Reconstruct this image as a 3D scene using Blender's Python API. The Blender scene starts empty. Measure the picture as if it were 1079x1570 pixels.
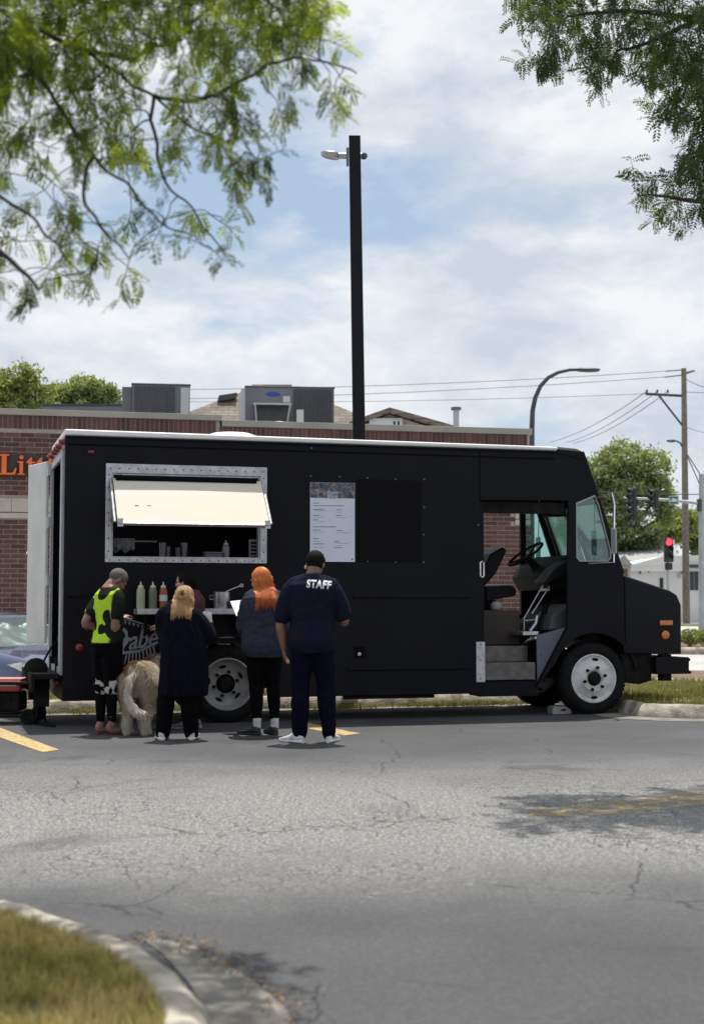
import bpy, bmesh, math, random
from math import sin, cos, pi, radians, atan2, sqrt, hypot
from mathutils import Vector, Matrix, noise
from mathutils.geometry import tessellate_polygon
from mathutils.bvhtree import BVHTree

# ------------------------------------------------------------------ camera, sky, sun, exposure
scene = bpy.context.scene
COL = scene.collection
FPX, CX, CY, EYE = 2200.0, 539.5, 785.0, 1.30          # photo focal length in px, centre, eye height
PITCH = math.atan(140.0 / FPX)
cam_data = bpy.data.cameras.new("camera")
cam = bpy.data.objects.new("camera", cam_data)
COL.objects.link(cam)
cam.location = (0, 0, EYE)
cam.rotation_euler = (pi / 2 + PITCH, 0, 0)
cam_data.sensor_fit = 'VERTICAL'
cam_data.sensor_height = 36.0
cam_data.sensor_width = 36.0
cam_data.lens = FPX / 1570.0 * 36.0
cam_data.clip_start = 0.1
cam_data.clip_end = 3000
cam_data.dof.use_dof = True
cam_data.dof.focus_distance = 18.0
cam_data.dof.aperture_fstop = 2.6
scene.camera = cam

SUN_EL, SUN_AZ = radians(74), radians(9)               # azimuth from +Y towards +X: sun behind the truck
world = bpy.data.worlds.new("World")
scene.world = world
world.use_nodes = True
wn = world.node_tree
wn.nodes.clear()
def wnode(t, **kw):
    n = wn.nodes.new(t)
    for k, v in kw.items():
        setattr(n, k, v)
    return n
w_out = wnode('ShaderNodeOutputWorld')
w_bg = wnode('ShaderNodeBackground')
w_sky = wnode('ShaderNodeTexSky', sky_type='NISHITA', sun_disc=False)
w_sky.sun_elevation = SUN_EL
w_sky.sun_rotation = SUN_AZ
w_sky.air_density = 1.0
w_sky.dust_density = 1.2
w_sky.ozone_density = 1.5
w_bg.inputs['Strength'].default_value = 0.11
# clouds: broken cumulus and thin veil on a plane high above, laid over the sky by direction
w_tc = wnode('ShaderNodeTexCoord')
w_sep = wnode('ShaderNodeSeparateXYZ')
wn.links.new(w_tc.outputs['Generated'], w_sep.inputs[0])
w_cmb = wnode('ShaderNodeCombineXYZ')
w_zs = wnode('ShaderNodeMath', operation='MULTIPLY'); w_zs.inputs[1].default_value = 2.1
wn.links.new(w_sep.outputs['Z'], w_zs.inputs[0])
wn.links.new(w_sep.outputs['X'], w_cmb.inputs[0]); wn.links.new(w_sep.outputs['Y'], w_cmb.inputs[1]); wn.links.new(w_zs.outputs[0], w_cmb.inputs[2])
def wnoise(scale, detail, rough, dist, off):
    m = wnode('ShaderNodeMapping'); m.inputs['Location'].default_value = off
    wn.links.new(w_cmb.outputs[0], m.inputs[0])
    n = wnode('ShaderNodeTexNoise')
    n.inputs['Scale'].default_value = scale; n.inputs['Detail'].default_value = detail
    n.inputs['Roughness'].default_value = rough; n.inputs['Distortion'].default_value = dist
    wn.links.new(m.outputs[0], n.inputs['Vector'])
    return n
def wramp(src, a, b, ca=(0, 0, 0, 1), cb=(1, 1, 1, 1)):
    r = wnode('ShaderNodeValToRGB')
    r.color_ramp.elements[0].position = a; r.color_ramp.elements[1].position = b
    r.color_ramp.elements[0].color = ca; r.color_ramp.elements[1].color = cb
    wn.links.new(src, r.inputs[0])
    return r
w_n1 = wnoise(4.2, 11, 0.58, 0.12, (2.75, 0.4, 0.35))
w_n2 = wnoise(8.0, 11, 0.6, 0.2, (7.1, 3.3, 2))
w_cov = wramp(w_n1.outputs['Fac'], 0.345, 0.47)
w_body = wramp(w_n2.outputs['Fac'], 0.38, 0.62, (5.1, 5.7, 6.5, 1), (7.6, 7.75, 7.95, 1))
w_mix = wnode('ShaderNodeMixRGB')
wn.links.new(w_cov.outputs[0], w_mix.inputs['Fac'])
w_boost = wnode('ShaderNodeMixRGB'); w_boost.inputs['Fac'].default_value = 0.6
wn.links.new(w_sky.outputs[0], w_boost.inputs['Color1']); w_boost.inputs['Color2'].default_value = (4.3, 5.4, 6.7, 1)
wn.links.new(w_boost.outputs[0], w_mix.inputs['Color1'])
wn.links.new(w_body.outputs[0], w_mix.inputs['Color2'])
wn.links.new(w_mix.outputs[0], w_bg.inputs['Color'])
wn.links.new(w_bg.outputs[0], w_out.inputs['Surface'])

sun_data = bpy.data.lights.new("sun", 'SUN')
sun_data.energy = 5.0
sun_data.angle = radians(0.53)
sun_data.color = (1.0, 0.955, 0.89)
sun = bpy.data.objects.new("sun", sun_data)
COL.objects.link(sun)
SUNV = Vector((sin(SUN_AZ) * cos(SUN_EL), cos(SUN_AZ) * cos(SUN_EL), sin(SUN_EL)))
sun.rotation_euler = SUNV.to_track_quat('Z', 'Y').to_euler()
sun.location = (0, 0, 60)

scene.view_settings.view_transform = 'Standard'
scene.view_settings.look = 'None'
scene.view_settings.gamma = 1.0
scene.view_settings.use_curve_mapping = False
scene.view_settings.exposure = 0.12
scene.render.engine = 'CYCLES'
scene.cycles.use_denoising = True
scene.cycles.max_bounces = 5
scene.cycles.diffuse_bounces = 3
scene.cycles.transparent_max_bounces = 12

# ------------------------------------------------------------------ where things stand: photo pixel -> place
CAM = Vector((0, 0, EYE))
def ray(px, py):
    c = (px - CX) / FPX; d = -(py - CY) / FPX
    return Vector((c, cos(PITCH) - d * sin(PITCH), sin(PITCH) + d * cos(PITCH)))
def at(px, py, Y):
    r = ray(px, py); return CAM + r * (Y / r.y)
def gnd(px, py, z=0.0):
    r = ray(px, py); return CAM + r * ((z - EYE) / r.z)
def to_px(p):
    v = p - CAM
    a = v.y * cos(PITCH) + v.z * sin(PITCH); b = -v.y * sin(PITCH) + v.z * cos(PITCH)
    return (CX + FPX * v.x / a, CY - FPX * b / a)
TR0, TRA = Vector((-3.04, 15.2, 0)), math.atan2(0.276, 0.961)   # truck: near rear corner, heading
def side(px, py, s=0.0):
    """point of the truck's (length, height) on the plane s metres in from its near side"""
    d = ray(px, py); o = CAM - TR0
    n = Vector((-sin(TRA), cos(TRA), 0)); u = Vector((cos(TRA), sin(TRA), 0))
    k = (s - o.dot(n)) / d.dot(n)
    p = o + d * k
    return (p.dot(u), p.z)

# ------------------------------------------------------------------ mesh helpers
class MB:
    """collects shapes; build() links them as ONE mesh object"""
    def __init__(s): s.v = []; s.f = []
    def add(s, vs, fs):
        b = len(s.v); s.v += [tuple(v) for v in vs]; s.f += [tuple(i + b for i in f) for f in fs]; return s
    def box(s, a, b):
        x0, y0, z0 = a; x1, y1, z1 = b
        return s.add([(x0,y0,z0),(x1,y0,z0),(x1,y1,z0),(x0,y1,z0),(x0,y0,z1),(x1,y0,z1),(x1,y1,z1),(x0,y1,z1)],
                     [(0,3,2,1),(4,5,6,7),(0,1,5,4),(1,2,6,5),(2,3,7,6),(3,0,4,7)])
    def cbox(s, c, d): return s.box([c[i]-d[i]/2 for i in range(3)], [c[i]+d[i]/2 for i in range(3)])
    def tube(s, pts, r, n=8, cap=True):
        pts = [Vector(p) for p in pts]
        rs = r if isinstance(r, (list, tuple)) else [r] * len(pts)
        vs = []; fs = []
        up = None
        for i, p in enumerate(pts):
            t = (pts[min(i+1, len(pts)-1)] - pts[max(i-1, 0)])
            if t.length < 1e-9: t = Vector((0, 0, 1))
            t.normalize()
            if up is None:
                up = t.orthogonal().normalized()
            else:
                up = (up - t * up.dot(t))
                up = up.normalized() if up.length > 1e-6 else t.orthogonal().normalized()
            w = t.cross(up)
            for k in range(n):
                a = 2 * pi * k / n
                vs.append(p + (up * cos(a) + w * sin(a)) * rs[i])
        for i in range(len(pts) - 1):
            for k in range(n):
                fs.append((i*n+k, i*n+(k+1) % n, (i+1)*n+(k+1) % n, (i+1)*n+k))
        if cap:
            fs.append(tuple(range(n-1, -1, -1))); fs.append(tuple((len(pts)-1)*n+k for k in range(n)))
        return s.add(vs, fs)
    def lathe(s, prof, c=(0,0,0), axis='y', n=32):
        """prof: list of (radius, height along axis)"""
        vs = []; fs = []
        for r, h in prof:
            for k in range(n):
                a = 2 * pi * k / n; x, y = r * cos(a), r * sin(a)
                vs.append({'y': (c[0]+x, c[1]+h, c[2]+y), 'z': (c[0]+x, c[1]+y, c[2]+h), 'x': (c[0]+h, c[1]+x, c[2]+y)}[axis])
        for i in range(len(prof) - 1):
            for k in range(n):
                fs.append((i*n+k, i*n+(k+1) % n, (i+1)*n+(k+1) % n, (i+1)*n+k))
        return s.add(vs, fs)
    def plate(s, outer, holes, a, b, axes='xz'):
        """polygon with holes extruded between a and b along the missing axis"""
        loops = [list(outer)] + [list(h) for h in holes]
        flat = [p for l in loops for p in l]; N = len(flat)
        if holes:
            bm = bmesh.new(); bv = [bm.verts.new((p[0], p[1], 0)) for p in flat]; be = []; o = 0
            for l in loops:
                for k in range(len(l)): be.append(bm.edges.new((bv[o+k], bv[o+(k+1) % len(l)])))
                o += len(l)
            bm.verts.index_update()
            r = bmesh.ops.triangle_fill(bm, use_beauty=True, use_dissolve=False, edges=be)
            tri = [tuple(v.index for v in f.verts) for f in bm.faces]; bm.free()
        else:
            tri = tessellate_polygon([[Vector((p[0], p[1], 0)) for p in loops[0]]])
        def mk(p, d): return {'xz': (p[0], d, p[1]), 'yz': (d, p[0], p[1]), 'xy': (p[0], p[1], d)}[axes]
        vs = [mk(p, a) for p in flat] + [mk(p, b) for p in flat]
        fs = [tuple(t) for t in tri] + [tuple(i + N for i in reversed(t)) for t in tri]
        o = 0
        for l in loops:
            for k in range(len(l)):
                i, j = o + k, o + (k + 1) % len(l)
                fs.append((i, j, j + N, i + N))
            o += len(l)
        return s.add(vs, fs)
    def loft(s, rings, cap=True):
        n = len(rings[0]); vs = [p for r in rings for p in r]; fs = []
        for i in range(len(rings) - 1):
            for k in range(n):
                fs.append((i*n+k, i*n+(k+1) % n, (i+1)*n+(k+1) % n, (i+1)*n+k))
        if cap:
            fs.append(tuple(range(n-1, -1, -1))); fs.append(tuple((len(rings)-1)*n+k for k in range(n)))
        return s.add(vs, fs)
    def ball(s, c, r, n=16, m=10, rot=None):
        r = (r, r, r) if not hasattr(r, '__len__') else r
        rings = []
        for i in range(m + 1):
            a = pi * (0.02 + 0.96 * i / m) - pi / 2
            ring = []
            for k in range(n):
                b = 2 * pi * k / n
                p = Vector((r[0]*cos(a)*cos(b), r[1]*cos(a)*sin(b), r[2]*sin(a)))
                if rot: p = rot @ p
                ring.append(p + Vector(c))
            rings.append(ring)
        return s.loft(rings)
    def xf(s, M):
        s.v = [tuple(M @ Vector(v)) for v in s.v]; return s
    def mesh(s, name):
        me = bpy.data.meshes.new(name); me.from_pydata(s.v, [], s.f); me.update()
        bm = bmesh.new(); bm.from_mesh(me)
        bmesh.ops.recalc_face_normals(bm, faces=bm.faces); bm.to_mesh(me); bm.free()
        return me
    def build(s, name, mat, parent=None, smooth=False, bevel=0, seg=2, angle=40):
        me = s.mesh(name)
        return link(name, me, mat, parent, smooth, bevel, seg, angle)
def link(name, me, mat, parent=None, smooth=False, bevel=0, seg=2, angle=40):
    if mat is not None and not me.materials: me.materials.append(mat)
    o = bpy.data.objects.new(name, me); COL.objects.link(o)
    if parent: o.parent = parent
    if smooth:
        for p in me.polygons: p.use_smooth = True
        try: me.set_sharp_from_angle(angle=radians(angle))
        except Exception: pass
    if bevel:
        m = o.modifiers.new('bevel', 'BEVEL'); m.width = bevel; m.segments = seg; m.limit_method = 'ANGLE'; m.angle_limit = radians(35)
    return o
def empty(name, loc=(0,0,0), rz=0):
    o = bpy.data.objects.new(name, None); COL.objects.link(o); o.location = loc; o.rotation_euler = (0,0,rz)
    o.empty_display_size = 0.2
    return o
def tag(o, label, cat, group=None):
    o['label'] = label; o['category'] = cat
    if group: o['group'] = group
    return o
def struct(o): o['kind'] = 'structure'; return o
def stuff(o): o['kind'] = 'stuff'; return o
def baked(o):
    """mesh of an object with its modifiers applied"""
    dg = bpy.context.evaluated_depsgraph_get(); dg.update()
    return bpy.data.meshes.new_from_object(o.evaluated_get(dg), depsgraph=dg)

# ------------------------------------------------------------------ materials
MATS = {}
def nd(nt, t, **kw):
    n = nt.nodes.new(t)
    for k, v in kw.items(): setattr(n, k, v)
    return n
def mat(name, c, c2=None, rough=0.6, metal=0.0, scale=6.0, detail=5, bump=0.0, bscale=None, spec=0.5, coat=0.0, lo=0.35, hi=0.65, coord='Object', rvar=0.0):
    if name in MATS: return MATS[name]
    m = bpy.data.materials.new(name); m.use_nodes = True; nt = m.node_tree
    b = nt.nodes['Principled BSDF']
    c = tuple(c) + (1,) if len(c) == 3 else c
    b.inputs['Base Color'].default_value = c
    b.inputs['Roughness'].default_value = rough; b.inputs['Metallic'].default_value = metal
    b.inputs['Specular IOR Level'].default_value = spec
    b.inputs['Coat Weight'].default_value = coat
    tc = nd(nt, 'ShaderNodeTexCoord')
    if c2 is not None or rvar:
        n = nd(nt, 'ShaderNodeTexNoise'); n.inputs['Scale'].default_value = scale; n.inputs['Detail'].default_value = detail
        nt.links.new(tc.outputs[coord], n.inputs['Vector'])
        r = nd(nt, 'ShaderNodeValToRGB'); r.color_ramp.elements[0].position = lo; r.color_ramp.elements[1].position = hi
        nt.links.new(n.outputs['Fac'], r.inputs[0])
        if c2 is not None:
            r.color_ramp.elements[0].color = c; r.color_ramp.elements[1].color = tuple(c2) + (1,)
            nt.links.new(r.outputs[0], b.inputs['Base Color'])
        if rvar:
            q = nd(nt, 'ShaderNodeMapRange'); q.inputs['To Min'].default_value = rough - rvar; q.inputs['To Max'].default_value = rough + rvar
            nt.links.new(n.outputs['Fac'], q.inputs['Value']); nt.links.new(q.outputs[0], b.inputs['Roughness'])
    if bump:
        n2 = nd(nt, 'ShaderNodeTexNoise'); n2.inputs['Scale'].default_value = bscale or scale * 4; n2.inputs['Detail'].default_value = 4
        nt.links.new(tc.outputs[coord], n2.inputs['Vector'])
        bp = nd(nt, 'ShaderNodeBump'); bp.inputs['Strength'].default_value = bump; bp.inputs['Distance'].default_value = 0.02
        nt.links.new(n2.outputs['Fac'], bp.inputs['Height']); nt.links.new(bp.outputs[0], b.inputs['Normal'])
    MATS[name] = m
    return m
def glass_mat(name, tint=(0.75, 0.9, 0.86), rough=0.02, opac=0.12):
    if name in MATS: return MATS[name]
    m = bpy.data.materials.new(name); m.use_nodes = True; nt = m.node_tree; nt.nodes.clear()
    out = nd(nt, 'ShaderNodeOutputMaterial'); tr = nd(nt, 'ShaderNodeBsdfTransparent'); gl = nd(nt, 'ShaderNodeBsdfGlossy')
    tr.inputs[0].default_value = tuple(tint) + (1,); gl.inputs['Roughness'].default_value = rough
    fr = nd(nt, 'ShaderNodeLayerWeight'); fr.inputs['Blend'].default_value = 0.25
    mr = nd(nt, 'ShaderNodeMapRange'); mr.inputs['To Min'].default_value = opac; mr.inputs['To Max'].default_value = 0.9
    nt.links.new(fr.outputs['Fresnel'], mr.inputs['Value'])
    mx = nd(nt, 'ShaderNodeMixShader'); nt.links.new(mr.outputs[0], mx.inputs[0]); nt.links.new(tr.outputs[0], mx.inputs[1]); nt.links.new(gl.outputs[0], mx.inputs[2])
    nt.links.new(mx.outputs[0], out.inputs[0]); MATS[name] = m
    return m
def leaf_mat(name, c, c2, trans=0.45, scale=3.0):
    if name in MATS: return MATS[name]
    m = bpy.data.materials.new(name); m.use_nodes = True; nt = m.node_tree; nt.nodes.clear()
    out = nd(nt, 'ShaderNodeOutputMaterial'); df = nd(nt, 'ShaderNodeBsdfPrincipled'); tl = nd(nt, 'ShaderNodeBsdfTranslucent')
    df.inputs['Roughness'].default_value = 0.5; df.inputs['Specular IOR Level'].default_value = 0.35
    tc = nd(nt, 'ShaderNodeTexCoord'); n = nd(nt, 'ShaderNodeTexNoise'); n.inputs['Scale'].default_value = scale; n.inputs['Detail'].default_value = 3
    nt.links.new(tc.outputs['Object'], n.inputs['Vector'])
    r = nd(nt, 'ShaderNodeValToRGB'); r.color_ramp.elements[0].position = 0.36; r.color_ramp.elements[1].position = 0.64
    r.color_ramp.elements[0].color = tuple(c) + (1,); r.color_ramp.elements[1].color = tuple(c2) + (1,)
    nt.links.new(n.outputs['Fac'], r.inputs[0]); nt.links.new(r.outputs[0], df.inputs['Base Color'])
    hs = nd(nt, 'ShaderNodeMixRGB', blend_type='MULTIPLY'); hs.inputs['Fac'].default_value = 1.0; hs.inputs['Color2'].default_value = (2.3, 2.1, 0.9, 1)
    nt.links.new(r.outputs[0], hs.inputs['Color1']); nt.links.new(hs.outputs[0], tl.inputs[0])
    mx = nd(nt, 'ShaderNodeMixShader'); mx.inputs[0].default_value = trans
    nt.links.new(df.outputs[0], mx.inputs[1]); nt.links.new(tl.outputs[0], mx.inputs[2]); nt.links.new(mx.outputs[0], out.inputs[0])
    MATS[name] = m
    return m
def emit_mat(name, c, s):
    m = bpy.data.materials.new(name); m.use_nodes = True; b = m.node_tree.nodes['Principled BSDF']
    b.inputs['Base Color'].default_value = tuple(c) + (1,); b.inputs['Emission Color'].default_value = tuple(c) + (1,); b.inputs['Emission Strength'].default_value = s
    return m
# ------------------------------------------------------------------ ground materials
def asphalt_mat():
    m = bpy.data.materials.new('asphalt'); m.use_nodes = True; nt = m.node_tree
    b = nt.nodes['Principled BSDF']; b.inputs['Roughness'].default_value = 0.82; b.inputs['Specular IOR Level'].default_value = 0.4
    tc = nd(nt, 'ShaderNodeTexCoord'); L = nt.links.new
    def noise_(scale, detail=6, rough=0.6, src=None, dist=0.0):
        n = nd(nt, 'ShaderNodeTexNoise'); n.inputs['Scale'].default_value = scale; n.inputs['Detail'].default_value = detail
        n.inputs['Roughness'].default_value = rough; n.inputs['Distortion'].default_value = dist
        L(src or tc.outputs['Object'], n.inputs['Vector']); return n
    def ramp(src, a, c0, z, c1):
        r = nd(nt, 'ShaderNodeValToRGB'); r.color_ramp.elements[0].position = a; r.color_ramp.elements[1].position = z
        r.color_ramp.elements[0].color = c0; r.color_ramp.elements[1].color = c1; L(src, r.inputs[0]); return r
    def mixc(f, a, c, mode='MIX', fac=None):
        x = nd(nt, 'ShaderNodeMixRGB', blend_type=mode)
        if f is None: x.inputs['Fac'].default_value = fac
        else: L(f, x.inputs['Fac'])
        for s, v in ((x.inputs['Color1'], a), (x.inputs['Color2'], c)):
            if isinstance(v, tuple): s.default_value = v
            else: L(v, s)
        return x.outputs[0]
    # broad wear: the driving lane across the lot has lost its sealer and shows pale stone
    sep = nd(nt, 'ShaderNodeSeparateXYZ'); L(tc.outputs['Object'], sep.inputs[0])
    wob = noise_(0.55, 7, 0.7)
    add = nd(nt, 'ShaderNodeMath', operation='MULTIPLY_ADD'); L(wob.outputs['Fac'], add.inputs[0]); add.inputs[1].default_value = 3.0
    L(sep.outputs['Y'], add.inputs[2])
    w1 = nd(nt, 'ShaderNodeMapRange', interpolation_type='SMOOTHSTEP'); L(add.outputs[0], w1.inputs['Value'])
    w1.inputs['From Min'].default_value = 7.3; w1.inputs['From Max'].default_value = 9.6
    w2 = nd(nt, 'ShaderNodeMapRange', interpolation_type='SMOOTHSTEP'); L(add.outputs[0], w2.inputs['Value'])
    w2.inputs['From Min'].default_value = 14.6; w2.inputs['From Max'].default_value = 10.6
    worn = nd(nt, 'ShaderNodeMath', operation='MULTIPLY'); L(w1.outputs[0], worn.inputs[0]); L(w2.outputs[0], worn.inputs[1])
    big = noise_(0.7, 5)
    base = ramp(big.outputs['Fac'], 0.3, (0.055, 0.056, 0.060, 1), 0.72, (0.088, 0.088, 0.092, 1))
    col = mixc(worn.outputs[0], base.outputs[0], (0.235, 0.233, 0.226, 1))
    # aggregate: pale chips and dark pits
    chip = noise_(60, 3, 0.8); cr = ramp(chip.outputs['Fac'], 0.42, (0.30, 0.30, 0.30, 1), 0.60, (1.5, 1.5, 1.48, 1))
    gr = nd(nt, 'ShaderNodeMapRange'); L(worn.outputs[0], gr.inputs['Value']); gr.inputs['To Min'].default_value = 0.35; gr.inputs['To Max'].default_value = 0.95
    col = mixc(gr.outputs[0], col, cr.outputs[0], 'MULTIPLY')
    chip2 = noise_(26, 5, 0.75); cr2 = ramp(chip2.outputs['Fac'], 0.36, (0.45, 0.45, 0.46, 1), 0.64, (1.4, 1.39, 1.38, 1))
    col = mixc(gr.outputs[0], col, cr2.outputs[0], 'MULTIPLY')
    # cracks: large wandering ones and fine alligator cracking in the worn lane
    d1 = noise_(0.9, 5, 0.65)
    mv = nd(nt, 'ShaderNodeMixRGB'); mv.inputs['Fac'].default_value = 0.28; L(tc.outputs['Object'], mv.inputs['Color1']); L(d1.outputs['Color'], mv.inputs['Color2'])
    v1 = nd(nt, 'ShaderNodeTexVoronoi', feature='DISTANCE_TO_EDGE'); v1.inputs['Scale'].default_value = 0.78; L(mv.outputs[0], v1.inputs['Vector'])
    k1 = ramp(v1.outputs['Distance'], 0.0, (1, 1, 1, 1), 0.0045, (0, 0, 0, 1))
    brk = noise_(0.8, 3); bk = ramp(brk.outputs['Fac'], 0.46, (0, 0, 0, 1), 0.55, (1, 1, 1, 1))
    c1m = nd(nt, 'ShaderNodeMath', operation='MULTIPLY'); L(k1.outputs[0], c1m.inputs[0]); L(bk.outputs[0], c1m.inputs[1])
    d2 = noise_(5, 4, 0.65)
    mv2 = nd(nt, 'ShaderNodeMixRGB'); mv2.inputs['Fac'].default_value = 0.10; L(tc.outputs['Object'], mv2.inputs['Color1']); L(d2.outputs['Color'], mv2.inputs['Color2'])
    v2 = nd(nt, 'ShaderNodeTexVoronoi', feature='DISTANCE_TO_EDGE'); v2.inputs['Scale'].default_value = 7.0; L(mv2.outputs[0], v2.inputs['Vector'])
    k2 = ramp(v2.outputs['Distance'], 0.0, (1, 1, 1, 1), 0.04, (0, 0, 0, 1))
    br2 = noise_(0.55, 4); bk2 = ramp(br2.outputs['Fac'], 0.46, (0, 0, 0, 1), 0.56, (1, 1, 1, 1))
    c2m = nd(nt, 'ShaderNodeMath', operation='MULTIPLY'); L(k2.outputs[0], c2m.inputs[0]); L(bk2.outputs[0], c2m.inputs[1])
    c2w = nd(nt, 'ShaderNodeMath', operation='MULTIPLY'); L(c2m.outputs[0], c2w.inputs[0]); L(worn.outputs[0], c2w.inputs[1])
    cm = nd(nt, 'ShaderNodeMath', operation='MAXIMUM'); L(c1m.outputs[0], cm.inputs[0]); L(c2w.outputs[0], cm.inputs[1])
    cf = nd(nt, 'ShaderNodeMath', operation='MULTIPLY'); L(cm.outputs[0], cf.inputs[0]); cf.inputs[1].default_value = 0.92
    # tar patches and oil stains with edges of their own
    st = noise_(0.5, 6, 0.62, dist=0.6); sr = ramp(st.outputs['Fac'], 0.58, (0, 0, 0, 1), 0.64, (0.5, 0.5, 0.5, 1))
    col = mixc(sr.outputs[0], col, (0.034, 0.034, 0.037, 1))
    col = mixc(cf.outputs[0], col, (0.022, 0.021, 0.02, 1))
    L(col, b.inputs['Base Color'])
    hb = nd(nt, 'ShaderNodeMath', operation='MULTIPLY_ADD'); L(cm.outputs[0], hb.inputs[0]); hb.inputs[1].default_value = -1.5; L(chip2.outputs['Fac'], hb.inputs[2])
    hb2 = nd(nt, 'ShaderNodeMath', operation='ADD'); L(hb.outputs[0], hb2.inputs[0]); L(chip.outputs['Fac'], hb2.inputs[1])
    bp = nd(nt, 'ShaderNodeBump'); bp.inputs['Strength'].default_value = 0.55; bp.inputs['Distance'].default_value = 0.012
    L(hb2.outputs[0], bp.inputs['Height']); L(bp.outputs[0], b.inputs['Normal'])
    return m
M_ASPH = asphalt_mat()
M_CONC = mat('kerb_concrete', (0.19, 0.17, 0.14), (0.46, 0.415, 0.335), rough=0.9, scale=6, detail=12, lo=0.36, hi=0.60, bump=0.5, bscale=40)
M_ROADC = mat('road_concrete', (0.36, 0.355, 0.34), (0.45, 0.44, 0.42), rough=0.9, scale=0.6, bump=0.15, bscale=20)
M_GUT = mat('gutter_concrete', (0.12, 0.113, 0.10), (0.25, 0.235, 0.205), rough=0.92, scale=3.5, detail=8, bump=0.5, bscale=50)
M_SOIL = mat('soil', (0.055, 0.042, 0.028), (0.11, 0.085, 0.055), rough=0.95, scale=9, bump=0.6, bscale=50)
M_MULCH = mat('mulch', (0.10, 0.062, 0.042), (0.21, 0.14, 0.10), rough=0.95, scale=14, bump=0.8, bscale=60)
M_TURF = mat('turf', (0.06, 0.075, 0.02), (0.17, 0.14, 0.055), rough=0.95, scale=2.2, detail=7, bump=0.8, bscale=60)

def sstep(a, b, x):
    t = max(0.0, min(1.0, (x - a) / (b - a))); return t * t * (3 - 2 * t)
def ground_z(X, Y):
    return -0.02 - 0.29 * sstep(18.6, 20.2, Y) * sstep(3.6, 1.8, X - (Y - 19) * 0.05) * (1 - sstep(60, 90, Y))
# the ground: one sheet out to the horizon, a little lower in the lot by the shop
mb = MB()
xs = [-900, -300, -120, -60] + [-30 + i * 1.5 for i in range(41)] + [60, 120, 300, 900]
ys = [-60, -20, 0, 10] + [16 + i * 0.8 for i in range(30)] + [42, 46, 50, 55, 60, 65, 70, 75, 80, 85, 90, 100, 130, 180, 300, 600, 1500]
vs = [(x, y, ground_z(x, y)) for y in ys for x in xs]
fs = [(j*len(xs)+i, j*len(xs)+i+1, (j+1)*len(xs)+i+1, (j+1)*len(xs)+i) for j in range(len(ys)-1) for i in range(len(xs)-1)]
struct(mb.add(vs, fs).build('ground', M_ROADC))

def loc2w(t, s, z=0.0):
    return Vector((TR0.x + cos(TRA)*t - sin(TRA)*s, TR0.y + sin(TRA)*t + cos(TRA)*s, z))
# the asphalt lot in front of the planted strip
W_TRUCK = 1.72
KS = W_TRUCK + 0.22
kpath = [loc2w(-9, KS), loc2w(6.15, KS), loc2w(6.4, KS-0.08), loc2w(6.5, KS-0.3), loc2w(6.5, 0.25), Vector((3.245, 16.85, 0)), Vector((3.27, 16.66, 0)),
         Vector((3.36, 16.50, 0)), Vector((3.52, 16.40, 0)), Vector((3.95, 16.22, 0)), Vector((6.2, 15.25, 0)), Vector((12, 12.8, 0))]
lot = [(-40, -20), (40, -20), (40, 6)] + [(p.x, p.y + 0.02) for p in reversed(kpath)] + [(-40, loc2w(-9, KS).y - 9)]
mb = MB(); tri = tessellate_polygon([[Vector((p[0], p[1], 0)) for p in lot]])
lot_o = struct(mb.add([(p[0], p[1], 0.0) for p in lot], [tuple(t) for t in tri]).build('parking_lot', M_ASPH))

def smooth_path(P, n=6):
    out = []
    for i in range(len(P) - 1):
        p0, p1, p2, p3 = P[max(i-1, 0)], P[i], P[i+1], P[min(i+2, len(P)-1)]
        for k in range(n):
            t = k / n
            out.append(0.5 * ((2*p1) + (p2-p0)*t + (2*p0-5*p1+4*p2-p3)*t*t + (3*p1-p0-3*p2+p3)*t**3))
    out.append(P[-1].copy()); return out
def kerb(name, path, inner, m, h=0.15, w=0.17, seed=1, step=0.12):
    """sweep a worn kerb profile along path; inner = +1 island left of the path, -1 right"""
    pts = []
    for a, b_ in zip(path, path[1:]):
        n = max(1, int((b_ - a).length / step))
        for k in range(n): pts.append(a.lerp(b_, k / n))
    pts.append(path[-1])
    prof = [(0.0, -0.05), (0.004, 0.01), (0.018, h*0.35), (0.042, h*0.66), (0.068, h*0.87), (0.095, h*0.98), (w-0.05, h*1.0), (w-0.015, h*0.97), (w, h*0.86), (w, -0.05)]
    rings = []
    for i, p in enumerate(pts):
        t = (pts[min(i+1, len(pts)-1)] - pts[max(i-1, 0)]).normalized()
        nrm = Vector((-t.y, t.x, 0)) * inner
        ring = []
        for (d, z) in prof:
            q = p + nrm * d + Vector((0, 0, z))
            k = noise.noise(q * 5 + Vector((seed, 0, 0))) * 0.012 + noise.noise(q * 17) * 0.006
            # a chip out of the edge here and there
            c = noise.noise(Vector((q.x*2.3, q.y*2.3, seed)))
            if c > 0.35 and 0.01 < d < 0.09: k -= (c - 0.35) * 0.09
            q.z += k if z > 0 else 0
            q += nrm * (noise.noise(q * 4) * 0.008)
            ring.append(q)
        rings.append(ring)
    vs = [q for r in rings for q in r]; n = len(prof); fs = []
    for i in range(len(rings) - 1):
        for k in range(n - 1): fs.append((i*n+k, i*n+k+1, (i+1)*n+k+1, (i+1)*n+k))
    fs.append(tuple(range(n))); fs.append(tuple((len(rings)-1)*n+k for k in range(n-1, -1, -1)))
    o = MB().add(vs, fs).build(name, m, smooth=True, angle=60)
    return struct(o)
kerb('kerb', kpath, 1, M_CONC)
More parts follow.
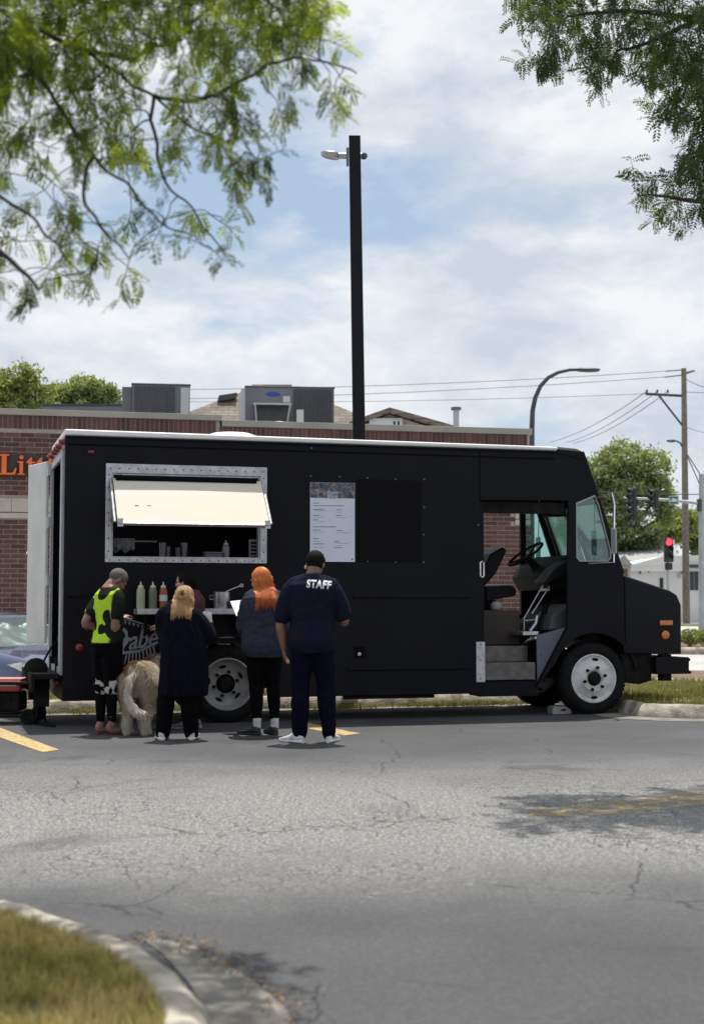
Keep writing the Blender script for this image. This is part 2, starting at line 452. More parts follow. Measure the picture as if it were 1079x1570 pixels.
# gutter with grit in front of the kerb
def strip(name, path, d0, d1, z, m):
    vs = []; fs = []
    for i, p in enumerate(path):
        t = (path[min(i+1, len(path)-1)] - path[max(i-1, 0)]).normalized(); nr = Vector((-t.y, t.x, 0))
        j = noise.noise(Vector((p.x*1.7, p.y*1.7, 3))) * 0.06
        vs += [p + nr * d0 + Vector((0,0,z)), p + nr * (d1 + j) + Vector((0,0,z))]
    for i in range(len(path)-1): fs.append((2*i, 2*i+1, 2*i+3, 2*i+2))
    return struct(MB().add(vs, fs).build(name, m))
kd = []
for a, b_ in zip(kpath, kpath[1:]):
    n = max(1, int((b_-a).length / 0.3)); kd += [a.lerp(b_, k/n) for k in range(n)]
kd.append(kpath[-1])
strip('gutter', kd, 0.03, -0.42, 0.004, M_GUT)

# the planted strip behind the truck
back = [Vector((12, 19.5, 0)), Vector((6.5, 21.6, 0)), Vector((3.8, 22.0, 0)), Vector((2.6, 20.9, 0)), loc2w(5.0, 3.9), loc2w(-9, 3.9)]
inner_edge = []
for i, p in enumerate(kpath):
    t = (kpath[min(i+1, len(kpath)-1)] - kpath[max(i-1, 0)]).normalized()
    inner_edge.append(p + Vector((-t.y, t.x, 0)) * 0.15)
isl = [(p.x, p.y) for p in inner_edge] + [(p.x, p.y) for p in back]
struct(MB().plate(isl, [], -0.4, 0.125, 'xy').build('planted_strip', M_TURF))

# foreground island at bottom left
fp = [gnd(*q_) for q_ in ((-420, 1392, .13), (-160, 1372, .13), (-60, 1371, .13), (0, 1375, .13), (70, 1386, .13), (140, 1408, .13), (205, 1434, .12), (258, 1470, .10), (300, 1516, .07), (328, 1566, .04), (345, 1640, 0), (352, 1800, 0), (352, 2100, 0))]
for p in fp: p.z = 0.0
fpath = smooth_path(fp, 6)
kerb('foreground_kerb', fpath, -1, M_CONC, h=0.14, w=0.175, seed=5, step=0.05)
fin = []
for i, p in enumerate(fpath):
    t = (fpath[min(i+1, len(fpath)-1)] - fpath[max(i-1, 0)]).normalized()
    fin.append(p + Vector((t.y, -t.x, 0)) * 0.165)
fisl = [(p.x, p.y) for p in fin] + [(-1.5, -1.0), (-7, -1.0), (-7, 6.0)]
struct(MB().plate(fisl, [], -0.1, 0.105, 'xy').build('foreground_island', M_TURF))
# wedge of old gutter concrete on its right side
wedge = [gnd(*p) for p in ((206, 1432), (240, 1440), (300, 1452), (345, 1478), (395, 1510), (440, 1550), (470, 1620), (480, 1750), (350, 1750), (335, 1640), (318, 1560), (290, 1508), (250, 1464))]
mb = MB(); tri = tessellate_polygon([[Vector((p.x, p.y, 0)) for p in wedge]])
struct(mb.add([(p.x, p.y, 0.004) for p in wedge], [tuple(t) for t in tri]).build('foreground_gutter', M_GUT))

# grass blades
def blades(name, pts, m, h0=0.04, h1=0.10, w=0.004, seed=1, lean=0.6):
    rnd = random.Random(seed); vs = []; fs = []
    for p in pts:
        h = rnd.uniform(h0, h1); a = rnd.uniform(0, 2*pi); l = rnd.uniform(0.05, lean) * h
        d = Vector((cos(a), sin(a), 0)); s_ = Vector((-sin(a), cos(a), 0)) * w * rnd.uniform(0.6, 1.3)
        b = len(vs)
        vs += [p - s_, p + s_, p + d*l*0.35 + Vector((0,0,h*0.6)) - s_*0.7, p + d*l*0.35 + Vector((0,0,h*0.6)) + s_*0.7, p + d*l + Vector((0,0,h))]
        fs += [(b, b+1, b+3, b+2), (b+2, b+3, b+4)]
    me = bpy.data.meshes.new(name); me.from_pydata([tuple(v) for v in vs], [], fs)
    return stuff(link(name, me, m))
def blade_mat(name, cols, scale):
    m = bpy.data.materials.new(name); m.use_nodes = True; nt = m.node_tree; nt.nodes.clear(); L = nt.links.new
    out = nd(nt, 'ShaderNodeOutputMaterial'); df = nd(nt, 'ShaderNodeBsdfDiffuse'); tl = nd(nt, 'ShaderNodeBsdfTranslucent'); mx = nd(nt, 'ShaderNodeMixShader'); mx.inputs[0].default_value = 0.3
    tc = nd(nt, 'ShaderNodeTexCoord'); n = nd(nt, 'ShaderNodeTexNoise'); n.inputs['Scale'].default_value = scale; n.inputs['Detail'].default_value = 6; n.inputs['Roughness'].default_value = 0.65
    L(tc.outputs['Object'], n.inputs['Vector']); r = nd(nt, 'ShaderNodeValToRGB'); el = r.color_ramp.elements
    el[0].position = 0.3; el[0].color = tuple(cols[0]) + (1,); el[1].position = 0.7; el[1].color = tuple(cols[-1]) + (1,)
    for i, c in enumerate(cols[1:-1]):
        e = el.new(0.3 + 0.4 * (i + 1) / (len(cols) - 1)); e.color = tuple(c) + (1,)
    L(n.outputs['Fac'], r.inputs[0]); L(r.outputs[0], df.inputs[0]); L(r.outputs[0], tl.inputs[0]); L(df.outputs[0], mx.inputs[1]); L(tl.outputs[0], mx.inputs[2]); L(mx.outputs[0], out.inputs[0])
    return m
M_BLADE = blade_mat('grass_blades', [(0.19, 0.205, 0.05), (0.36, 0.32, 0.10), (0.54, 0.43, 0.19), (0.64, 0.52, 0.28)], 1.9)
M_BLADE2 = blade_mat('strip_grass', [(0.13, 0.145, 0.04), (0.26, 0.25, 0.085), (0.42, 0.36, 0.17)], 1.2)
def inpoly(x, y, P):
    c = False; j = len(P) - 1
    for i in range(len(P)):
        if (P[i][1] > y) != (P[j][1] > y) and x < (P[j][0]-P[i][0])*(y-P[i][1])/(P[j][1]-P[i][1])+P[i][0]: c = not c
        j = i
    return c
rnd = random.Random(4); pts = []
while len(pts) < 60000:
    x, y = rnd.uniform(-2.6, -0.3), rnd.uniform(2.9, 6.5)
    if inpoly(x, y, fisl):
        if noise.noise(Vector((x*2.2, y*2.2, 1))) < -0.35 and rnd.random() < 0.7: continue
        pts.append(Vector((x, y, 0.10)))
blades('foreground_grass', pts, M_BLADE, 0.02, 0.06, 0.0028, 3)
rnd = random.Random(9); pts = []
while len(pts) < 26000:
    x, y = rnd.uniform(-6.5, 7.0), rnd.uniform(15.0, 22.5)
    if inpoly(x, y, isl) and (x > 2.4 or rnd.random() < 0.5):
        if noise.noise(Vector((x*1.3, y*1.3, 6))) < -0.25 and rnd.random() < 0.75: continue
        pts.append(Vector((x, y, 0.12)))
blades('strip_grass', pts, M_BLADE2, 0.03, 0.10, 0.006, 5)
# weeds rooted in the gutter
rnd = random.Random(12); pts = []
while len(pts) < 7000:
    t = rnd.uniform(-2.5, 6.2); s_ = KS - abs(rnd.gauss(0.03, 0.13))
    if noise.noise(Vector((t*1.1, 4.2, 0))) + rnd.uniform(-0.5, 0.25) < -0.12: continue
    pts.append(loc2w(t, s_, 0.0))
blades('gutter_weeds', pts, M_BLADE2, 0.02, 0.085, 0.006, 8)
# dead leaves and grit along the foreground gutter
rnd = random.Random(21); vs = []; fs = []
edge = [gnd(*p) for p in ((215, 1435), (300, 1452), (345, 1478), (395, 1510), (440, 1548), (465, 1600))]
for i in range(420):
    k = rnd.randrange(len(edge)-1); p = edge[k].lerp(edge[k+1], rnd.random()) + Vector((rnd.gauss(0, 0.05), rnd.gauss(0, 0.05), 0.008))
    a = rnd.uniform(0, 2*pi); l = rnd.uniform(0.004, 0.014); w = l * rnd.uniform(0.3, 0.7); z = rnd.uniform(0, 0.012); b = len(vs)
    dx, dy = Vector((cos(a), sin(a), rnd.uniform(-.4, .4))), Vector((-sin(a), cos(a), rnd.uniform(-.4, .4)))
    vs += [p - dx*l + Vector((0,0,z)), p + dy*w + Vector((0,0,z+0.003)), p + dx*l + Vector((0,0,z)), p - dy*w + Vector((0,0,z))]; fs.append((b, b+1, b+2, b+3))
me = bpy.data.meshes.new('leaf_litter'); me.from_pydata([tuple(v) for v in vs], [], fs)
stuff(link('leaf_litter', me, mat('dead_leaf', (0.09, 0.055, 0.025), (0.26, 0.18, 0.09), scale=30, rough=0.9)))

# painted parking lines: worn yellow sheets
def worn_paint(name, c, lo, hi, scale=14):
    m = bpy.data.materials.new(name); m.use_nodes = True; nt = m.node_tree; L = nt.links.new; b = nt.nodes['Principled BSDF']; out = nt.nodes['Material Output']
    b.inputs['Base Color'].default_value = tuple(c) + (1,); b.inputs['Roughness'].default_value = 0.8
    tc = nd(nt, 'ShaderNodeTexCoord'); n = nd(nt, 'ShaderNodeTexNoise'); n.inputs['Scale'].default_value = scale; n.inputs['Detail'].default_value = 9; n.inputs['Roughness'].default_value = 0.75
    L(tc.outputs['Object'], n.inputs['Vector']); r = nd(nt, 'ShaderNodeValToRGB'); r.color_ramp.elements[0].position = lo; r.color_ramp.elements[1].position = hi
    L(n.outputs['Fac'], r.inputs[0]); tr = nd(nt, 'ShaderNodeBsdfTransparent'); mx = nd(nt, 'ShaderNodeMixShader')
    L(r.outputs[0], mx.inputs[0]); L(tr.outputs[0], mx.inputs[1]); L(b.outputs[0], mx.inputs[2]); L(mx.outputs[0], out.inputs[0])
    return m
M_YEL = worn_paint('yellow_line_paint', (0.47, 0.34, 0.15), 0.34, 0.50)
M_YEL2 = worn_paint('faded_yellow_paint', (0.44, 0.33, 0.15), 0.44, 0.66, 9)
M_WHT = worn_paint('faded_white_paint', (0.36, 0.36, 0.36), 0.52, 0.72, 7)
def paint(pxs, m):
    P = [gnd(*p) for p in pxs]; o = MB().add([(p.x, p.y, 0.004) for p in P], [tuple(range(len(P)))]).build('painted_line', m); return struct(o)
paint(((-60, 1094), (0, 1116), (91, 1150), (66, 1154), (0, 1131), (-60, 1108)), M_YEL)
paint(((470, 1108), (500, 1115), (552, 1125), (528, 1128), (480, 1119), (452, 1112)), M_YEL)
paint(((808, 1242), (900, 1234), (1000, 1222), (1120, 1205), (1120, 1228), (1000, 1243), (900, 1252), (815, 1254)), M_YEL2)
paint(((450, 1386), (540, 1374), (640, 1362), (780, 1352), (780, 1357), (640, 1369), (540, 1382), (452, 1394)), M_WHT)

# roadside beyond the strip, at right: mulched median, planted median, verge of the far side
def bed(name, P, z, m, hk=0.14):
    poly = [(p[0], p[1]) for p in P]
    return struct(MB().plate(poly, [], -0.3, z, 'xy').build(name, m))
bed('mulch_bed', [(3.4, 23.2), (14, 21.0), (14, 24.2), (4.6, 26.2), (3.2, 25.2)], 0.10, M_MULCH)
kerb('median_kerb', [Vector((3.2, 25.3, 0)), Vector((3.15, 23.7, 0)), Vector((3.4, 23.05, 0)), Vector((14, 20.85, 0))], 1, M_CONC, h=0.12, w=0.2, seed=8, step=0.4)
bed('planted_median', [(6.5, 37.6), (16, 36.2), (16, 44), (7.5, 46)], 0.12, M_MULCH)
kerb('planted_median_kerb', [Vector((6.3, 46, 0)), Vector((6.3, 37.5, 0)), Vector((16, 36.0, 0))], 1, M_CONC, h=0.16, w=0.25, seed=11, step=0.6)
bed('far_verge', [(14, 84), (40, 80), (40, 90), (14, 94)], 0.02, M_TURF)
# ------------------------------------------------------------------ brick shop behind the truck
M_BRICK = mat('brick', (0.075, 0.026, 0.022), (0.145, 0.05, 0.04), rough=0.85, scale=2.3, detail=9, bump=0.35, bscale=60, coord='Object')
def brick_mat():
    m = bpy.data.materials.new('red_brick'); m.use_nodes = True; nt = m.node_tree; L = nt.links.new; b = nt.nodes['Principled BSDF']; b.inputs['Roughness'].default_value = 0.85
    oi = nd(nt, 'ShaderNodeObjectInfo'); geo = nd(nt, 'ShaderNodeNewGeometry')
    wn1 = nd(nt, 'ShaderNodeTexNoise'); wn1.inputs['Scale'].default_value = 3.1; wn1.inputs['Detail'].default_value = 2; L(geo.outputs['Position'], wn1.inputs['Vector'])
    add = nd(nt, 'ShaderNodeMath', operation='ADD'); L(oi.outputs['Random'], add.inputs[0]); L(geo.outputs['Random Per Island'], add.inputs[1])
    fr = nd(nt, 'ShaderNodeMath', operation='FRACT'); L(add.outputs[0], fr.inputs[0])
    r = nd(nt, 'ShaderNodeValToRGB'); e = r.color_ramp.elements
    e[0].position = 0; e[0].color = (0.058, 0.026, 0.025, 1); e[1].position = 1; e[1].color = (0.12, 0.054, 0.046, 1)
    k = e.new(0.5); k.color = (0.088, 0.036, 0.033, 1)
    L(fr.outputs[0], r.inputs[0])
    n = nd(nt, 'ShaderNodeTexNoise'); n.inputs['Scale'].default_value = 40; n.inputs['Detail'].default_value = 5; L(geo.outputs['Position'], n.inputs['Vector'])
    mx = nd(nt, 'ShaderNodeMixRGB', blend_type='MULTIPLY'); mx.inputs['Fac'].default_value = 0.5; L(r.outputs[0], mx.inputs['Color1']); L(n.outputs['Color'], mx.inputs['Color2'])
    sc = nd(nt, 'ShaderNodeMixRGB', blend_type='MULTIPLY'); sc.inputs['Fac'].default_value = 1.0; sc.inputs['Color2'].default_value = (1.35, 1.35, 1.35, 1); L(mx.outputs[0], sc.inputs['Color1'])
    L(sc.outputs[0], b.inputs['Base Color'])
    bp = nd(nt, 'ShaderNodeBump'); bp.inputs['Strength'].default_value = 0.3; bp.inputs['Distance'].default_value = 0.01; L(n.outputs['Fac'], bp.inputs['Height']); L(bp.outputs[0], b.inputs['Normal'])
    return m
M_RBRICK = brick_mat()
M_MORTAR = mat('mortar', (0.27, 0.235, 0.21), (0.34, 0.30, 0.27), rough=0.95, scale=8)
M_CAP = mat('parapet_cap_metal', (0.25, 0.235, 0.20), (0.30, 0.28, 0.245), rough=0.5, metal=0.0, scale=1.5)
M_STONE = mat('cast_stone', (0.36, 0.325, 0.28), (0.44, 0.40, 0.35), rough=0.85, scale=5, bump=0.2)
BL, BR = at(-170, 800, 29.4), at(812, 800, 32.5)
BA = math.atan2(BR.y - BL.y, BR.x - BL.x); BLEN = hypot(BR.x - BL.x, BR.y - BL.y)
BZ0 = -0.32
shop = empty('brick_shop', (BL.x, BL.y, BZ0), BA)
tag(shop, 'low red brick shop building with tan parapet cap behind the food truck', 'building')
def wall_at(px, py):
    """photo pixel -> (along, up) on the shop front"""
    d = ray(px, py); o = CAM - Vector((BL.x, BL.y, BZ0)); n = Vector((-sin(BA), cos(BA), 0)); u = Vector((cos(BA), sin(BA), 0))
    k = -o.dot(n) / d.dot(n); p = o + d * k
    return p.dot(u), p.z
XB = wall_at(336, 640)[0]                       # where the taller left bay ends
HL = wall_at(150, 640)[1]; HR = wall_at(600, 661)[1]
BT, LT = 0.0, 0.102                             # course height
BW = 0.305
M = MB()
M.plate([(0, 0), (BLEN, 0), (BLEN, HR), (XB, HR), (XB, HL), (0, HL)], [], 0.012, 0.35, 'xz')
M.build('wall', M_MORTAR, shop)
MB().box((BLEN-0.34, 0.35, 0), (BLEN, 9, HR)).build('side_wall', M_BRICK, shop)
MB().box((0, 0.35, HR-0.55), (BLEN-0.34, 9, HR-0.45)).build('flat_roof', mat('roof_membrane', (0.16, 0.16, 0.155), rough=0.9), shop)
# caps
MB().box((-0.02, -0.05, HL+0.002), (XB+0.06, 0.42, HL+0.13)).build('parapet_cap', M_CAP, shop, bevel=0.008)
MB().box((XB+0.064, -0.04, HR+0.002), (BLEN+0.06, 0.42, HR+0.14)).build('parapet_cap', M_CAP, shop, bevel=0.008)
MB().box((XB+0.003, -0.04, HR+0.145), (XB+0.1, 0.40, HL-0.002)).build('parapet_cap', M_CAP, shop, bevel=0.008)
# bands of cast stone: left bay, and a short return at the right end
bz0, bz1 = wall_at(20, 785)[1], wall_at(20, 764)[1]
bs0, bs1 = wall_at(20, 795)[1], wall_at(20, 786.5)[1]
xr0 = wall_at(789, 795)[0]
bj = wall_at(18, 775)[0]
def band(x0, x1):
    edges = [x0]; k = bj - 0.62 * 40
    while k < x1 - 0.02:
        if k > x0 + 0.02: edges.append(k)
        k += 0.62
    edges.append(x1)
    for a, b_ in zip(edges, edges[1:]):
        MB().box((a+0.004, -0.03, bz0), (b_-0.004, 0.02, bz1)).build('stone_block', M_STONE, shop, bevel=0.004)
    MB().box((x0, -0.045, bs0), (x1, 0.02, bs1)).build('stone_sill', M_STONE, shop, bevel=0.004)
band(0, XB); band(xr0, BLEN)
# bricks: one mesh, shared; the ones the photo shows largest are objects, the rest one joined part
def brick_mesh(w, h):
    m = MB().box((-w/2, -0.004, -h/2), (w/2, 0.03, h/2)).mesh('brick'); bm = bmesh.new(); bm.from_mesh(m)
    bmesh.ops.bevel(bm, geom=[e for e in bm.edges if all(v.co.y < 0 for v in e.verts)], offset=0.004, segments=1, affect='EDGES')
    bm.to_mesh(m); bm.free(); m.materials.append(M_RBRICK); return m
BM = brick_mesh(BW-0.018, LT-0.019)
vx0, vx1 = wall_at(0, 800)[0], wall_at(96, 800)[0]
dx0, dx1 = wall_at(746, 850)[0], wall_at(800, 850)[0]
rest = MB(); nb = 0
sol_h = 0.285
def in_band(x, z, tol=0.0):
    return (bs0 - 0.05 < z < bz1 + 0.05) and (x < XB or x > xr0)
rows = int(HL / LT) + 1
r2 = random.Random(3)
for r in range(rows):
    z = LT * (r + 0.5)
    off = 0 if r % 2 else BW / 2
    k = -1
    while k * BW + off < BLEN + BW:
        x = k * BW + off + BW / 2; k += 1
        top = (HL if x < XB else HR) - sol_h
        if z + LT/2 > top or in_band(x, z): continue
        x0, x1 = max(x - BW/2 + 0.009, 0), min(x + BW/2 - 0.009, BLEN)
        if x < XB < x1: x1 = min(x1, BLEN)
        if x1 - x0 < 0.06: continue
        seen = (vx0 - 0.1 < x < vx1 + 0.05 and 1.55 < z) or (dx0 - 0.1 < x < dx1 + 0.1 and 1.0 < z < wall_at(770, 785)[1])
        full = x1 - x0 > BW - 0.02
        if seen and full and nb < 300:
            o = bpy.data.objects.new('brick', BM); COL.objects.link(o); o.parent = shop
            o.location = (x, r2.uniform(-0.002, 0.002), z); o.rotation_euler = (r2.uniform(-.01, .01), 0, r2.uniform(-.004, .004)); nb += 1
        else:
            d = r2.uniform(-0.002, 0.002)
            rest.box((x0, d - 0.004, z - LT/2 + 0.0095), (x1, 0.02, z + LT/2 - 0.0095))
for (xa, xb_, H_) in ((0, XB, HL), (XB, BLEN, HR)):
    n = int((xb_ - xa) / LT)
    for k in range(n):
        d = r2.uniform(-0.002, 0.002)
        rest.box((xa + k*LT + 0.010, d - 0.006, H_ - sol_h + 0.008), (xa + (k+1)*LT - 0.010, 0.02, H_ - 0.006))
stuff(rest.build('brickwork', M_RBRICK, shop))

# orange lettering on the shop front: slab-serif capitals cut as plates
M_ORANGE = mat('orange_sign_letter', (0.66, 0.115, 0.012), rough=0.35, c2=(0.74, 0.14, 0.016), scale=4)
sx0, sz0 = wall_at(-1, 728); _, sz1 = wall_at(-1, 697)
cap = sz1 - sz0
def serif_l(h):        # lower-case l
    return [[(0.0, 0), (0.34, 0), (0.34, 0.05), (0.25, 0.07), (0.25, h), (0.0, h-0.02), (0.0, h-0.07), (0.10, h-0.09), (0.10, 0.07), (0.0, 0.05)]]
LET = {
 'L': ([[(0.0, 0), (0.78, 0), (0.84, 0.34), (0.78, 0.34), (0.66, 0.10), (0.36, 0.08), (0.36, 0.92), (0.48, 0.94), (0.48, 1.0), (0.0, 1.0), (0.0, 0.94), (0.12, 0.92), (0.12, 0.08), (0.0, 0.06)]], 0.88),
 'i': ([[(0.0, 0), (0.36, 0), (0.36, 0.05), (0.27, 0.07), (0.27, 0.68), (0.0, 0.66), (0.0, 0.60), (0.10, 0.58), (0.10, 0.07), (0.0, 0.05)],
        [(0.185+0.105*cos(a*pi/8), 0.86+0.10*sin(a*pi/8)) for a in range(16)]], 0.42),
 't': ([[(0.10, 0.14), (0.14, 0.04), (0.24, 0.0), (0.36, 0.02), (0.46, 0.10), (0.43, 0.14), (0.34, 0.10), (0.28, 0.15), (0.28, 0.58), (0.44, 0.58), (0.44, 0.66), (0.28, 0.66), (0.28, 0.88), (0.22, 0.88), (0.0, 0.63), (0.0, 0.58), (0.10, 0.58)]], 0.49),
 'l': (serif_l(1.0), 0.40),
}
def e_letter():
    oc = (0.30, 0.34); out = [(oc[0]+0.30*cos(a), oc[1]+0.35*sin(a)) for a in [radians(-38+ -i*322/26) for i in range(27)]]
    # outer round, then the bar, then the inner bowl back
    bar = [(0.60, 0.35), (0.18, 0.30)]
    inn = [(oc[0]+0.02+0.16*cos(a), oc[1]-0.02+0.24*sin(a)) for a in [radians(190+i*130/8) for i in range(9)]]
    return out[:27] + bar + inn
LET['e'] = ([e_letter()], 0.66)
sgn = empty('shop_sign', (BL.x + cos(BA)*sx0 + sin(BA)*0.0, BL.y + sin(BA)*sx0, BZ0 + sz0), BA)
tag(sgn, 'orange raised letters on the brick shop wall at far left', 'sign')
cur = 0.0
for ch in 'Little':
    polys, adv = LET[ch]
    mb = MB()
    for P in polys: mb.plate([(cur*cap + x*cap, z*cap) for x, z in P], [], -0.13, -0.02, 'xz')
    mb.build('letter', M_ORANGE, sgn, bevel=0.004)
    cur += adv
# a dark backing rail behind the letters
MB().box((-0.05, -0.018, -0.05*cap), (cur*cap, -0.0065, 1.03*cap)).build('sign_backing', mat('sign_backing', (0.035, 0.032, 0.036), rough=0.6), sgn)

# ------------------------------------------------------------------ on the roof
M_UNIT = mat('grey_painted_steel', (0.125, 0.13, 0.145), (0.155, 0.16, 0.175), rough=0.55, scale=1.5)
M_UNITD = mat('coil_fins', (0.045, 0.047, 0.055), (0.07, 0.072, 0.08), rough=0.6, scale=12)
M_PALE = mat('pale_painted_metal', (0.5, 0.51, 0.52), rough=0.5)
roof_z = BZ0 + HR - 0.45
def rooftop_unit(name, px0, px1, pytop, Y, depth, label, rz=0.12):
    a = at(px0, 600, Y); b_ = at(px1, 600, Y); top = at((px0+px1)/2, pytop, Y).z
    w = b_.x - a.x; h = top - roof_z
    e = empty(name, (a.x, Y, roof_z), rz); tag(e, label, 'air conditioner', 'air conditioners on the shop roof')
    MB().box((0, 0, 0.10), (w, depth, h)).build('cabinet', M_UNIT, e, bevel=0.012)
    MB().box((0.0, 0.0, 0.0), (w, depth, 0.097)).build('kerb_frame', M_UNITD, e)
    MB().box((-0.02, -0.02, h+0.002), (w+0.02, depth+0.02, h+0.03)).build('top_cover', M_UNIT, e, bevel=0.006)
    return e, w, h
e, w, h = rooftop_unit('rooftop_unit', 203, 291, 589, 34.5, 1.5, 'dark grey air conditioner with vertical fins, left one on the shop roof', 0.15)
MB().box((-0.24, 0.1, 0.1), (-0.003, 1.4, h-0.05)).build('side_panel', M_UNIT, e, bevel=0.01)
nf = 12
for k in range(nf):
    x = 0.06 + k * (w*0.72) / nf
    MB().box((x, -0.035, 0.16), (x + 0.045, -0.003, h-0.04)).build('fin', M_UNITD, e)
MB().box((w*0.84, -0.012, h*0.62), (w*0.985, -0.003, h*0.97)).build('access_plate', M_PALE, e)
e, w, h = rooftop_unit('rooftop_unit', 377, 513, 593, 34.0, 1.6, 'large grey air conditioner with open hood, right one on the shop roof', 0.12)
MB().box((-0.10, 0.05, 0.12), (-0.003, 1.5, h-0.03)).build('side_panel', M_PALE, e)
nf = 14
for k in range(nf):
    x = w*0.54 + k * (w*0.45) / nf
    MB().box((x, -0.035, 0.16), (x + 0.035, -0.003, h-0.04)).build('fin', M_UNITD, e)
# rain hood: a dark mouth under a pale sloping lid
hx0, hx1 = w*0.08, w*0.50
hz0, hz1 = h-1.02, h-0.44
MB().add([(hx0, -0.003, hz1), (hx1, -0.003, hz1), (hx1, -0.45, hz1-0.04), (hx0, -0.45, hz1-0.04), (hx0, -0.003, hz1+0.04), (hx1, -0.003, hz1+0.04), (hx1, -0.46, hz1), (hx0, -0.46, hz1)],
         [(0,1,2,3), (4,7,6,5), (0,3,7,4), (1,5,6,2), (3,2,6,7), (0,4,5,1)]).build('rain_hood', M_PALE, e)
MB().box((hx0+0.06, -0.12, hz0), (hx1-0.06, -0.003, hz1-0.02)).build('intake_screen', M_UNITD, e)
MB().tube([(hx0+0.03, -0.43, hz1-0.03), (hx0+0.1, -0.05, hz0)], 0.022, 6).build('hood_strut', M_PALE, e)
MB().tube([(hx1-0.03, -0.43, hz1-0.03), (hx1-0.1, -0.05, hz0)], 0.022, 6).build('hood_strut', M_PALE, e)
MB().plate([(w*0.31+0.17*cos(a*pi/10), h-0.17+0.055*sin(a*pi/10)) for a in range(20)], [], -0.012, -0.004, 'xz').build('badge', mat('blue_badge', (0.02, 0.05, 0.30), rough=0.4), e)
MB().box((w*0.42, -0.010, h-0.36), (w*0.50, -0.003, h-0.21)).build('data_plate', M_PALE, e)
# small roof fittings
p = at(460, 650, 33.6)
o = MB().lathe([(0.001, 1.05), (0.085, 1.04), (0.085, 0.0)], axis='z', n=16).build('vent_pipe', mat('white_pvc', (0.6, 0.6, 0.58), rough=0.5), smooth=True)
o.location = (p.x, 33.6, at(460, 628, 33.6).z - 1.05); tag(o, 'short white vent pipe in front of the large rooftop unit', 'vent pipe')
MB().box((-0.1, -0.1, -0.5), (0.1, 0.1, 0.0)).build('pipe_boot', M_UNITD, o)
ve = empty('roof_exhaust', (at(699, 640, 33.5).x, 33.5, roof_z)); zt = at(699, 624, 33.5).z - roof_z
tag(ve, 'thin metal exhaust stack with flat cap on the right part of the shop roof', 'exhaust stack')
MB().lathe([(0.07, 0), (0.07, zt-0.06)], axis='z', n=14).build('stack', M_PALE, ve, smooth=True)
MB().lathe([(0.001, zt+0.02), (0.12, zt-0.01), (0.12, zt-0.07), (0.001, zt-0.06)], axis='z', n=14).build('cap', M_UNIT, ve, smooth=True)
we = empty('roof_dome_vent', (at(428, 650, 33.2).x, 33.2, roof_z)); zt = at(428, 646, 33.2).z - roof_z
tag(we, 'white round vent cover just above the parapet below the open hood', 'roof vent')
MB().lathe([(0.001, zt), (0.12, zt-0.01), (0.22, zt-0.05), (0.24, zt-0.12), (0.2, zt-0.12), (0.2, 0)], axis='z', n=20).build('dome', mat('white_vent', (0.75, 0.75, 0.73), rough=0.4), we, smooth=True)
lr = empty('low_roof_hatch', (at(64, 630, 40).x, 40, 4.2)); zt = at(100, 622, 40).z - 4.2
tag(lr, 'low grey roof curb behind the parapet, in front of the left trees', 'roof hatch')
x1 = at(188, 630, 40).x - at(64, 630, 40).x
MB().box((0, 0, 0), (x1, 0.8, zt)).build('kerb_box', M_UNIT, lr, bevel=0.02); MB().box((-0.03, -0.03, zt+0.002), (x1+0.03, 0.83, zt+0.05)).build('lid', M_UNITD, lr)

# ------------------------------------------------------------------ houses behind the shop
def shingle_mat():
    m = bpy.data.materials.new('roof_shingles'); m.use_nodes = True; nt = m.node_tree; L = nt.links.new; b = nt.nodes['Principled BSDF']; b.inputs['Roughness'].default_value = 0.9
    tc = nd(nt, 'ShaderNodeTexCoord'); br = nd(nt, 'ShaderNodeTexBrick'); mp = nd(nt, 'ShaderNodeMapping'); mp.inputs['Rotation'].default_value = (radians(90), 0, 0)
    L(tc.outputs['Object'], mp.inputs[0]); L(mp.outputs[0], br.inputs['Vector'])
    br.inputs['Scale'].default_value = 1.0; br.inputs['Brick Width'].default_value = 0.55; br.inputs['Row Height'].default_value = 0.16; br.inputs['Mortar Size'].default_value = 0.018
    br.inputs['Color1'].default_value = (0.15, 0.125, 0.10, 1); br.inputs['Color2'].default_value = (0.22, 0.19, 0.155, 1); br.inputs['Mortar'].default_value = (0.10, 0.075, 0.055, 1)
    n = nd(nt, 'ShaderNodeTexNoise'); n.inputs['Scale'].default_value = 1.3; n.inputs['Detail'].default_value = 6; L(tc.outputs['Object'], n.inputs['Vector'])
    mx = nd(nt, 'ShaderNodeMixRGB', blend_type='OVERLAY'); mx.inputs['Fac'].default_value = 0.5; L(br.outputs['Color'], mx.inputs['Color1']); L(n.outputs['Fac'], mx.inputs['Color2']); L(mx.outputs[0], b.inputs['Base Color'])
    bp = nd(nt, 'ShaderNodeBump'); bp.inputs['Strength'].default_value = 0.5; bp.inputs['Distance'].default_value = 0.03; L(br.outputs['Fac'], bp.inputs['Height']); bp.invert = True; L(bp.outputs[0], b.inputs['Normal'])
    return m
M_SHING = shingle_mat()
M_SIDING = mat('pale_siding', (0.52, 0.56, 0.60), (0.58, 0.61, 0.64), rough=0.7, scale=2)
M_TRIM = mat('white_trim', (0.7, 0.7, 0.69), rough=0.6)
Y = 62.0
h1 = empty('hip_roof_house', (0, 0, 0)); tag(h1, 'house with tan shingled hip roof rising behind the rooftop units', 'house')
e0, e1 = at(215, 660, Y), at(612, 662, Y); r0, r1 = at(388, 594, Y+4), at(446, 594, Y+4)
Yb = Y + 9
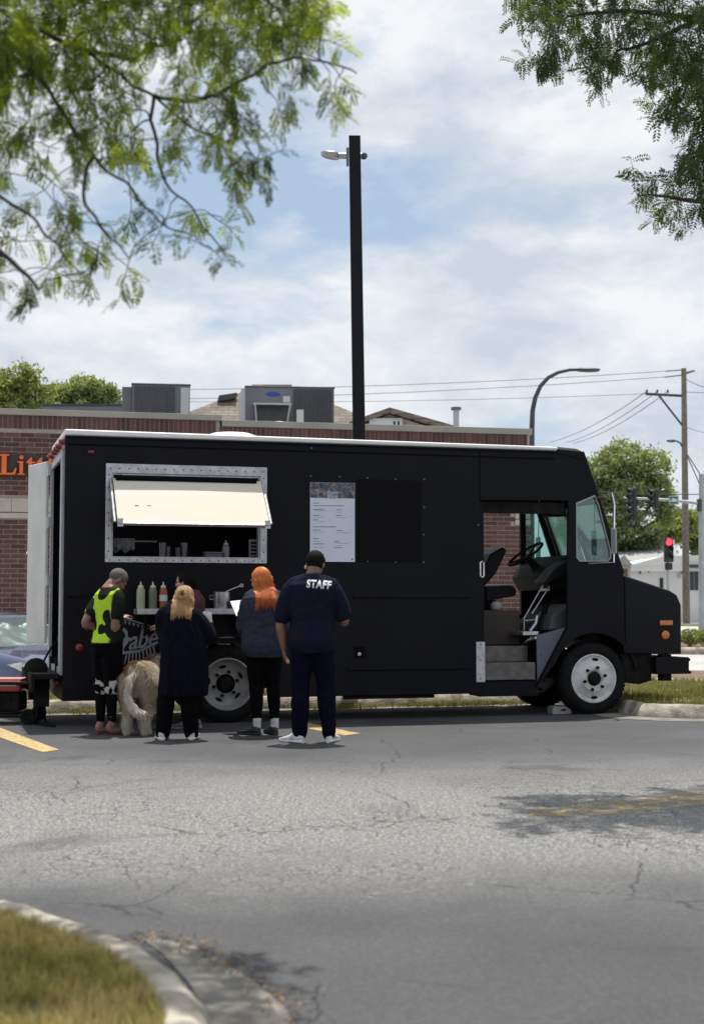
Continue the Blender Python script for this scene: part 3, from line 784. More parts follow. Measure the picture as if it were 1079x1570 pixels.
MB().add([(e0.x, Y, e0.z), (e1.x, Y, e0.z), (e1.x+.4, Yb, e0.z), (e0.x-.4, Yb, e0.z), (r0.x, Y+4, r0.z), (r1.x, Y+4, r0.z), (e0.x, Y, e0.z-.2), (e1.x, Y, e0.z-.2), (e1.x+.4, Yb, e0.z-.2), (e0.x-.4, Yb, e0.z-.2)],
         [(0,1,5,4), (1,2,5), (2,3,4,5), (3,0,4), (0,6,7,1), (1,7,8,2), (2,8,9,3), (3,9,6,0), (6,9,8,7)]).build('roof', M_SHING, h1)
MB().box((e0.x+.5, Y+.5, -0.3), (e1.x-.5, Yb-.5, e0.z-.2)).build('wall', M_SIDING, h1)
MB().tube([(r0.x-0.05, Y+4, r0.z+.04), (r1.x+.05, Y+4, r0.z+.04)], 0.1, 6).build('ridge_cap', M_SHING, h1)
p = at(349, 605, Y+2.0)
MB().add([(p.x-.5, Y+2.4, p.z-.25), (p.x+.3, Y+2.4, p.z-.1), (p.x+.3, Y+2.9, p.z-.1), (p.x-.5, Y+2.9, p.z-.25), (p.x-.42, Y+2.35, p.z+.02), (p.x+.38, Y+2.35, p.z+.14), (p.x+.38, Y+2.9, p.z+.14), (p.x-.42, Y+2.9, p.z+.02)],
         [(0,1,2,3), (4,5,6,7), (0,1,5,4), (1,2,6,5), (2,3,7,6), (3,0,4,7)]).build('skylight', M_UNITD, h1)
Y = 52.0
h2 = empty('gable_house', (0, 0, 0)); tag(h2, 'house with low tan gable roof and pale front, right of the lamp pole', 'house')
a, b_, c = at(548, 646, Y), at(692, 660, Y), at(597, 626, Y)
zl = at(548, 648, Y).z
dep = 8
roofP = [(a.x-.3, zl), (c.x, c.z), (b_.x+.2, at(692, 655, Y).z), (b_.x+.2, at(692, 655, Y).z-.15), (c.x, c.z-.17), (a.x-.3, zl-.15)]
MB().plate(roofP, [], Y-.25, Y+dep, 'xz').build('roof', M_SHING, h2)
x0, x1 = at(566, 640, Y).x, at(617, 640, Y).x
MB().plate([(a.x, -0.3), (b_.x, -0.3), (b_.x, at(692, 656, Y).z-.2), (c.x, c.z-.19), (a.x, zl-.17)], [], Y+.2, Y+dep-.3, 'xz').build('wall', mat('tan_wall', (0.33, 0.27, 0.2), (0.40, 0.33, 0.25), scale=2), h2)
MB().box((x0, Y+.0, 3.5), (x1, Y+.19, at(600, 641, Y).z)).build('siding_front', M_SIDING, h2)
MB().box((at(601, 640, Y).x, Y-.06, at(601, 655, Y).z), (at(614, 640, Y).x, Y-.003, at(601, 645, Y).z)).build('window', M_TRIM, h2)
wx0, wx1 = at(602.5, 640, Y).x, at(612.5, 640, Y).x; wm = (wx0+wx1)/2
for (q0, q1) in ((wx0, wm-.03), (wm+.03, wx1)):
    MB().box((q0, Y-.075, at(601, 654, Y).z), (q1, Y-.063, at(601, 646, Y).z)).build('pane', mat('dark_glass', (0.03, 0.04, 0.05), rough=0.1), h2)
# ------------------------------------------------------------------ black step van (food truck)
M_BLK = mat('black_truck_paint', (0.0045, 0.0045, 0.0075), (0.0075, 0.0075, 0.011), rough=0.5, scale=1.2, detail=7, spec=0.14, rvar=0.12, bump=0.25, bscale=2.2)
M_BLK2 = mat('matt_black_vinyl', (0.003, 0.003, 0.0035), rough=0.7, spec=0.08)
M_CHAS = mat('chassis_black', (0.007, 0.007, 0.008), (0.016, 0.015, 0.014), rough=0.8, scale=9, spec=0.12)
M_ALU = mat('worn_aluminium', (0.42, 0.42, 0.44), (0.58, 0.58, 0.60), rough=0.45, metal=0.75, scale=14, bump=0.05)
M_FLAP = mat('bright_aluminium_sheet', (0.70, 0.625, 0.455), (0.63, 0.59, 0.52), rough=0.6, metal=0.0, scale=1.0, spec=0.15)
M_WPAINT = mat('white_roof_paint', (0.72, 0.72, 0.71), (0.80, 0.80, 0.79), rough=0.4, scale=2)
M_GPAINT = mat('grey_painted_frame', (0.30, 0.32, 0.33), (0.38, 0.40, 0.41), rough=0.5, scale=5)
M_DOORIN = mat('door_panel_grey', (0.50, 0.52, 0.50), (0.60, 0.61, 0.585), rough=0.55, scale=2.6, detail=8)
M_RUB = mat('tyre_rubber', (0.007, 0.007, 0.008), (0.013, 0.013, 0.013), rough=0.85, scale=20, spec=0.12, bump=0.1)
M_RIM = mat('wheel_white_paint', (0.42, 0.42, 0.43), (0.60, 0.60, 0.60), rough=0.5, scale=10, detail=8, lo=0.3, hi=0.55)
M_CHR = mat('chrome', (0.75, 0.75, 0.76), rough=0.15, metal=1.0)
M_STEEL = mat('brushed_steel', (0.42, 0.42, 0.43), (0.55, 0.55, 0.56), rough=0.35, metal=0.9, scale=18)
M_RED = mat('red_lens', (0.20, 0.012, 0.018), rough=0.3, coat=0.2)
M_AMB = mat('amber_lens', (0.62, 0.19, 0.03), (0.50, 0.14, 0.02), rough=0.25, scale=40, coat=0.5)
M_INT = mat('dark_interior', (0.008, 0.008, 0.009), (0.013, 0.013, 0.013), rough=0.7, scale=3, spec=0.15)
M_VIN = mat('black_vinyl_seat', (0.007, 0.007, 0.008), (0.012, 0.012, 0.013), rough=0.5, scale=12, spec=0.15)
M_GLS = glass_mat('green_tinted_glass', (0.66, 0.86, 0.80), opac=0.10)
def diamond_mat():
    m = bpy.data.materials.new('diamond_plate'); m.use_nodes = True; nt = m.node_tree; L = nt.links.new; b = nt.nodes['Principled BSDF']
    b.inputs['Base Color'].default_value = (0.22, 0.21, 0.20, 1); b.inputs['Metallic'].default_value = 0.7; b.inputs['Roughness'].default_value = 0.42
    tc = nd(nt, 'ShaderNodeTexCoord'); mp = nd(nt, 'ShaderNodeMapping'); mp.inputs['Rotation'].default_value = (0, radians(45), 0); mp.inputs['Scale'].default_value = (28, 28, 28); L(tc.outputs['Object'], mp.inputs[0])
    ck = nd(nt, 'ShaderNodeTexChecker'); ck.inputs['Scale'].default_value = 1.0; L(mp.outputs[0], ck.inputs['Vector'])
    n = nd(nt, 'ShaderNodeTexNoise'); n.inputs['Scale'].default_value = 12; n.inputs['Detail'].default_value = 6; L(tc.outputs['Object'], n.inputs['Vector'])
    r = nd(nt, 'ShaderNodeValToRGB'); r.color_ramp.elements[0].color = (0.05, 0.045, 0.042, 1); r.color_ramp.elements[1].color = (0.22, 0.21, 0.205, 1); L(n.outputs['Fac'], r.inputs[0]); L(r.outputs[0], b.inputs['Base Color'])
    bp = nd(nt, 'ShaderNodeBump'); bp.inputs['Strength'].default_value = 0.8; bp.inputs['Distance'].default_value = 0.006; L(ck.outputs['Fac'], bp.inputs['Height']); L(bp.outputs[0], b.inputs['Normal'])
    return m
M_DIA = diamond_mat()

truck = empty('food_truck', TR0, TRA)
tag(truck, 'black step van food truck with open serving window parked along the kerb', 'food truck')
W = W_TRUCK
S = side
zr = S(110, 668)[1]                      # top of the side panel
ZB = 0.27
TB = S(735, 800)[0]                      # end of the box body
tw_r, tw_f = S(350, 1056)[0], S(912, 1040)[0]
RW = 0.42
def arc(cx, cz, r, a0, a1, n=16): return [(cx + r*cos(radians(a0+(a1-a0)*k/n)), cz + r*sin(radians(a0+(a1-a0)*k/n))) for k in range(n+1)]
# serving window opening
w00, w11 = S(171, 855), S(399, 731)
wx0, wx1, wz0, wz1 = w00[0], w11[0], w00[1], w11[1]
hole = [(wx0, wz0), (wx1, wz0), (wx1, wz1), (wx0, wz1)]
ar = arc(tw_r, RW, 0.52, 180, 0); ar = [(tw_r-0.52, ZB)] + [p for p in ar if p[1] > ZB + 0.01] + [(tw_r+0.52, ZB)]
body = [(0, ZB)] + ar + [(TB, ZB), (TB, zr), (0, zr)]
MB().plate(body, [hole], 0.0, 0.045).build('side_panel', M_BLK, truck, bevel=0.006)
# cab side with quarter window
P = lambda *a: [S(*q) for q in a]
topf = S(893, 693); slope1 = S(955, 880)
arF = arc(tw_f, RW, 0.53, 46, 158)
nosebot = S(957, 1003)
cab = [(TB+0.004, zr), (topf[0], zr-0.01)] + [topf, slope1, nosebot] + arF + P((822, 1054), (869, 964), (871, 767)) + [(TB+0.004, S(750, 767)[1])]
qwin = P((882.5, 771), (911, 759), (918, 775), (936, 846), (936, 856), (931, 861), (888, 861), (883, 855))
MB().plate(cab, [qwin], 0.002, 0.045).build('cab_side_panel', M_BLK, truck, bevel=0.005)
glass = MB().plate(qwin, [], 0.020, 0.026).build('quarter_window', M_GLS, truck)
# pale rubber gasket round the quarter window
cq = (sum(p[0] for p in qwin)/len(qwin), sum(p[1] for p in qwin)/len(qwin))
inn = [(cq[0]+(p[0]-cq[0])*0.955, cq[1]+(p[1]-cq[1])*0.968) for p in qwin]
MB().plate(qwin, [inn], -0.004, 0.018).build('window_gasket', M_GPAINT, glass)
# far side of the truck: same outline, its door slid open too
fd0, fd1 = TB - 0.05, 5.90
dz0, dz1 = S(780, 942, W)[1], S(780, 786, W)[1]
fq = [(5.97, 2.47), (6.12, 2.52), (6.36, 1.81), (6.05, 1.80), (5.97, 1.86)]
fbody = [(0, ZB)] + ar + [(tw_f-0.6, ZB)] + [(x, z) for x, z in arc(tw_f, RW, 0.53, 158, 46)] + [nosebot, slope1, topf, (topf[0], zr-0.01), (0, zr)]
MB().plate(fbody, [[(fd0, dz0), (fd1, dz0), (fd1, dz1), (fd0, dz1)], fq], W-0.045, W).build('far_side_panel', M_BLK, truck)
MB().plate(fq, [], W-0.026, W-0.020).build('quarter_window', M_GLS, truck)
# roof: pale sheet with rolled edge, visor over the windscreen
rf = [(-0.02, zr+0.002), (topf[0]-0.32, zr+0.002), (topf[0]-0.32, zr+0.05), (-0.02, zr+0.07)]
MB().plate(rf, [], -0.015, W+0.015).build('roof', M_WPAINT, truck, bevel=0.022, seg=4)
vis = MB(); rings = []
for s_ in [0.0, 0.03, 0.08] + [0.08 + k*(W-0.16)/6 for k in range(1, 7)] + [W-0.03, W]:
    d = min(s_, W - s_); q = 0.04 * (1 - min(1, d/0.08))**2
    rings.append([(topf[0]-0.34, s_, zr-0.02), (topf[0]-0.34, s_, zr+0.062-q), (topf[0]-0.05, s_, zr+0.045-q), (topf[0]+0.05-q, s_, zr-0.005), (topf[0]+0.075-q, s_, zr-0.07), (topf[0]+0.03-q, s_, zr-0.085)])
rings = [[(x, y if 0 < y < W else (y-0.012 if y == 0 else y+0.012), z) for x, y, z in r] for r in rings]
vis.loft(rings).build('visor', M_BLK, truck, smooth=True, angle=50)
MB().tube([(0.02, -0.012, zr-0.012), (topf[0]-0.36, -0.012, zr-0.012)], 0.010, 8).build('drip_rail', M_BLK, truck, smooth=True)
MB().lathe([(0.001, 0.115), (0.22, 0.105), (0.30, 0.075), (0.34, 0.03), (0.34, 0.0)], (S(375, 662)[0], 0.75, zr+0.06), 'z', 28).build('roof_vent', M_WPAINT, truck, smooth=True)
# front: windscreen frame, glass in two halves, divider
def slab(p0, p1, s0, s1, d):            # sloping slab between two (t,z) points
    n = Vector((p1[1]-p0[1], 0, -(p1[0]-p0[0]))).normalized() * d
    A = [Vector((p0[0], s0, p0[1])), Vector((p0[0], s1, p0[1])), Vector((p1[0], s1, p1[1])), Vector((p1[0], s0, p1[1]))]
    v = A + [a - n for a in A]
    return v, [(0,1,2,3), (7,6,5,4), (0,4,5,1), (1,5,6,2), (2,6,7,3), (3,7,4,0)]
lerp2 = lambda a, b_, k: (a[0]+(b_[0]-a[0])*k, a[1]+(b_[1]-a[1])*k)
wt, wb = lerp2(topf, slope1, 0.42), lerp2(topf, slope1, 0.94)
MB().add(*slab(topf, wt, 0.046, W-0.046, 0.04)).build('front_header', M_BLK, truck)
MB().add(*slab(wb, slope1, 0.046, W-0.046, 0.04)).build('cowl_panel', M_BLK, truck)
for (a, b_) in ((0.046, 0.11), (W/2-0.03, W/2+0.03), (W-0.11, W-0.046)):
    MB().add(*slab(wt, wb, a, b_, 0.04)).build('windscreen_pillar', M_BLK, truck)
for (a, b_) in ((0.112, W/2-0.032), (W/2+0.032, W-0.112)):
    q = slab(lerp2(wt, wb, 0.005), lerp2(wt, wb, 0.995), a, b_, 0.008)
    MB().add([v - Vector((0.015, 0, 0)) for v in q[0]], q[1]).build('windscreen', M_GLS, truck)
# hood and nose
nz = [slope1, S(1030, 905), S(1041, 912), S(1047, 926), S(1047.5, 1003), S(985, 1003)]
nz = [slope1, lerp2(nz[0], nz[1], 0.97)] + nz[1:-1] + [S(962, 1003), (slope1[0], S(957, 999)[1])]
rings = []
for s_, k in ((0.03, 0.035), (0.045, 0.012), (0.08, 0.0), (W-0.08, 0.0), (W-0.045, 0.012), (W-0.03, 0.035)):
    c = (sum(p[0] for p in nz)/len(nz), sum(p[1] for p in nz)/len(nz))
    rings.append([(p[0] - (k if p[0] > c[0]+0.2 else 0), s_, p[1] - (k if p[1] > c[1] else -k*0.3)) for p in nz])
hood = MB().loft(rings).build('hood', M_BLK, truck, smooth=True, angle=35)
MB().tube([(slope1[0]+0.03, 0.028, slope1[1]-0.03), (slope1[0]+0.03, 0.028, S(957, 985)[1])], 0.006, 6).build('hood_seam', M_BLK2, hood)
def lamp(px, py, rx, rz, m, d=0.03, name='marker_lamp', flat=False, parent=truck, y=0.0):
    t, z = S(px, py)
    mb = MB()
    if flat: mb.box((t-rx, y-0.018, z-rz), (t+rx, y+d, z+rz))
    else: mb.lathe([(0.001, -0.024), (rx*0.6, -0.022), (rx*0.95, -0.012), (rx, -0.002), (rx, d)], (t, y, z), 'y', 20)
    return mb.build(name, m, parent, smooth=not flat, bevel=0.012 if flat else 0)
lamp(1022, 955, 0.085, 0.03, M_AMB, flat=True, y=0.03, name='turn_signal')
lamp(1021, 973.5, 0.052, 0.052, M_AMB, y=0.03, name='side_reflector')
lamp(122, 993, 0.042, 0.042, M_RED, name='side_reflector')
lamp(140, 693, 0.035, 0.018, M_RED, flat=True)
# front fascia seen from ahead: grille and headlamps
nf0 = S(1047, 950)[0]
MB().box((nf0+0.002, 0.35, 0.75), (nf0+0.02, W-0.35, 1.12)).build('grille', M_CHAS, truck)
for s_ in (0.2, W-0.2):
    MB().lathe([(0.001, 0.03), (0.07, 0.025), (0.085, 0.0)], (nf0+0.002, s_, 0.95), 'x', 20).build('headlight', mat('headlight_glass', (0.7, 0.72, 0.74), rough=0.1), truck, smooth=True)
# bumper and brackets
b0, b1 = S(1004, 1008), S(1057, 1033)
MB().plate([(b0[0], b0[1]-0.0), (b1[0]-0.03, b0[1]), (b1[0], b0[1]-0.02), (b1[0], b0[1]-0.04), (b1[0]-0.02, b0[1]-0.05), (b1[0]-0.02, b1[1]+0.04), (b1[0]+0.01, b1[1]+0.03), (b1[0]+0.01, b1[1]), (b0[0], b1[1])], [], -0.02, W+0.02).build('front_bumper', M_BLK, truck, bevel=0.006)
k0, k1 = S(1017, 1003), S(1032, 1044)
MB().box((k0[0], 0.05, k1[1]), (k1[0], 0.16, k0[1]-0.004)).build('bumper_bracket', M_CHAS, truck)
MB().box((k0[0], W-0.16, k1[1]), (k1[0], W-0.05, k0[1]-0.004)).build('bumper_bracket', M_CHAS, truck)
# chassis, axles, tanks, spring hangers
mb = MB()
c0, c1 = S(962, 1003), S(1004, 1048)
mb.plate([S(957, 1003), (S(1004, 1003)[0], c0[1]-0.004), S(1004, 1044), S(985, 1050), S(966, 1046)], [], 0.10, 0.36)
mb.plate([S(957, 1003), (S(1004, 1003)[0], c0[1]-0.004), S(1004, 1044), S(985, 1050), S(966, 1046)], [], W-0.36, W-0.10)
for s_ in (0.42, W-0.50): mb.box((-0.05, s_, 0.50), (b0[0]+0.05, s_+0.08, 0.70))
for t in (0.4, 1.2, 2.4, 3.4, 4.4, 5.4, 6.6): mb.box((t-0.04, 0.42, 0.54), (t+0.04, W-0.42, 0.66))
mb.build('chassis', M_CHAS, truck)
for t in (tw_r, tw_f):
    MB().lathe([(0.001, 0.1), (0.06, 0.1), (0.06, W-0.1), (0.001, W-0.1)], (t, 0, RW), 'y', 14).build('axle', M_CHAS, truck, smooth=True)
MB().lathe([(0.001, -0.17), (0.15, -0.16), (0.19, -0.10), (0.19, 0.10), (0.15, 0.16), (0.001, 0.17)], (tw_r, W/2, RW), 'y', 18).build('differential', M_CHAS, truck, smooth=True)
MB().box((3.1, 1.05, 0.32), (4.2, 1.5, 0.62)).build('fuel_tank', M_CHAS, truck, bevel=0.04)
MB().tube([(1.2, 0.95, 0.42), (2.6, 0.95, 0.40), (3.0, 1.0, 0.5), (5.6, 1.0, 0.5)], 0.04, 8).build('exhaust_pipe', M_CHAS, truck, smooth=True)
# lower rub rails, mid rub rail, seams and rivets on the side
for (pa, pb, h) in (((540, 914), (722, 915), 0.022), ((105, 912), (128, 912), 0.022), ((532, 1026), (722, 1027), 0.018)):
    A, B = S(*pa), S(*pb)
    MB().box((A[0], -0.018, A[1]-h), (B[0], -0.001, A[1]+h)).build('rub_rail', M_BLK, truck, bevel=0.008)
MB().box((TB-0.006, -0.004, S(735, 767)[1]), (TB+0.010, -0.0005, zr-0.02)).build('panel_seam', M_BLK2, truck)
MB().box((0.03, -0.006, zr-0.10), (topf[0]-0.36, -0.001, zr-0.085)).build('panel_seam', M_BLK2, truck)
rv = MB().lathe([(0.001, -0.008), (0.007, -0.006), (0.011, 0.0)], (0, 0, 0), 'y', 8).mesh('rivet'); rv.materials.append(M_UNIT)
def rivets(pts, name='rivet', parent=truck, y=-0.001):
    for (t, z) in pts:
        o = bpy.data.objects.new(name, rv); COL.objects.link(o); o.parent = parent; o.location = (t, y, z)
rivets([S(*q) for q in ((476.5, 730), (520.5, 731), (563, 733), (606, 735), (650, 735), (650, 778), (649, 820), (649, 862), (606, 862), (563, 861), (478, 687), (733, 805))])
# black board beside the menu
d0, d1 = S(548, 862), S(645, 737)
MB().box((d0[0], -0.006, d0[1]), (d1[0], -0.0005, d1[1])).build('blank_board', mat('satin_black_board', (0.0045, 0.0045, 0.006), rough=0.6, spec=0.09), truck)
# fuel filler
t, z = S(551, 1000)
MB().box((t-0.06, -0.006, z-0.06), (t+0.06, -0.0005, z+0.06)).build('filler_recess', M_BLK2, truck)
MB().lathe([(0.001, -0.03), (0.02, -0.028), (0.022, 0.0)], (t-0.01, -0.006, z-0.02), 'y', 12).build('filler_cap', M_STEEL, truck, smooth=True)
# underside plates between the wheels
u0, u1 = S(530, 1064), S(668, 1064)
MB().box((u0[0], 0.05, ZB-0.04), (u1[0], 0.12, ZB-0.003)).build('sill_plate', M_CHAS, truck)

# ---- serving window: frame, bolts, flap, struts
f00, f11 = S(161, 862), S(409, 717)
fx0, fx1, fz0, fz1 = f00[0], f11[0], f00[1], f11[1]
frm = MB().plate([(fx0, fz0), (fx1, fz0), (fx1, fz1), (fx0, fz1)], [[(wx0-0.001, wz0-0.001), (wx1+0.001, wz0-0.001), (wx1+0.001, wz1+0.001), (wx0-0.001, wz1+0.001)]], -0.022, -0.001).build('window_frame', M_ALU, truck, bevel=0.003)
dk = MB().lathe([(0.001, -0.006), (0.006, -0.005), (0.009, 0.0)], (0, 0, 0), 'y', 8).mesh('bolt'); dk.materials.append(M_UNITD)
def bolts(pts, parent, y):
    for (t, z) in pts:
        o = bpy.data.objects.new('bolt', dk); COL.objects.link(o); o.parent = parent; o.location = (t, y, z)
nb_ = 17
bolts([(fx0+0.05+(fx1-fx0-0.1)*k/nb_, (fz1+wz1)/2) for k in range(nb_+1)] + [(fx0+0.05+(fx1-fx0-0.1)*k/nb_, (fz0+wz0)/2) for k in range(nb_+1)]
      + [((fx0+wx0)/2, fz0+0.12+(fz1-fz0-0.24)*k/6) for k in range(7)] + [((fx1+wx1)/2, fz0+0.12+(fz1-fz0-0.24)*k/6) for k in range(7)], frm, -0.0225)
# inner lining of the opening
lin = [(wx0, wz0), (wx1, wz0), (wx1, wz1), (wx0, wz1)]; li = 0.014
MB().plate(lin, [[(wx0+li, wz0+li), (wx1-li, wz0+li), (wx1-li, wz1-li), (wx0+li, wz1-li)]], 0.002, 0.10).build('window_lining', M_ALU, truck)
# hinge rod and roller under the top of the frame
MB().tube([(wx0+0.10, -0.035, wz1-0.03), (wx1-0.08, -0.035, wz1-0.03)], 0.022, 10).build('hinge_rod', M_STEEL, truck, smooth=True)
MB().box((wx0+0.02, -0.028, wz1-0.10), (wx1-0.02, 0.02, wz1-0.055)).build('hinge_leaf', M_UNITD, truck)
MB().tube([(wx0+0.03, -0.062, wz1-0.055), (wx1-0.06, -0.062, wz1-0.055)], 0.034, 14).build('awning_roller', M_BLK2, truck, smooth=True, angle=60)
# flap: hinged along the top, propped out over the customers
FA = radians(43); FL = 0.67
hp = Vector((0, -0.03, wz1-0.075))
def fl(x, d, off=0.0):     # d metres down the flap, off = above its outer face
    return Vector((x, hp.y - d*sin(FA) - off*cos(FA), hp.z - d*cos(FA) + off*sin(FA)))
v = []
NX, NZ = 14, 8
for off in (0.0, 0.028):
    for j in range(NZ+1):
        for i in range(NX+1):
            x = wx0+0.005 + (wx1-wx0-0.01)*i/NX
            bulge = 0.006*sin(pi*i/NX)*sin(pi*j/NZ) + 0.002*noise.noise(Vector((x*3, j*0.7, 0)))
            v.append(fl(x, FL*j/NZ, off + (bulge if off else 0)))
Fc = []
N1 = (NX+1)*(NZ+1)
for j in range(NZ):
    for i in range(NX):
        a = j*(NX+1)+i; Fc.append((a, a+1, a+NX+2, a+NX+1)); Fc.append((a+N1, a+NX+1+N1, a+NX+2+N1, a+1+N1))
for i in range(NX):
    Fc.append((i, i+N1, i+1+N1, i+1)); a = NZ*(NX+1)+i; Fc.append((a, a+1, a+1+N1, a+N1))
for j in range(NZ):
    a = j*(NX+1); Fc.append((a, a+NX+1, a+NX+1+N1, a+N1)); b_ = a+NX; Fc.append((b_, b_+N1, b_+NX+1+N1, b_+NX+1))
flap = MB().add(v, Fc).build('window_flap', M_FLAP, truck, smooth=True, angle=40)
MB().add([fl(wx0+0.005, FL, 0), fl(wx1-0.005, FL, 0), fl(wx1-0.005, FL+0.03, 0), fl(wx0+0.005, FL+0.03, 0), fl(wx0+0.005, FL, 0.035), fl(wx1-0.005, FL, 0.035), fl(wx1-0.005, FL+0.03, 0.035), fl(wx0+0.005, FL+0.03, 0.035)],
         [(0,1,2,3), (4,7,6,5), (0,4,5,1), (1,5,6,2), (2,6,7,3), (3,7,4,0)]).build('flap_edge', M_ALU, flap)
for x in (wx0+0.03, wx1-0.03):
    q = fl(x, FL+0.005, 0.036)
    MB().box((x-0.03, q.y-0.008, q.z-0.055), (x+0.03, q.y, q.z+0.03)).build('latch_plate', M_ALU, flap)
for k in range(2):
    for j in range(2):
        q = fl(wx0+0.22+0.13*k, 0.13+0.30*j, 0.0295)
        MB().box((q.x-0.02, q.y-0.003, q.z-0.008), (q.x+0.02, q.y+0.001, q.z+0.008)).build('latch_mark', M_ALU, flap)
for x in (wx0-0.02, wx1+0.018):
    e_ = fl(x, FL-0.02, 0.0)
    MB().tube([(x, -0.03, wz1-0.06), e_], 0.016, 8).build('flap_side_rail', M_ALU, truck, smooth=True)
    MB().tube([(x, -0.03, wz0+0.40), e_.lerp(Vector((x, -0.03, wz1-0.06)), 0.15)], [0.011, 0.007], 8).build('gas_strut', M_STEEL, truck, smooth=True)
# counter shelf outside, below the window
c0, c1 = S(205, 940), S(378, 933)
sd = 0.30
MB().box((c0[0], -sd, c0[1]-0.012), (c1[0], -0.002, c1[1])).build('serving_shelf', M_ALU, truck, bevel=0.004)
SHZ = c1[1]; 
for x in (c0[0]+0.12, c1[0]-0.12):
    MB().add([(x-0.012, -0.003, SHZ-0.30), (x+0.012, -0.003, SHZ-0.30), (x+0.012, -0.003, SHZ-0.055), (x-0.012, -0.003, SHZ-0.055), (x-0.012, -sd+0.03, SHZ-0.055), (x+0.012, -sd+0.03, SHZ-0.055)],
             [(0,1,2,3), (3,2,5,4), (0,4,5,1), (0,3,4), (1,5,2)]).build('shelf_bracket', M_CHAS, truck)

# ---- kitchen inside: floor, bulkhead, counter
MB().box((0.05, 0.05, 0.86), (TB-0.02, W-0.05, 0.92)).build('floor', M_INT, truck)
MB().box((TB-0.30, 0.05, 0.92), (TB-0.26, W-0.05, zr-0.01)).build('bulkhead', M_INT, truck)
MB().box((0.05, 0.048, zr-0.06), (topf[0]-0.1, W-0.048, zr-0.02)).build('ceiling_liner', M_INT, truck)
MB().box((wx0-0.1, 0.12, 0.92), (wx1+0.1, 0.60, wz0-0.02)).build('kitchen_counter', M_STEEL, truck)
MB().box((wx0-0.2, W-0.52, 0.92), (wx1+0.3, W-0.05, wz0-0.03)).build('cook_line', M_INT, truck)
MB().box((wx0+0.2, W-0.42, wz0+0.62), (wx1, W-0.05, wz0+0.66)).build('inside_shelf', M_STEEL, truck)
# ---- rear: frame, opening, far leaf swung open, bumper, clearance lamps
rz1, rz0 = S(97, 697)[1], 0.62
MB().plate([(0.0, ZB), (W, ZB), (W, zr), (0.0, zr)], [[(0.16, rz0), (W-0.16, rz0), (W-0.16, rz1), (0.16, rz1)]], -0.005, 0.0, 'yz').xf(Matrix.Translation((0, 0, 0))).build('rear_frame', M_BLK, truck)
MB().plate([(0.05, rz0-0.08), (W-0.02, rz0-0.08), (W-0.02, rz1+0.05), (0.05, rz1+0.05)], [[(0.17, rz0), (W-0.17, rz0), (W-0.17, rz1-0.02), (0.17, rz1-0.02)]], -0.035, -0.006, 'yz').build('door_surround', M_GPAINT, truck)
# near leaf: left a little ajar inside the surround
MB().box((-0.030, 0.18, rz0+0.01), (-0.004, 0.30, rz1-0.03)).build('rear_door_leaf', M_GPAINT, truck)
dl = Vector((-0.39, 0.6, 0)).normalized()
dloc = Vector((dl.dot(Vector((cos(TRA), sin(TRA), 0))), dl.dot(Vector((-sin(TRA), cos(TRA), 0))), 0))
q0 = Vector((-0.05, W-0.02, 0)); q1 = q0 + dloc * 0.60
zt0, zt1 = at(80, 710, 17.0).z, at(80, 986, 17.0).z
nrm = Vector((-dloc.y, dloc.x, 0)) * 0.035
MB().add([q0 + Vector((0,0,zt1)), q1 + Vector((0,0,zt1)), q1 + nrm + Vector((0,0,zt1)), q0 + nrm + Vector((0,0,zt1)), q0 + Vector((0,0,zt0)), q1 + Vector((0,0,zt0)), q1 + nrm + Vector((0,0,zt0)), q0 + nrm + Vector((0,0,zt0))],
         [(0,1,2,3), (4,7,6,5), (0,4,5,1), (1,5,6,2), (2,6,7,3), (3,7,4,0)]).build('rear_door', M_DOORIN, truck, bevel=0.01)
rdoor = [o for o in truck.children if o.name.startswith('rear_door') and 'leaf' not in o.name][0]
zh = at(44, 849, 17.6).z
MB().tube([q1 + Vector((0, 0, zh)), q1 + dloc*0.035 + Vector((0,0,zh)), q1 + dloc*0.06 + Vector((0,0,zh+0.012))], 0.018, 10).build('handle', M_CHR, rdoor, smooth=True)
MB().lathe([(0.001, 0.05), (0.03, 0.045), (0.034, 0.02), (0.02, 0)], (0, 0, 0), 'x', 14).xf(Matrix.Translation(q1 + Vector((0,0,zh))) @ Matrix.Rotation(atan2(dloc.y, dloc.x), 4, 'Z')).build('knob', M_CHR, rdoor, smooth=True)
for py in (723, 803, 890):
    z = at(84, py, 17.0).z
    MB().lathe([(0.001, -0.07), (0.022, -0.07), (0.022, 0.07), (0.001, 0.07)], (q0.x-0.01, q0.y+0.005, z), 'z', 10).build('hinge', M_STEEL, truck, smooth=True)
    MB().box((q0.x-0.005, q0.y-0.10, z-0.06), (q0.x+0.012, q0.y-0.01, z+0.06)).build('hinge_leaf', M_GPAINT, truck)
for k, s_ in enumerate((0.08, 0.55, 0.86, 1.17, W-0.08)):
    MB().lathe([(0.001, -0.075), (0.024, -0.07), (0.034, -0.045), (0.036, -0.006)], (0, s_, zr-0.06), 'x', 12).build('clearance_lamp', M_RED, truck, smooth=True)
MB().box((-0.012, 0.02, zr-0.13), (-0.006, W-0.02, zr-0.01)).build('lamp_strip', mat('maroon_strip', (0.12, 0.03, 0.03), rough=0.4), truck)
MB().box((-0.30, 0.0, 0.50), (-0.04, W+0.05, 0.56)).build('rear_bumper', M_BLK, truck, bevel=0.01)
MB().box((-0.33, 0.0, 0.36), (-0.29, W+0.05, 0.56)).build('bumper_face', M_CHAS, truck, bevel=0.006)
for s_ in (0.25, W-0.3): MB().box((-0.27, s_, 0.20), (-0.12, s_+0.08, 0.50)).build('hitch_bracket', M_CHAS, truck)
MB().tube([(0.02, 0.1, 0.47), (0.16, 0.04, 0.33)], 0.014, 6).build('tie_rod', M_STEEL, truck, smooth=True)
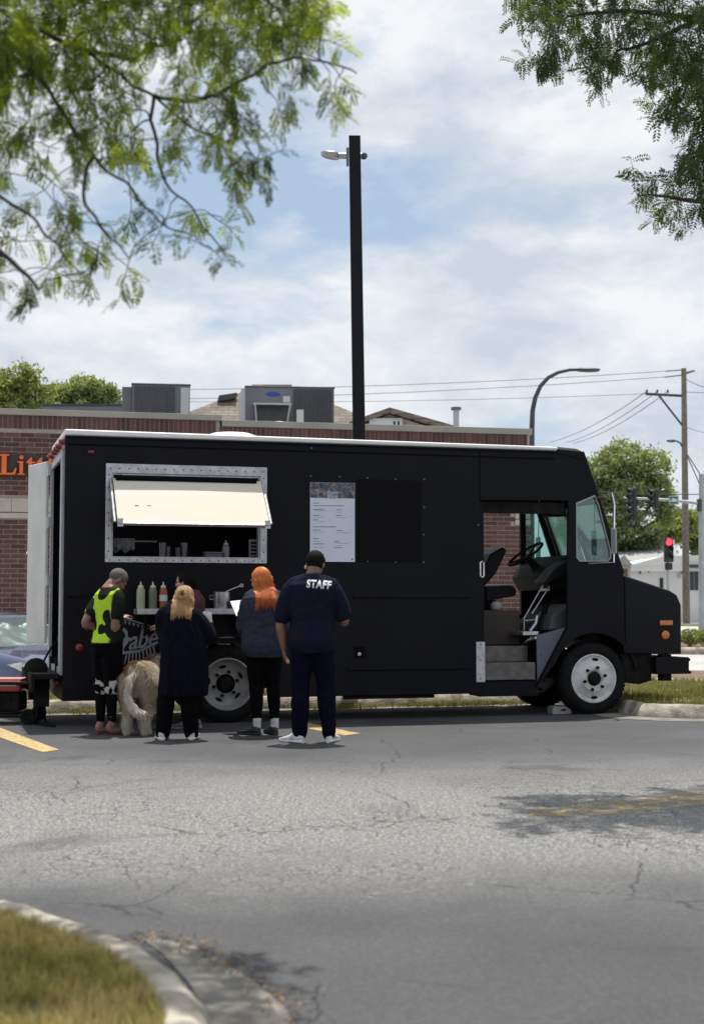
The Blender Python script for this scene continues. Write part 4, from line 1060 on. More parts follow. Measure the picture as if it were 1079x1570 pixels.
for s_ in (0.30, W-0.30):
    MB().lathe([(0.001, -0.03), (0.05, -0.025), (0.055, 0.0)], (-0.036, s_, 0.45), 'x', 14).build('tail_lamp', M_RED, truck, smooth=True)

# ---- cab interior
fz = S(810, 971, 0.3)[1]
MB().box((TB-0.25, 0.70, fz-0.05), (topf[0]+0.05, W-0.046, fz)).build('cab_floor', M_INT, truck)
tE = S(869, 964)[0]
# stepwell: two risers of chequer plate, kick panel above, jamb plate at left
st0, st1 = S(743, 1000)[0], S(820, 1000)[0]
MB().box((TB-0.02, 0.50, S(770, 988, 0.5)[1]), (st1+0.02, 0.53, S(770, 936, 0.5)[1])).build('kick_panel', mat('brown_kick_panel', (0.030, 0.021, 0.017), (0.05, 0.036, 0.03), rough=0.7, scale=5), truck)
MB().box((TB-0.02, 0.53, fz-0.02), (st1-0.02, 0.70, S(770, 936, 0.5)[1]-0.01)).build('step_box', M_INT, truck)
MB().box((TB+0.01, 0.26, S(770, 1015, 0.26)[1]+0.002), (st1+0.02, 0.49, S(770, 988, 0.5)[1]-0.01)).build('upper_step', M_DIA, truck, bevel=0.006)
MB().box((TB+0.01, 0.05, S(770, 1043, 0.05)[1]), (st1+0.02, 0.255, S(770, 1016, 0.05)[1])).build('lower_step', M_DIA, truck, bevel=0.006)
MB().box((TB+0.01, 0.035, S(770, 1068)[1]), (st1+0.05, 0.40, S(770, 1045)[1])).build('step_pan', M_BLK, truck)
j0, j1 = S(729.5, 1046), S(742.5, 984)
jb = MB().box((j0[0], -0.012, j0[1]), (j1[0], -0.001, j1[1])).build('jamb_plate', M_ALU, truck, bevel=0.003)
rivets([S(736, 988), S(736, 1012), S(736, 1040)], 'rivet', jb, -0.012)
# sloping grey panel forward of the steps
pn = P((821, 1046), (868, 962), (822, 975))
pn = [S(823, 1044, 0.06), S(866, 962, 0.06), S(822, 974, 0.06)]
pl = MB().plate(pn, [], 0.055, 0.075).build('cowl_side_panel', mat('blue_grey_panel', (0.085, 0.09, 0.12), (0.11, 0.115, 0.15), rough=0.5, scale=4), truck)
bolts([S(848, 981, 0.05), S(829, 1005, 0.05)], pl, 0.054)
l0, l1 = S(800, 974, 0.12), S(824, 968, 0.12)
MB().box((l0[0], 0.10, l0[1]), (l1[0], 0.5, l1[1])).build('floor_edge_plate', M_STEEL, truck, bevel=0.004)
# sliding door, pushed back into its pocket, with chrome grip
s0 = S(744.5, 900)[0]
sdoor = MB().box((TB-0.2, 0.055, S(740, 985)[1]), (s0, 0.085, S(740, 769)[1])).build('sliding_door', M_BLK, truck, bevel=0.004)
gx, gz = S(738, 873)
MB().tube([(gx-0.022, 0.03, gz+0.075), (gx, 0.025, gz+0.092), (gx+0.022, 0.03, gz+0.075), (gx+0.022, 0.03, gz-0.075), (gx, 0.025, gz-0.092), (gx-0.022, 0.03, gz-0.075), (gx-0.022, 0.03, gz+0.075)], 0.010, 8).xf(Matrix.Translation((0, -0.04, 0))).build('door_grip', M_CHR, sdoor, smooth=True)
MB().box((TB+0.02, 0.06, S(750, 786)[1]), (S(868, 780)[0], 0.09, S(750, 768)[1])).build('door_track', M_CHAS, truck)
# dashboard, doghouse, pedals
dash = [S(866, 850, 0.8), S(812, 885, 0.8), S(800, 910, 0.8), S(822, 968, 0.8), S(880, 968, 0.8), S(885, 850, 0.8)]
MB().plate([S(868, 850, 0.75), S(836, 868, 0.75), S(828, 885, 0.75), S(838, 905, 0.75), S(872, 905, 0.75)], [], 0.60, W-0.05).build('dashboard', M_INT, truck, bevel=0.02)
MB().plate([S(870, 858, 0.35), S(848, 872, 0.35), S(831, 893, 0.35), S(834, 898, 0.35), S(848, 888, 0.35), S(870, 880, 0.35)], [], 0.30, 0.62).build('dash_top', M_VIN, truck, bevel=0.015)
MB().plate([S(869, 925, 0.3), S(840, 944, 0.3), S(834, 966, 0.3), S(869, 964, 0.3)], [], 0.18, 0.70).build('engine_cover', mat('grey_plastic_cover', (0.05, 0.052, 0.06), (0.07, 0.072, 0.08), rough=0.6, scale=6), truck, bevel=0.015)
MB().plate([S(858, 915, 0.8), S(812, 955, 0.8), S(808, 968, 0.8), S(869, 968, 0.8), S(869, 905, 0.8)], [], 0.71, 1.25).build('doghouse', M_INT, truck, bevel=0.03)
for (a, b_) in (((832, 897), (803, 948)), ((842, 899), (815, 941))):
    A, B = S(a[0], a[1], 0.4), S(b_[0], b_[1], 0.4)
    MB().tube([(A[0], 0.4, A[1]), (B[0], 0.4, B[1])], 0.010, 8).build('grab_rod', M_STEEL, truck, smooth=True)
A, B = S(828, 902, 0.39), S(842, 906, 0.39)
MB().box((A[0], 0.385, B[1]), (B[0], 0.40, A[1])).build('rod_bridge', M_ALU, truck)
A, B = S(803, 948, 0.4), S(803, 966, 0.4); C_ = S(820, 950, 0.4)
MB().tube([(A[0], 0.4, A[1]), (B[0], 0.4, B[1])], 0.009, 8).tube([(A[0], 0.4, A[1]-0.03), (C_[0], 0.4, C_[1])], 0.008, 8).build('rod_foot', M_STEEL, truck, smooth=True)
A, B = S(823, 944, 0.42), S(812, 968, 0.42)
MB().tube([(A[0], 0.42, A[1]), (A[0]-0.02, 0.42, (A[1]+B[1])/2), (B[0], 0.42, B[1])], 0.028, 8).build('pedal_arm', M_STEEL, truck, smooth=True)
A, B = S(838, 945, 0.45), S(826, 964, 0.45)
MB().tube([(A[0], 0.45, A[1]+0.15), (B[0], 0.45, B[1])], 0.035, 8).build('brake_lever', M_CHAS, truck, smooth=True)
# steering wheel and column
sA, sB = S(781, 868, 1.05), S(829, 832, 1.05)
sc = Vector(((sA[0]+sB[0])/2, 1.05, (sA[1]+sB[1])/2)); ax = Vector((sB[0]-sA[0], 0, sB[1]-sA[1])); rr = ax.length/2; ax.normalize()
wy = Vector((0, 1, 0)); wn_ = ax.cross(wy).normalized()
if wn_.z > 0: wn_ = -wn_                 # towards the column
pts = [sc + ax*rr*cos(2*pi*k/32)*0.95 + wy*rr*sin(2*pi*k/32)*0.95 for k in range(33)]
sw = MB().tube(pts, 0.017, 8, cap=False).build('steering_wheel', M_CHAS, truck, smooth=True)
for k in range(3):
    a = 2*pi*k/3 + 0.4
    MB().tube([sc + wn_*0.05, sc + (ax*cos(a) + wy*sin(a))*rr*0.93], 0.012, 6).build('spoke', M_CHAS, sw, smooth=True)
MB().tube([sc + wn_*0.02, sc + wn_*0.10], 0.05, 12).build('hub', M_CHAS, sw, smooth=True)
e_ = S(826, 900, 1.05)
MB().tube([sc + wn_*0.06, sc + wn_*0.18 + Vector((0.03,0,0)), Vector((e_[0]+0.05, 1.05, e_[1])), Vector((e_[0]+0.18, 1.05, fz))], [0.04, 0.06, 0.075, 0.08], 10).build('steering_column', M_CHAS, truck, smooth=True)
# driver's seat: back leaning into the doorway, cushion, pedestal
sq = [S(q[0], q[1], 1.0) for q in ((744, 850), (764, 839), (769, 845), (752, 880), (730, 905), (718, 900))]
seat = MB().plate(sq, [], 0.82, 1.28).build('seat_back', M_VIN, truck, bevel=0.03, seg=3)
sq = [S(q[0], q[1], 1.0) for q in ((735, 899), (775, 897), (783, 904), (781, 914), (735, 922))]
MB().plate(sq, [], 0.80, 1.30).build('seat_cushion', M_VIN, truck, bevel=0.03, seg=3)
z0_ = S(760, 920, 1.0)[1]; x0_ = S(748, 910, 1.0)[0]
MB().box((x0_-0.1, 0.95, fz), (x0_+0.08, 1.2, z0_)).build('seat_pedestal', M_CHAS, truck)
# lining above the far door: sun visor and mirror inside
a0, a1 = S(840, 790, 1.2), S(852, 776, 1.2)
MB().box((a0[0]-0.08, 1.0, a0[1]-0.02), (a1[0]+0.05, 1.25, a1[1]+0.06)).build('sun_visor_box', M_CHAS, truck, bevel=0.02)
# mirrors
def mirror(s_, sign, label=None):
    y = s_ - sign*0.02
    a, b_, c, d = S(912, 764, 0), S(923, 758, 0), S(925, 772, 0), S(924, 863, 0)
    out = -0.24*sign
    e1 = S(902, 864, 0)
    br = MB().tube([(a[0], s_, a[1]), (b_[0]+0.03, s_+out*0.8, b_[1]), (c[0]+0.02, s_+out, c[1]-0.02), (d[0]+0.02, s_+out, d[1]), (e1[0], s_, e1[1])], 0.009, 8).build('mirror_bracket', M_CHR, truck, smooth=True)
    mz0, mz1 = S(920, 850)[1], S(920, 812)[1]
    MB().box((c[0]-0.004, s_+out-0.06, mz0), (c[0]+0.016, s_+out+0.06, mz1)).build('mirror_head', M_GPAINT, br, bevel=0.006)
mirror(0.0, 1); mirror(W, -1)

# ---- wheels
def wheel(t, s0, out, dual=False):
    """s0 = outer face; out = -1 faces the camera, +1 faces away"""
    e = MB()
    w = 0.24
    R, r = RW, 0.283
    f = lambda d: s0 - out*d            # d metres in from the outer face
    prof = [(r-0.01, 0.02), (r+0.02, 0.006), (r+0.06, -0.004), (R-0.05, 0.004), (R-0.018, 0.02), (R, 0.05), (R, w-0.05), (R-0.018, w-0.02), (R-0.05, w-0.004), (r+0.03, w), (r-0.01, w-0.02)]
    ty = MB().lathe([(a, f(d)) for a, d in prof], (t, 0, RW), 'y', 48).build('tyre', M_RUB, None, smooth=True, angle=50)
    ro = empty('wheel'); ro.parent = truck; ty.parent = ro
    # tread blocks cut as ribs
    tr = MB()
    for k in range(56):
        a = 2*pi*k/56
        for (d0, d1) in ((0.035, 0.10), (0.14, 0.205)):
            c, s_ = cos(a), sin(a)
            tx = Vector((-s_, 0, c)); rx = Vector((c, 0, s_))
            vs = []
            for rr_ in (R-0.004, R+0.006):
                for dd in (d0, d1):
                    for tt in (-0.017, 0.017):
                        vs.append(Vector((t, f(dd), RW)) + rx*rr_ + tx*tt)
            tr.add(vs, [(0,1,3,2), (4,6,7,5), (0,4,5,1), (2,3,7,6), (0,2,6,4), (1,5,7,3)])
    stuff(tr.build('tread', M_RUB, ro))
    if not dual: pr = [(r, 0.022), (r+0.004, 0.008), (r-0.010, 0.004), (r-0.022, 0.020), (r-0.045, 0.030), (r-0.06, 0.022), (0.195, 0.020), (0.165, 0.006), (0.15, -0.010), (0.11, -0.014), (0.105, -0.010), (0.085, 0.0)]
    else: pr = [(r, 0.022), (r+0.004, 0.008), (r-0.010, 0.004), (r-0.025, 0.03), (r-0.045, 0.09), (0.20, 0.115), (0.17, 0.125), (0.12, 0.125), (0.105, 0.12)]
    rim = MB().lathe([(a, f(d)) for a, d in pr], (t, 0, RW), 'y', 48).build('rim', M_RIM if not dual else mat('dusty_rim', (0.20, 0.20, 0.20), (0.30, 0.30, 0.30), rough=0.6, scale=9), ro, smooth=True, angle=35)
    hub_d = -0.012 if not dual else 0.12
    MB().lathe([(0.001, f(hub_d-0.05)), (0.05, f(hub_d-0.048)), (0.068, f(hub_d-0.03)), (0.083, f(hub_d+0.005)), (0.09, f(hub_d+0.03))], (t, 0, RW), 'y', 28).build('hub_cap', M_CHAS, ro, smooth=True, angle=40)
    for k in range(6):
        a = 2*pi*k/6 + 0.25
        x, z = t + 0.132*cos(a), RW + 0.132*sin(a)
        MB().lathe([(0.001, f(hub_d-0.03)), (0.018, f(hub_d-0.028)), (0.021, f(hub_d+0.01))], (x, 0, z), 'y', 6).build('lug_nut', M_CHAS, ro)
    for a in (1.45, 4.75) if not dual else (0.5, 1.75, 3.0, 4.3, 5.5):
        rr_ = 0.222 if not dual else 0.188
        d = 0.0195 if not dual else 0.112
        c, s_ = cos(a), sin(a)
        pts = [(t + rr_*c + (0.042*cos(b)*-s_) + 0.017*sin(b)*c, RW + rr_*s_ + 0.042*cos(b)*c + 0.017*sin(b)*s_) for b in [2*pi*q/12 for q in range(12)]]
        MB().plate(pts, [], f(d-0.002), f(d+0.01)).build('hand_hole', M_BLK2, ro)
    return ro
wheel(tw_f, 0.03, -1); wheel(tw_f, W-0.03, 1)
wheel(tw_r, 0.03, -1, True); wheel(tw_r, W-0.03, 1, True)
MB().lathe([(0.30, 0.30), (RW-0.01, 0.30), (RW, 0.34), (RW, 0.48), (RW-0.01, 0.52), (0.30, 0.52)], (tw_r, 0, RW), 'y', 40).build('inner_tyre', M_RUB, truck, smooth=True)
MB().lathe([(0.30, W-0.52), (RW-0.01, W-0.52), (RW, W-0.48), (RW, W-0.34), (RW-0.01, W-0.30), (0.30, W-0.30)], (tw_r, 0, RW), 'y', 40).build('inner_tyre', M_RUB, truck, smooth=True)
for (c, R_) in ((tw_r, 0.55), (tw_f, 0.56)):
    for (a, b_) in ((0.05, 0.54), (W-0.54, W-0.05)):
        pr = arc(c, RW, R_, 8, 172, 16)
        rings = [[(x, a, z), (x, b_, z), (c+(x-c)*1.04, b_, RW+(z-RW)*1.04), (c+(x-c)*1.04, a, RW+(z-RW)*1.04)] for x, z in pr]
        MB().loft(rings).build('wheel_arch_liner', M_CHAS, truck)

# ---- painted logo on the side: script word, swoosh and rays
M_LOGO = mat('faded_silver_paint', (0.17, 0.175, 0.20), (0.26, 0.265, 0.29), rough=0.6, scale=30)
def text_mesh(txt, size, bold=0.0, shear=0.0, space=1.0):
    cu = bpy.data.curves.new('t', 'FONT'); cu.body = txt; cu.size = size; cu.offset = bold; cu.shear = shear; cu.space_character = space; cu.resolution_u = 3
    o = bpy.data.objects.new('t', cu); COL.objects.link(o); bpy.context.view_layer.update()
    dg = bpy.context.evaluated_depsgraph_get(); me = bpy.data.meshes.new_from_object(o.evaluated_get(dg), depsgraph=dg)
    bpy.data.objects.remove(o); bpy.data.curves.remove(cu); return me
L0, L1 = S(186, 998), S(243, 958)
me = text_mesh('rabe', 0.30, 0.004, 0.25, 0.95)
xs_ = [v.co.x for v in me.vertices]; ys_ = [v.co.y for v in me.vertices]
sx, sz = (L1[0]-L0[0])/(max(xs_)-min(xs_)), 0.205/(max(ys_)-min(ys_))
for v in me.vertices:
    x = (v.co.x-min(xs_))*sx; z = (v.co.y-min(ys_))*sz
    v.co = Vector((L0[0]+x, -0.003, L0[1] - 0.01 + z + x*0.17))
link('logo_lettering', me, M_LOGO, truck)
def poly_logo(px, name='logo_stroke'):
    MB().plate([S(*q) for q in px], [], -0.0035, -0.0008).build(name, M_LOGO, truck)
poly_logo(((187, 999), (215, 996), (242, 982), (243, 986), (230, 992), (214, 1000), (186, 1004)))
poly_logo(((180, 985), (183, 993), (190, 994), (197, 985), (196, 968), (190, 962), (188, 966), (192, 972), (192, 984), (188, 989), (184, 988)))
for k in range(9):
    x = 193 + k*5.0; y = 1004.5 - k*1.9 if k < 5 else 995 - (k-5)*2.2
    poly_logo(((x, y), (x+2.4, y-0.6), (x+2.0 + (k-3.5)*0.9, y+14+k*0.2), (x+0.6 + (k-3.5)*0.9, y+14.4+k*0.2)), 'logo_ray')
poly_logo(((184, 945), (243, 962), (243, 964.5), (184, 947.5)))
for k in range(8):
    x = 190 + k*6.6; y = 948.6 + k*1.9
    poly_logo(((x, y+2.5), (x+4.4, y+3.6), (x+2.2, y+8.5)), 'logo_tooth')
# ------------------------------------------------------------------ things on and by the truck
def on_truck(t, s, z): 
    p = loc2w(t, s, z); return p
# menu poster
m0, m1 = S(475, 861), S(543.5, 741)
menu = empty('menu_board', loc2w(m0[0], -0.002, m0[1]), TRA); tag(menu, 'tall pale menu sheet with photo strip along its top, on the truck side', 'menu')
mw, mh = m1[0]-m0[0], m1[1]-m0[1]
MB().box((0, -0.006, 0), (mw, -0.001, mh)).build('sheet', mat('menu_sheet', (0.62, 0.66, 0.78), (0.68, 0.71, 0.81), rough=0.45, scale=3), menu)
def photo_mat():
    m = bpy.data.materials.new('menu_photo_strip'); m.use_nodes = True; nt = m.node_tree; L = nt.links.new; b = nt.nodes['Principled BSDF']; b.inputs['Roughness'].default_value = 0.4
    tc = nd(nt, 'ShaderNodeTexCoord'); n = nd(nt, 'ShaderNodeTexNoise'); n.inputs['Scale'].default_value = 16; n.inputs['Detail'].default_value = 6; n.inputs['Roughness'].default_value = 0.7; n.inputs['Distortion'].default_value = 0.8
    L(tc.outputs['Object'], n.inputs['Vector']); r = nd(nt, 'ShaderNodeValToRGB'); e = r.color_ramp.elements
    e[0].position = 0.38; e[0].color = (0.012, 0.012, 0.014, 1); e[1].position = 0.66; e[1].color = (0.40, 0.37, 0.32, 1)
    q = e.new(0.48); q.color = (0.05, 0.08, 0.16, 1); q = e.new(0.55); q.color = (0.20, 0.14, 0.10, 1)
    L(n.outputs['Fac'], r.inputs[0]); L(r.outputs[0], b.inputs['Base Color']); return m
MB().box((0.002, -0.0085, mh*0.805), (mw-0.002, -0.0065, mh-0.002)).build('photo_strip', photo_mat(), menu)
MB().box((mw*0.385, -0.0105, mh*0.803), (mw*0.62, -0.0088, mh*0.89)).build('crest_panel', mat('crest_panel', (0.42, 0.45, 0.52), (0.15, 0.17, 0.22), scale=40, rough=0.5), menu)
M_INK = mat('grey_menu_print', (0.20, 0.215, 0.28), rough=0.5)
M_INK2 = mat('pale_menu_print', (0.30, 0.325, 0.40), rough=0.5)
rnd = random.Random(7)
for (px, py, w_, bold) in ((195, 505, 80, 1), (195, 545, 460, 1), (195, 600, 160, 1), (200, 618, 210, 0), (545, 606, 90, 1), (545, 640, 70, 0), (440, 603, 26, 0), (195, 690, 100, 1), (205, 712, 150, 0), (540, 690, 80, 1), (545, 722, 145, 0), (195, 757, 75, 1), (275, 778, 100, 0), (430, 757, 40, 0),
                        (195, 862, 340, 1), (195, 910, 110, 1), (195, 935, 180, 0), (540, 918, 90, 1), (545, 948, 210, 0), (195, 1040, 80, 1), (195, 1078, 120, 0), (195, 1118, 160, 1), (205, 1165, 140, 0), (515, 1082, 75, 1), (530, 1106, 220, 0), (540, 1140, 90, 0), (515, 1172, 110, 1), (765, 600, 14, 0), (765, 700, 14, 0), (765, 905, 14, 0), (765, 1085, 14, 0)):
    # runs of small word-like dashes in place of print too small to read
    x = px; 
    while x < px + w_:
        ww = min(rnd.uniform(14, 40), px + w_ - x)
        a, c = S(460 + x/9.81, 720 + (py+6)/9.81), S(460 + (x+ww)/9.81, 720 + (py-6)/9.81)
        h_ = 0.010 if bold else 0.006
        MB().box((a[0]-m0[0], -0.0072, a[1]-m0[1]), (c[0]-m0[0], -0.0062, a[1]-m0[1]+h_)).build('print_line', M_INK if bold else M_INK2, menu)
        x += ww + 6
for (x, z) in ((0.03, 0.03), (mw-0.03, 0.03)):
    MB().lathe([(0.001, -0.008), (0.008, -0.006), (0.010, 0)], (x, -0.006, z), 'y', 8).build('screw', M_UNITD, menu)

# squeeze bottles on the outside shelf
def bottle(px, h, body_m, cap_m, label, s_=-0.17, base=None, r=0.046, sticker=False, grp='sauce bottles on the serving shelf'):
    t = S(px, 925, s_)[0]; z = (SHZ if base is None else base)
    e = empty('sauce_bottle', loc2w(t, s_, z + 0.001), TRA); tag(e, label, 'bottle', grp)
    MB().lathe([(0.001, 0), (r*0.95, 0.0), (r, 0.012), (r, h*0.60), (r*0.96, h*0.68), (r*0.72, h*0.77), (r*0.6, h*0.79)], axis='z', n=20).build('body', body_m, e, smooth=True)
    MB().lathe([(r*0.66, h*0.785), (r*0.68, h*0.83), (r*0.45, h*0.865), (r*0.20, h*0.89), (r*0.13, h), (0.001, h)], axis='z', n=16).build('nozzle_cap', cap_m, e, smooth=True)
    if sticker:
        MB().lathe([(r+0.001, h*0.28), (r+0.0015, h*0.29), (r+0.0015, h*0.50), (r+0.001, h*0.51)], axis='z', n=20).build('sticker', mat('white_sticker', (0.6, 0.6, 0.58), rough=0.6), e, smooth=True)
    return e
M_CAPW = mat('white_nozzle', (0.62, 0.62, 0.58), rough=0.45)
bh = 0.285
bottle(216, bh, mat('pale_green_sauce', (0.34, 0.38, 0.22), (0.40, 0.43, 0.27), rough=0.4, scale=8), M_CAPW, 'squeeze bottle of pale green sauce, leftmost on the serving shelf')
bottle(234.5, bh, mat('dark_green_sauce', (0.13, 0.15, 0.10), (0.18, 0.20, 0.14), rough=0.4, scale=8), M_CAPW, 'squeeze bottle of dark green sauce between the pale green and the red one')
bottle(250.5, bh, mat('red_sauce', (0.33, 0.085, 0.035), (0.40, 0.12, 0.05), rough=0.4, scale=8), M_CAPW, 'squeeze bottle of red-orange sauce with a white sticker on the shelf', r=0.043, sticker=True)
# steel pot with ladle, napkin tray at the right end of the shelf
tp = S(340, 925, -0.15)[0]
pot = empty('steel_pot', loc2w(tp, -0.15, SHZ+0.001), TRA); tag(pot, 'small steel pot standing at the right end of the serving shelf', 'pot')
MB().lathe([(0.001, 0), (0.085, 0), (0.09, 0.01), (0.09, 0.17), (0.094, 0.172), (0.094, 0.178), (0.084, 0.178), (0.082, 0.02), (0.001, 0.015)], axis='z', n=28).build('bowl', M_STEEL, pot, smooth=True)
MB().tube([(-0.09, 0, 0.14), (-0.13, 0, 0.14), (-0.13, 0, 0.10), (-0.09, 0, 0.10)], 0.006, 6).build('handle', M_STEEL, pot, smooth=True)
lad = empty('ladle', loc2w(tp, -0.15, SHZ+0.10), TRA); tag(lad, 'steel ladle leaning out of the small pot on the shelf', 'ladle')
MB().tube([(0.0, 0, 0.02), (0.06, 0, 0.09), (0.20, -0.01, 0.145)], 0.006, 6).build('shaft', M_STEEL, lad, smooth=True)
MB().lathe([(0.010, -0.004), (0.020, -0.004), (0.020, 0.004), (0.010, 0.004), (0.010, -0.004)], (0.215, -0.01, 0.15), 'y', 14).build('eye', M_STEEL, lad, smooth=True)
MB().lathe([(0.001, -0.02), (0.03, -0.012), (0.038, 0.005), (0.036, 0.005)], (0, 0, 0.0), 'z', 14).build('cup', M_STEEL, lad, smooth=True)
tq = S(362, 925, -0.15)[0]
tray = empty('food_tray', loc2w(tq, -0.15, SHZ+0.001), TRA); tag(tray, 'dark food tray lying beside the pot on the serving shelf', 'tray')
MB().add([(-0.075, -0.10, 0), (0.075, -0.10, 0), (0.075, 0.10, 0), (-0.075, 0.10, 0), (-0.1, -0.12, 0.07), (0.1, -0.12, 0.07), (0.1, 0.12, 0.07), (-0.1, 0.12, 0.07), (-0.068, -0.09, 0.01), (0.068, -0.09, 0.01), (0.068, 0.09, 0.01), (-0.068, 0.09, 0.01)],
         [(0,3,2,1), (0,1,5,4), (1,2,6,5), (2,3,7,6), (3,0,4,7), (4,5,9,8), (5,6,10,9), (6,7,11,10), (7,4,8,11), (8,9,10,11)]).build('tray_body', mat('dark_tray', (0.05, 0.047, 0.045), (0.075, 0.07, 0.065), rough=0.6, scale=10), tray)
# inside the window: bottle, caddy, cups, towel, ticket rail
cz = wz0 - 0.02
def inside(px, s_): return S(px, 850, s_)[0]
bottle(346, 0.23, mat('clear_bottle', (0.22, 0.23, 0.24), rough=0.3), M_CAPW, 'white squeeze bottle inside the serving window', s_=0.2, base=cz, r=0.04, grp='items inside the serving window')
cd = empty('sauce_caddy', loc2w(inside(388, 0.18), 0.18, cz+0.001), TRA); tag(cd, 'white rack of folded menus inside the right end of the serving window', 'rack')
MB().box((-0.04, -0.03, 0), (0.035, 0.04, 0.24)).build('back_plate', mat('grey_white_plastic', (0.30, 0.31, 0.32), rough=0.5), cd)
for k in range(5): MB().box((-0.034, -0.055, 0.03+k*0.04), (0.03, -0.031, 0.052+k*0.04)).build('slot', M_INT, cd)
tb = empty('steel_tray', loc2w(inside(326, 0.2), 0.2, cz+0.001), TRA); tag(tb, 'grey steel pan on the counter inside the serving window', 'pan')
MB().box((-0.09, -0.07, 0), (0.10, 0.07, 0.085)).build('pan_body', mat('grey_pan', (0.12, 0.12, 0.125), rough=0.5), tb, bevel=0.01)
MB().box((-0.10, -0.08, 0.087), (0.11, 0.08, 0.095)).build('pan_lid', mat('grey_pan_lid', (0.2, 0.2, 0.21), rough=0.4), tb)
for k, (px, s_, h_) in enumerate(((250, 0.35, 0.20), (257, 0.4, 0.16), (283, 0.32, 0.20), (275, 0.42, 0.15))):
    o = MB().lathe([(0.001, 0), (0.035, 0), (0.042, h_), (0.038, h_), (0.032, 0.01), (0.001, 0.01)], axis='z', n=18).build('tumbler', mat('dark_plastic_tumbler', (0.05, 0.05, 0.055), rough=0.2, spec=0.8), smooth=True)
    o.location = loc2w(inside(px, s_), s_, cz+0.001); o.rotation_euler = (0, 0, TRA)
    tag(o, ('tall dark tumbler inside the serving window, leftmost of four', 'short dark tumbler beside the leftmost tall one inside the window', 'tall dark tumbler inside the serving window near its middle', 'short dark tumbler left of the middle tall one inside the window')[k], 'tumbler', 'items inside the serving window')
# folded grey cloth over a rail at the left
cl = []
tx0, tx1 = inside(174, 0.25), inside(205, 0.25)
cz1 = S(190, 828, 0.25)[1]
rings = []
for i in range(15):
    x = tx0 + (tx1-tx0)*i/14; d = 0.012*sin(i*1.7)
    rings.append([(x, 0.28+d, cz1-0.12-0.02*sin(i*0.9)), (x, 0.25+d, cz1), (x, 0.22+d, cz1+0.02), (x, 0.19+d, cz1), (x, 0.17+d, cz1-0.09+0.015*sin(i*1.3)), (x, 0.18+d, cz1-0.09+0.015*sin(i*1.3)), (x, 0.20+d, cz1-0.01), (x, 0.24+d, cz1-0.01), (x, 0.27+d, cz1-0.12-0.02*sin(i*0.9))])
o = MB().loft(rings).build('folded_cloth', mat('grey_cloth', (0.16, 0.16, 0.18), (0.22, 0.22, 0.24), rough=0.9, scale=20), smooth=True); o.location = TR0; o.rotation_euler = (0, 0, TRA)
tag(o, 'grey cloth hung over a rail inside the left end of the serving window', 'cloth')
rl = MB().tube([(wx0-0.05, 0.235, cz1-0.012), (tx1+0.25, 0.235, cz1-0.012)], 0.010, 8).build('towel_rail', M_STEEL, truck, smooth=True)
# bag and papers on the seat
bx, bz = S(752, 914, 0.75)
o = MB().ball((0, 0, 0.06), (0.07, 0.07, 0.06), 14, 8).build('crumpled_paper', mat('white_paper', (0.42, 0.42, 0.41), rough=0.8), smooth=True)
for v in o.data.vertices: v.co += Vector(v.co).normalized() * 0.025 * noise.noise(Vector(v.co) * 30)
o.location = loc2w(S(760, 925, 0.62)[0], 0.62, S(770, 936, 0.5)[1]-0.009); tag(o, 'crumpled white paper on the ledge in the open cab doorway', 'paper')
# wheel chock
g = gnd(857, 1095)
ch = MB().plate([(-0.11, 0), (0.13, 0), (0.13, 0.05), (0.06, 0.095), (-0.08, 0.095), (-0.11, 0.07)], [[(0.0, 0.035), (0.07, 0.035), (0.07, 0.055), (0.0, 0.055)]], -0.08, 0.08).build('wheel_chock', mat('pale_chock', (0.30, 0.29, 0.28), (0.38, 0.37, 0.35), rough=0.8, scale=12), bevel=0.008)
ch.location = (g.x, g.y+0.07, 0.001); ch.rotation_euler = (0, 0, TRA); tag(ch, 'pale block wedged against the front tyre of the truck', 'wheel chock')

# ---- generator with lead, at the far left
gp = gnd(48, 1111)
gen = empty('generator', (gp.x, gp.y+0.25, 0.0), 0.0); tag(gen, 'red and black portable generator on small wheels behind the truck', 'generator')
M_GRED = mat('red_enamel', (0.24, 0.02, 0.022), (0.30, 0.035, 0.035), rough=0.35, scale=3, coat=0.3)
GW = 0.85
for (y) in (-0.24, 0.24):
    MB().tube([(-GW, y, 0.09), (0.0, y, 0.09), (0.035, y, 0.12), (0.035, y, 0.40), (0.0, y, 0.44), (-GW, y, 0.44)], 0.018, 8).build('frame_tube', M_CHAS, gen, smooth=True)
for x in (-0.05, -0.45, -0.8): MB().tube([(x, -0.24, 0.09), (x, 0.24, 0.09)], 0.016, 8).build('cross_tube', M_CHAS, gen, smooth=True)
MB().box((-GW, -0.20, 0.13), (-0.14, 0.20, 0.34)).build('engine_block', M_CHAS, gen, bevel=0.03)
MB().box((-GW, -0.225, 0.345), (-0.12, 0.225, 0.47)).build('fuel_tank', M_GRED, gen, bevel=0.03, seg=3)
MB().box((-GW, -0.19, 0.472), (-0.13, 0.19, 0.485)).build('tank_reflection', mat('pale_red_reflection', (0.55, 0.25, 0.24), rough=0.4), gen)  # pale sheet over the tank: its pinkish reflection put in as colour
MB().box((-GW, -0.232, 0.41), (-0.17, -0.226, 0.445)).build('tank_side_reflection', mat('pinkish_reflection', (0.6, 0.5, 0.48), rough=0.4), gen)  # reflection line along the tank side, painted as a pale strip
for k in range(6): MB().box((-0.78+k*0.1, -0.21, 0.16), (-0.74+k*0.1, -0.2005, 0.31)).build('vent_slat', M_CHAS, gen)
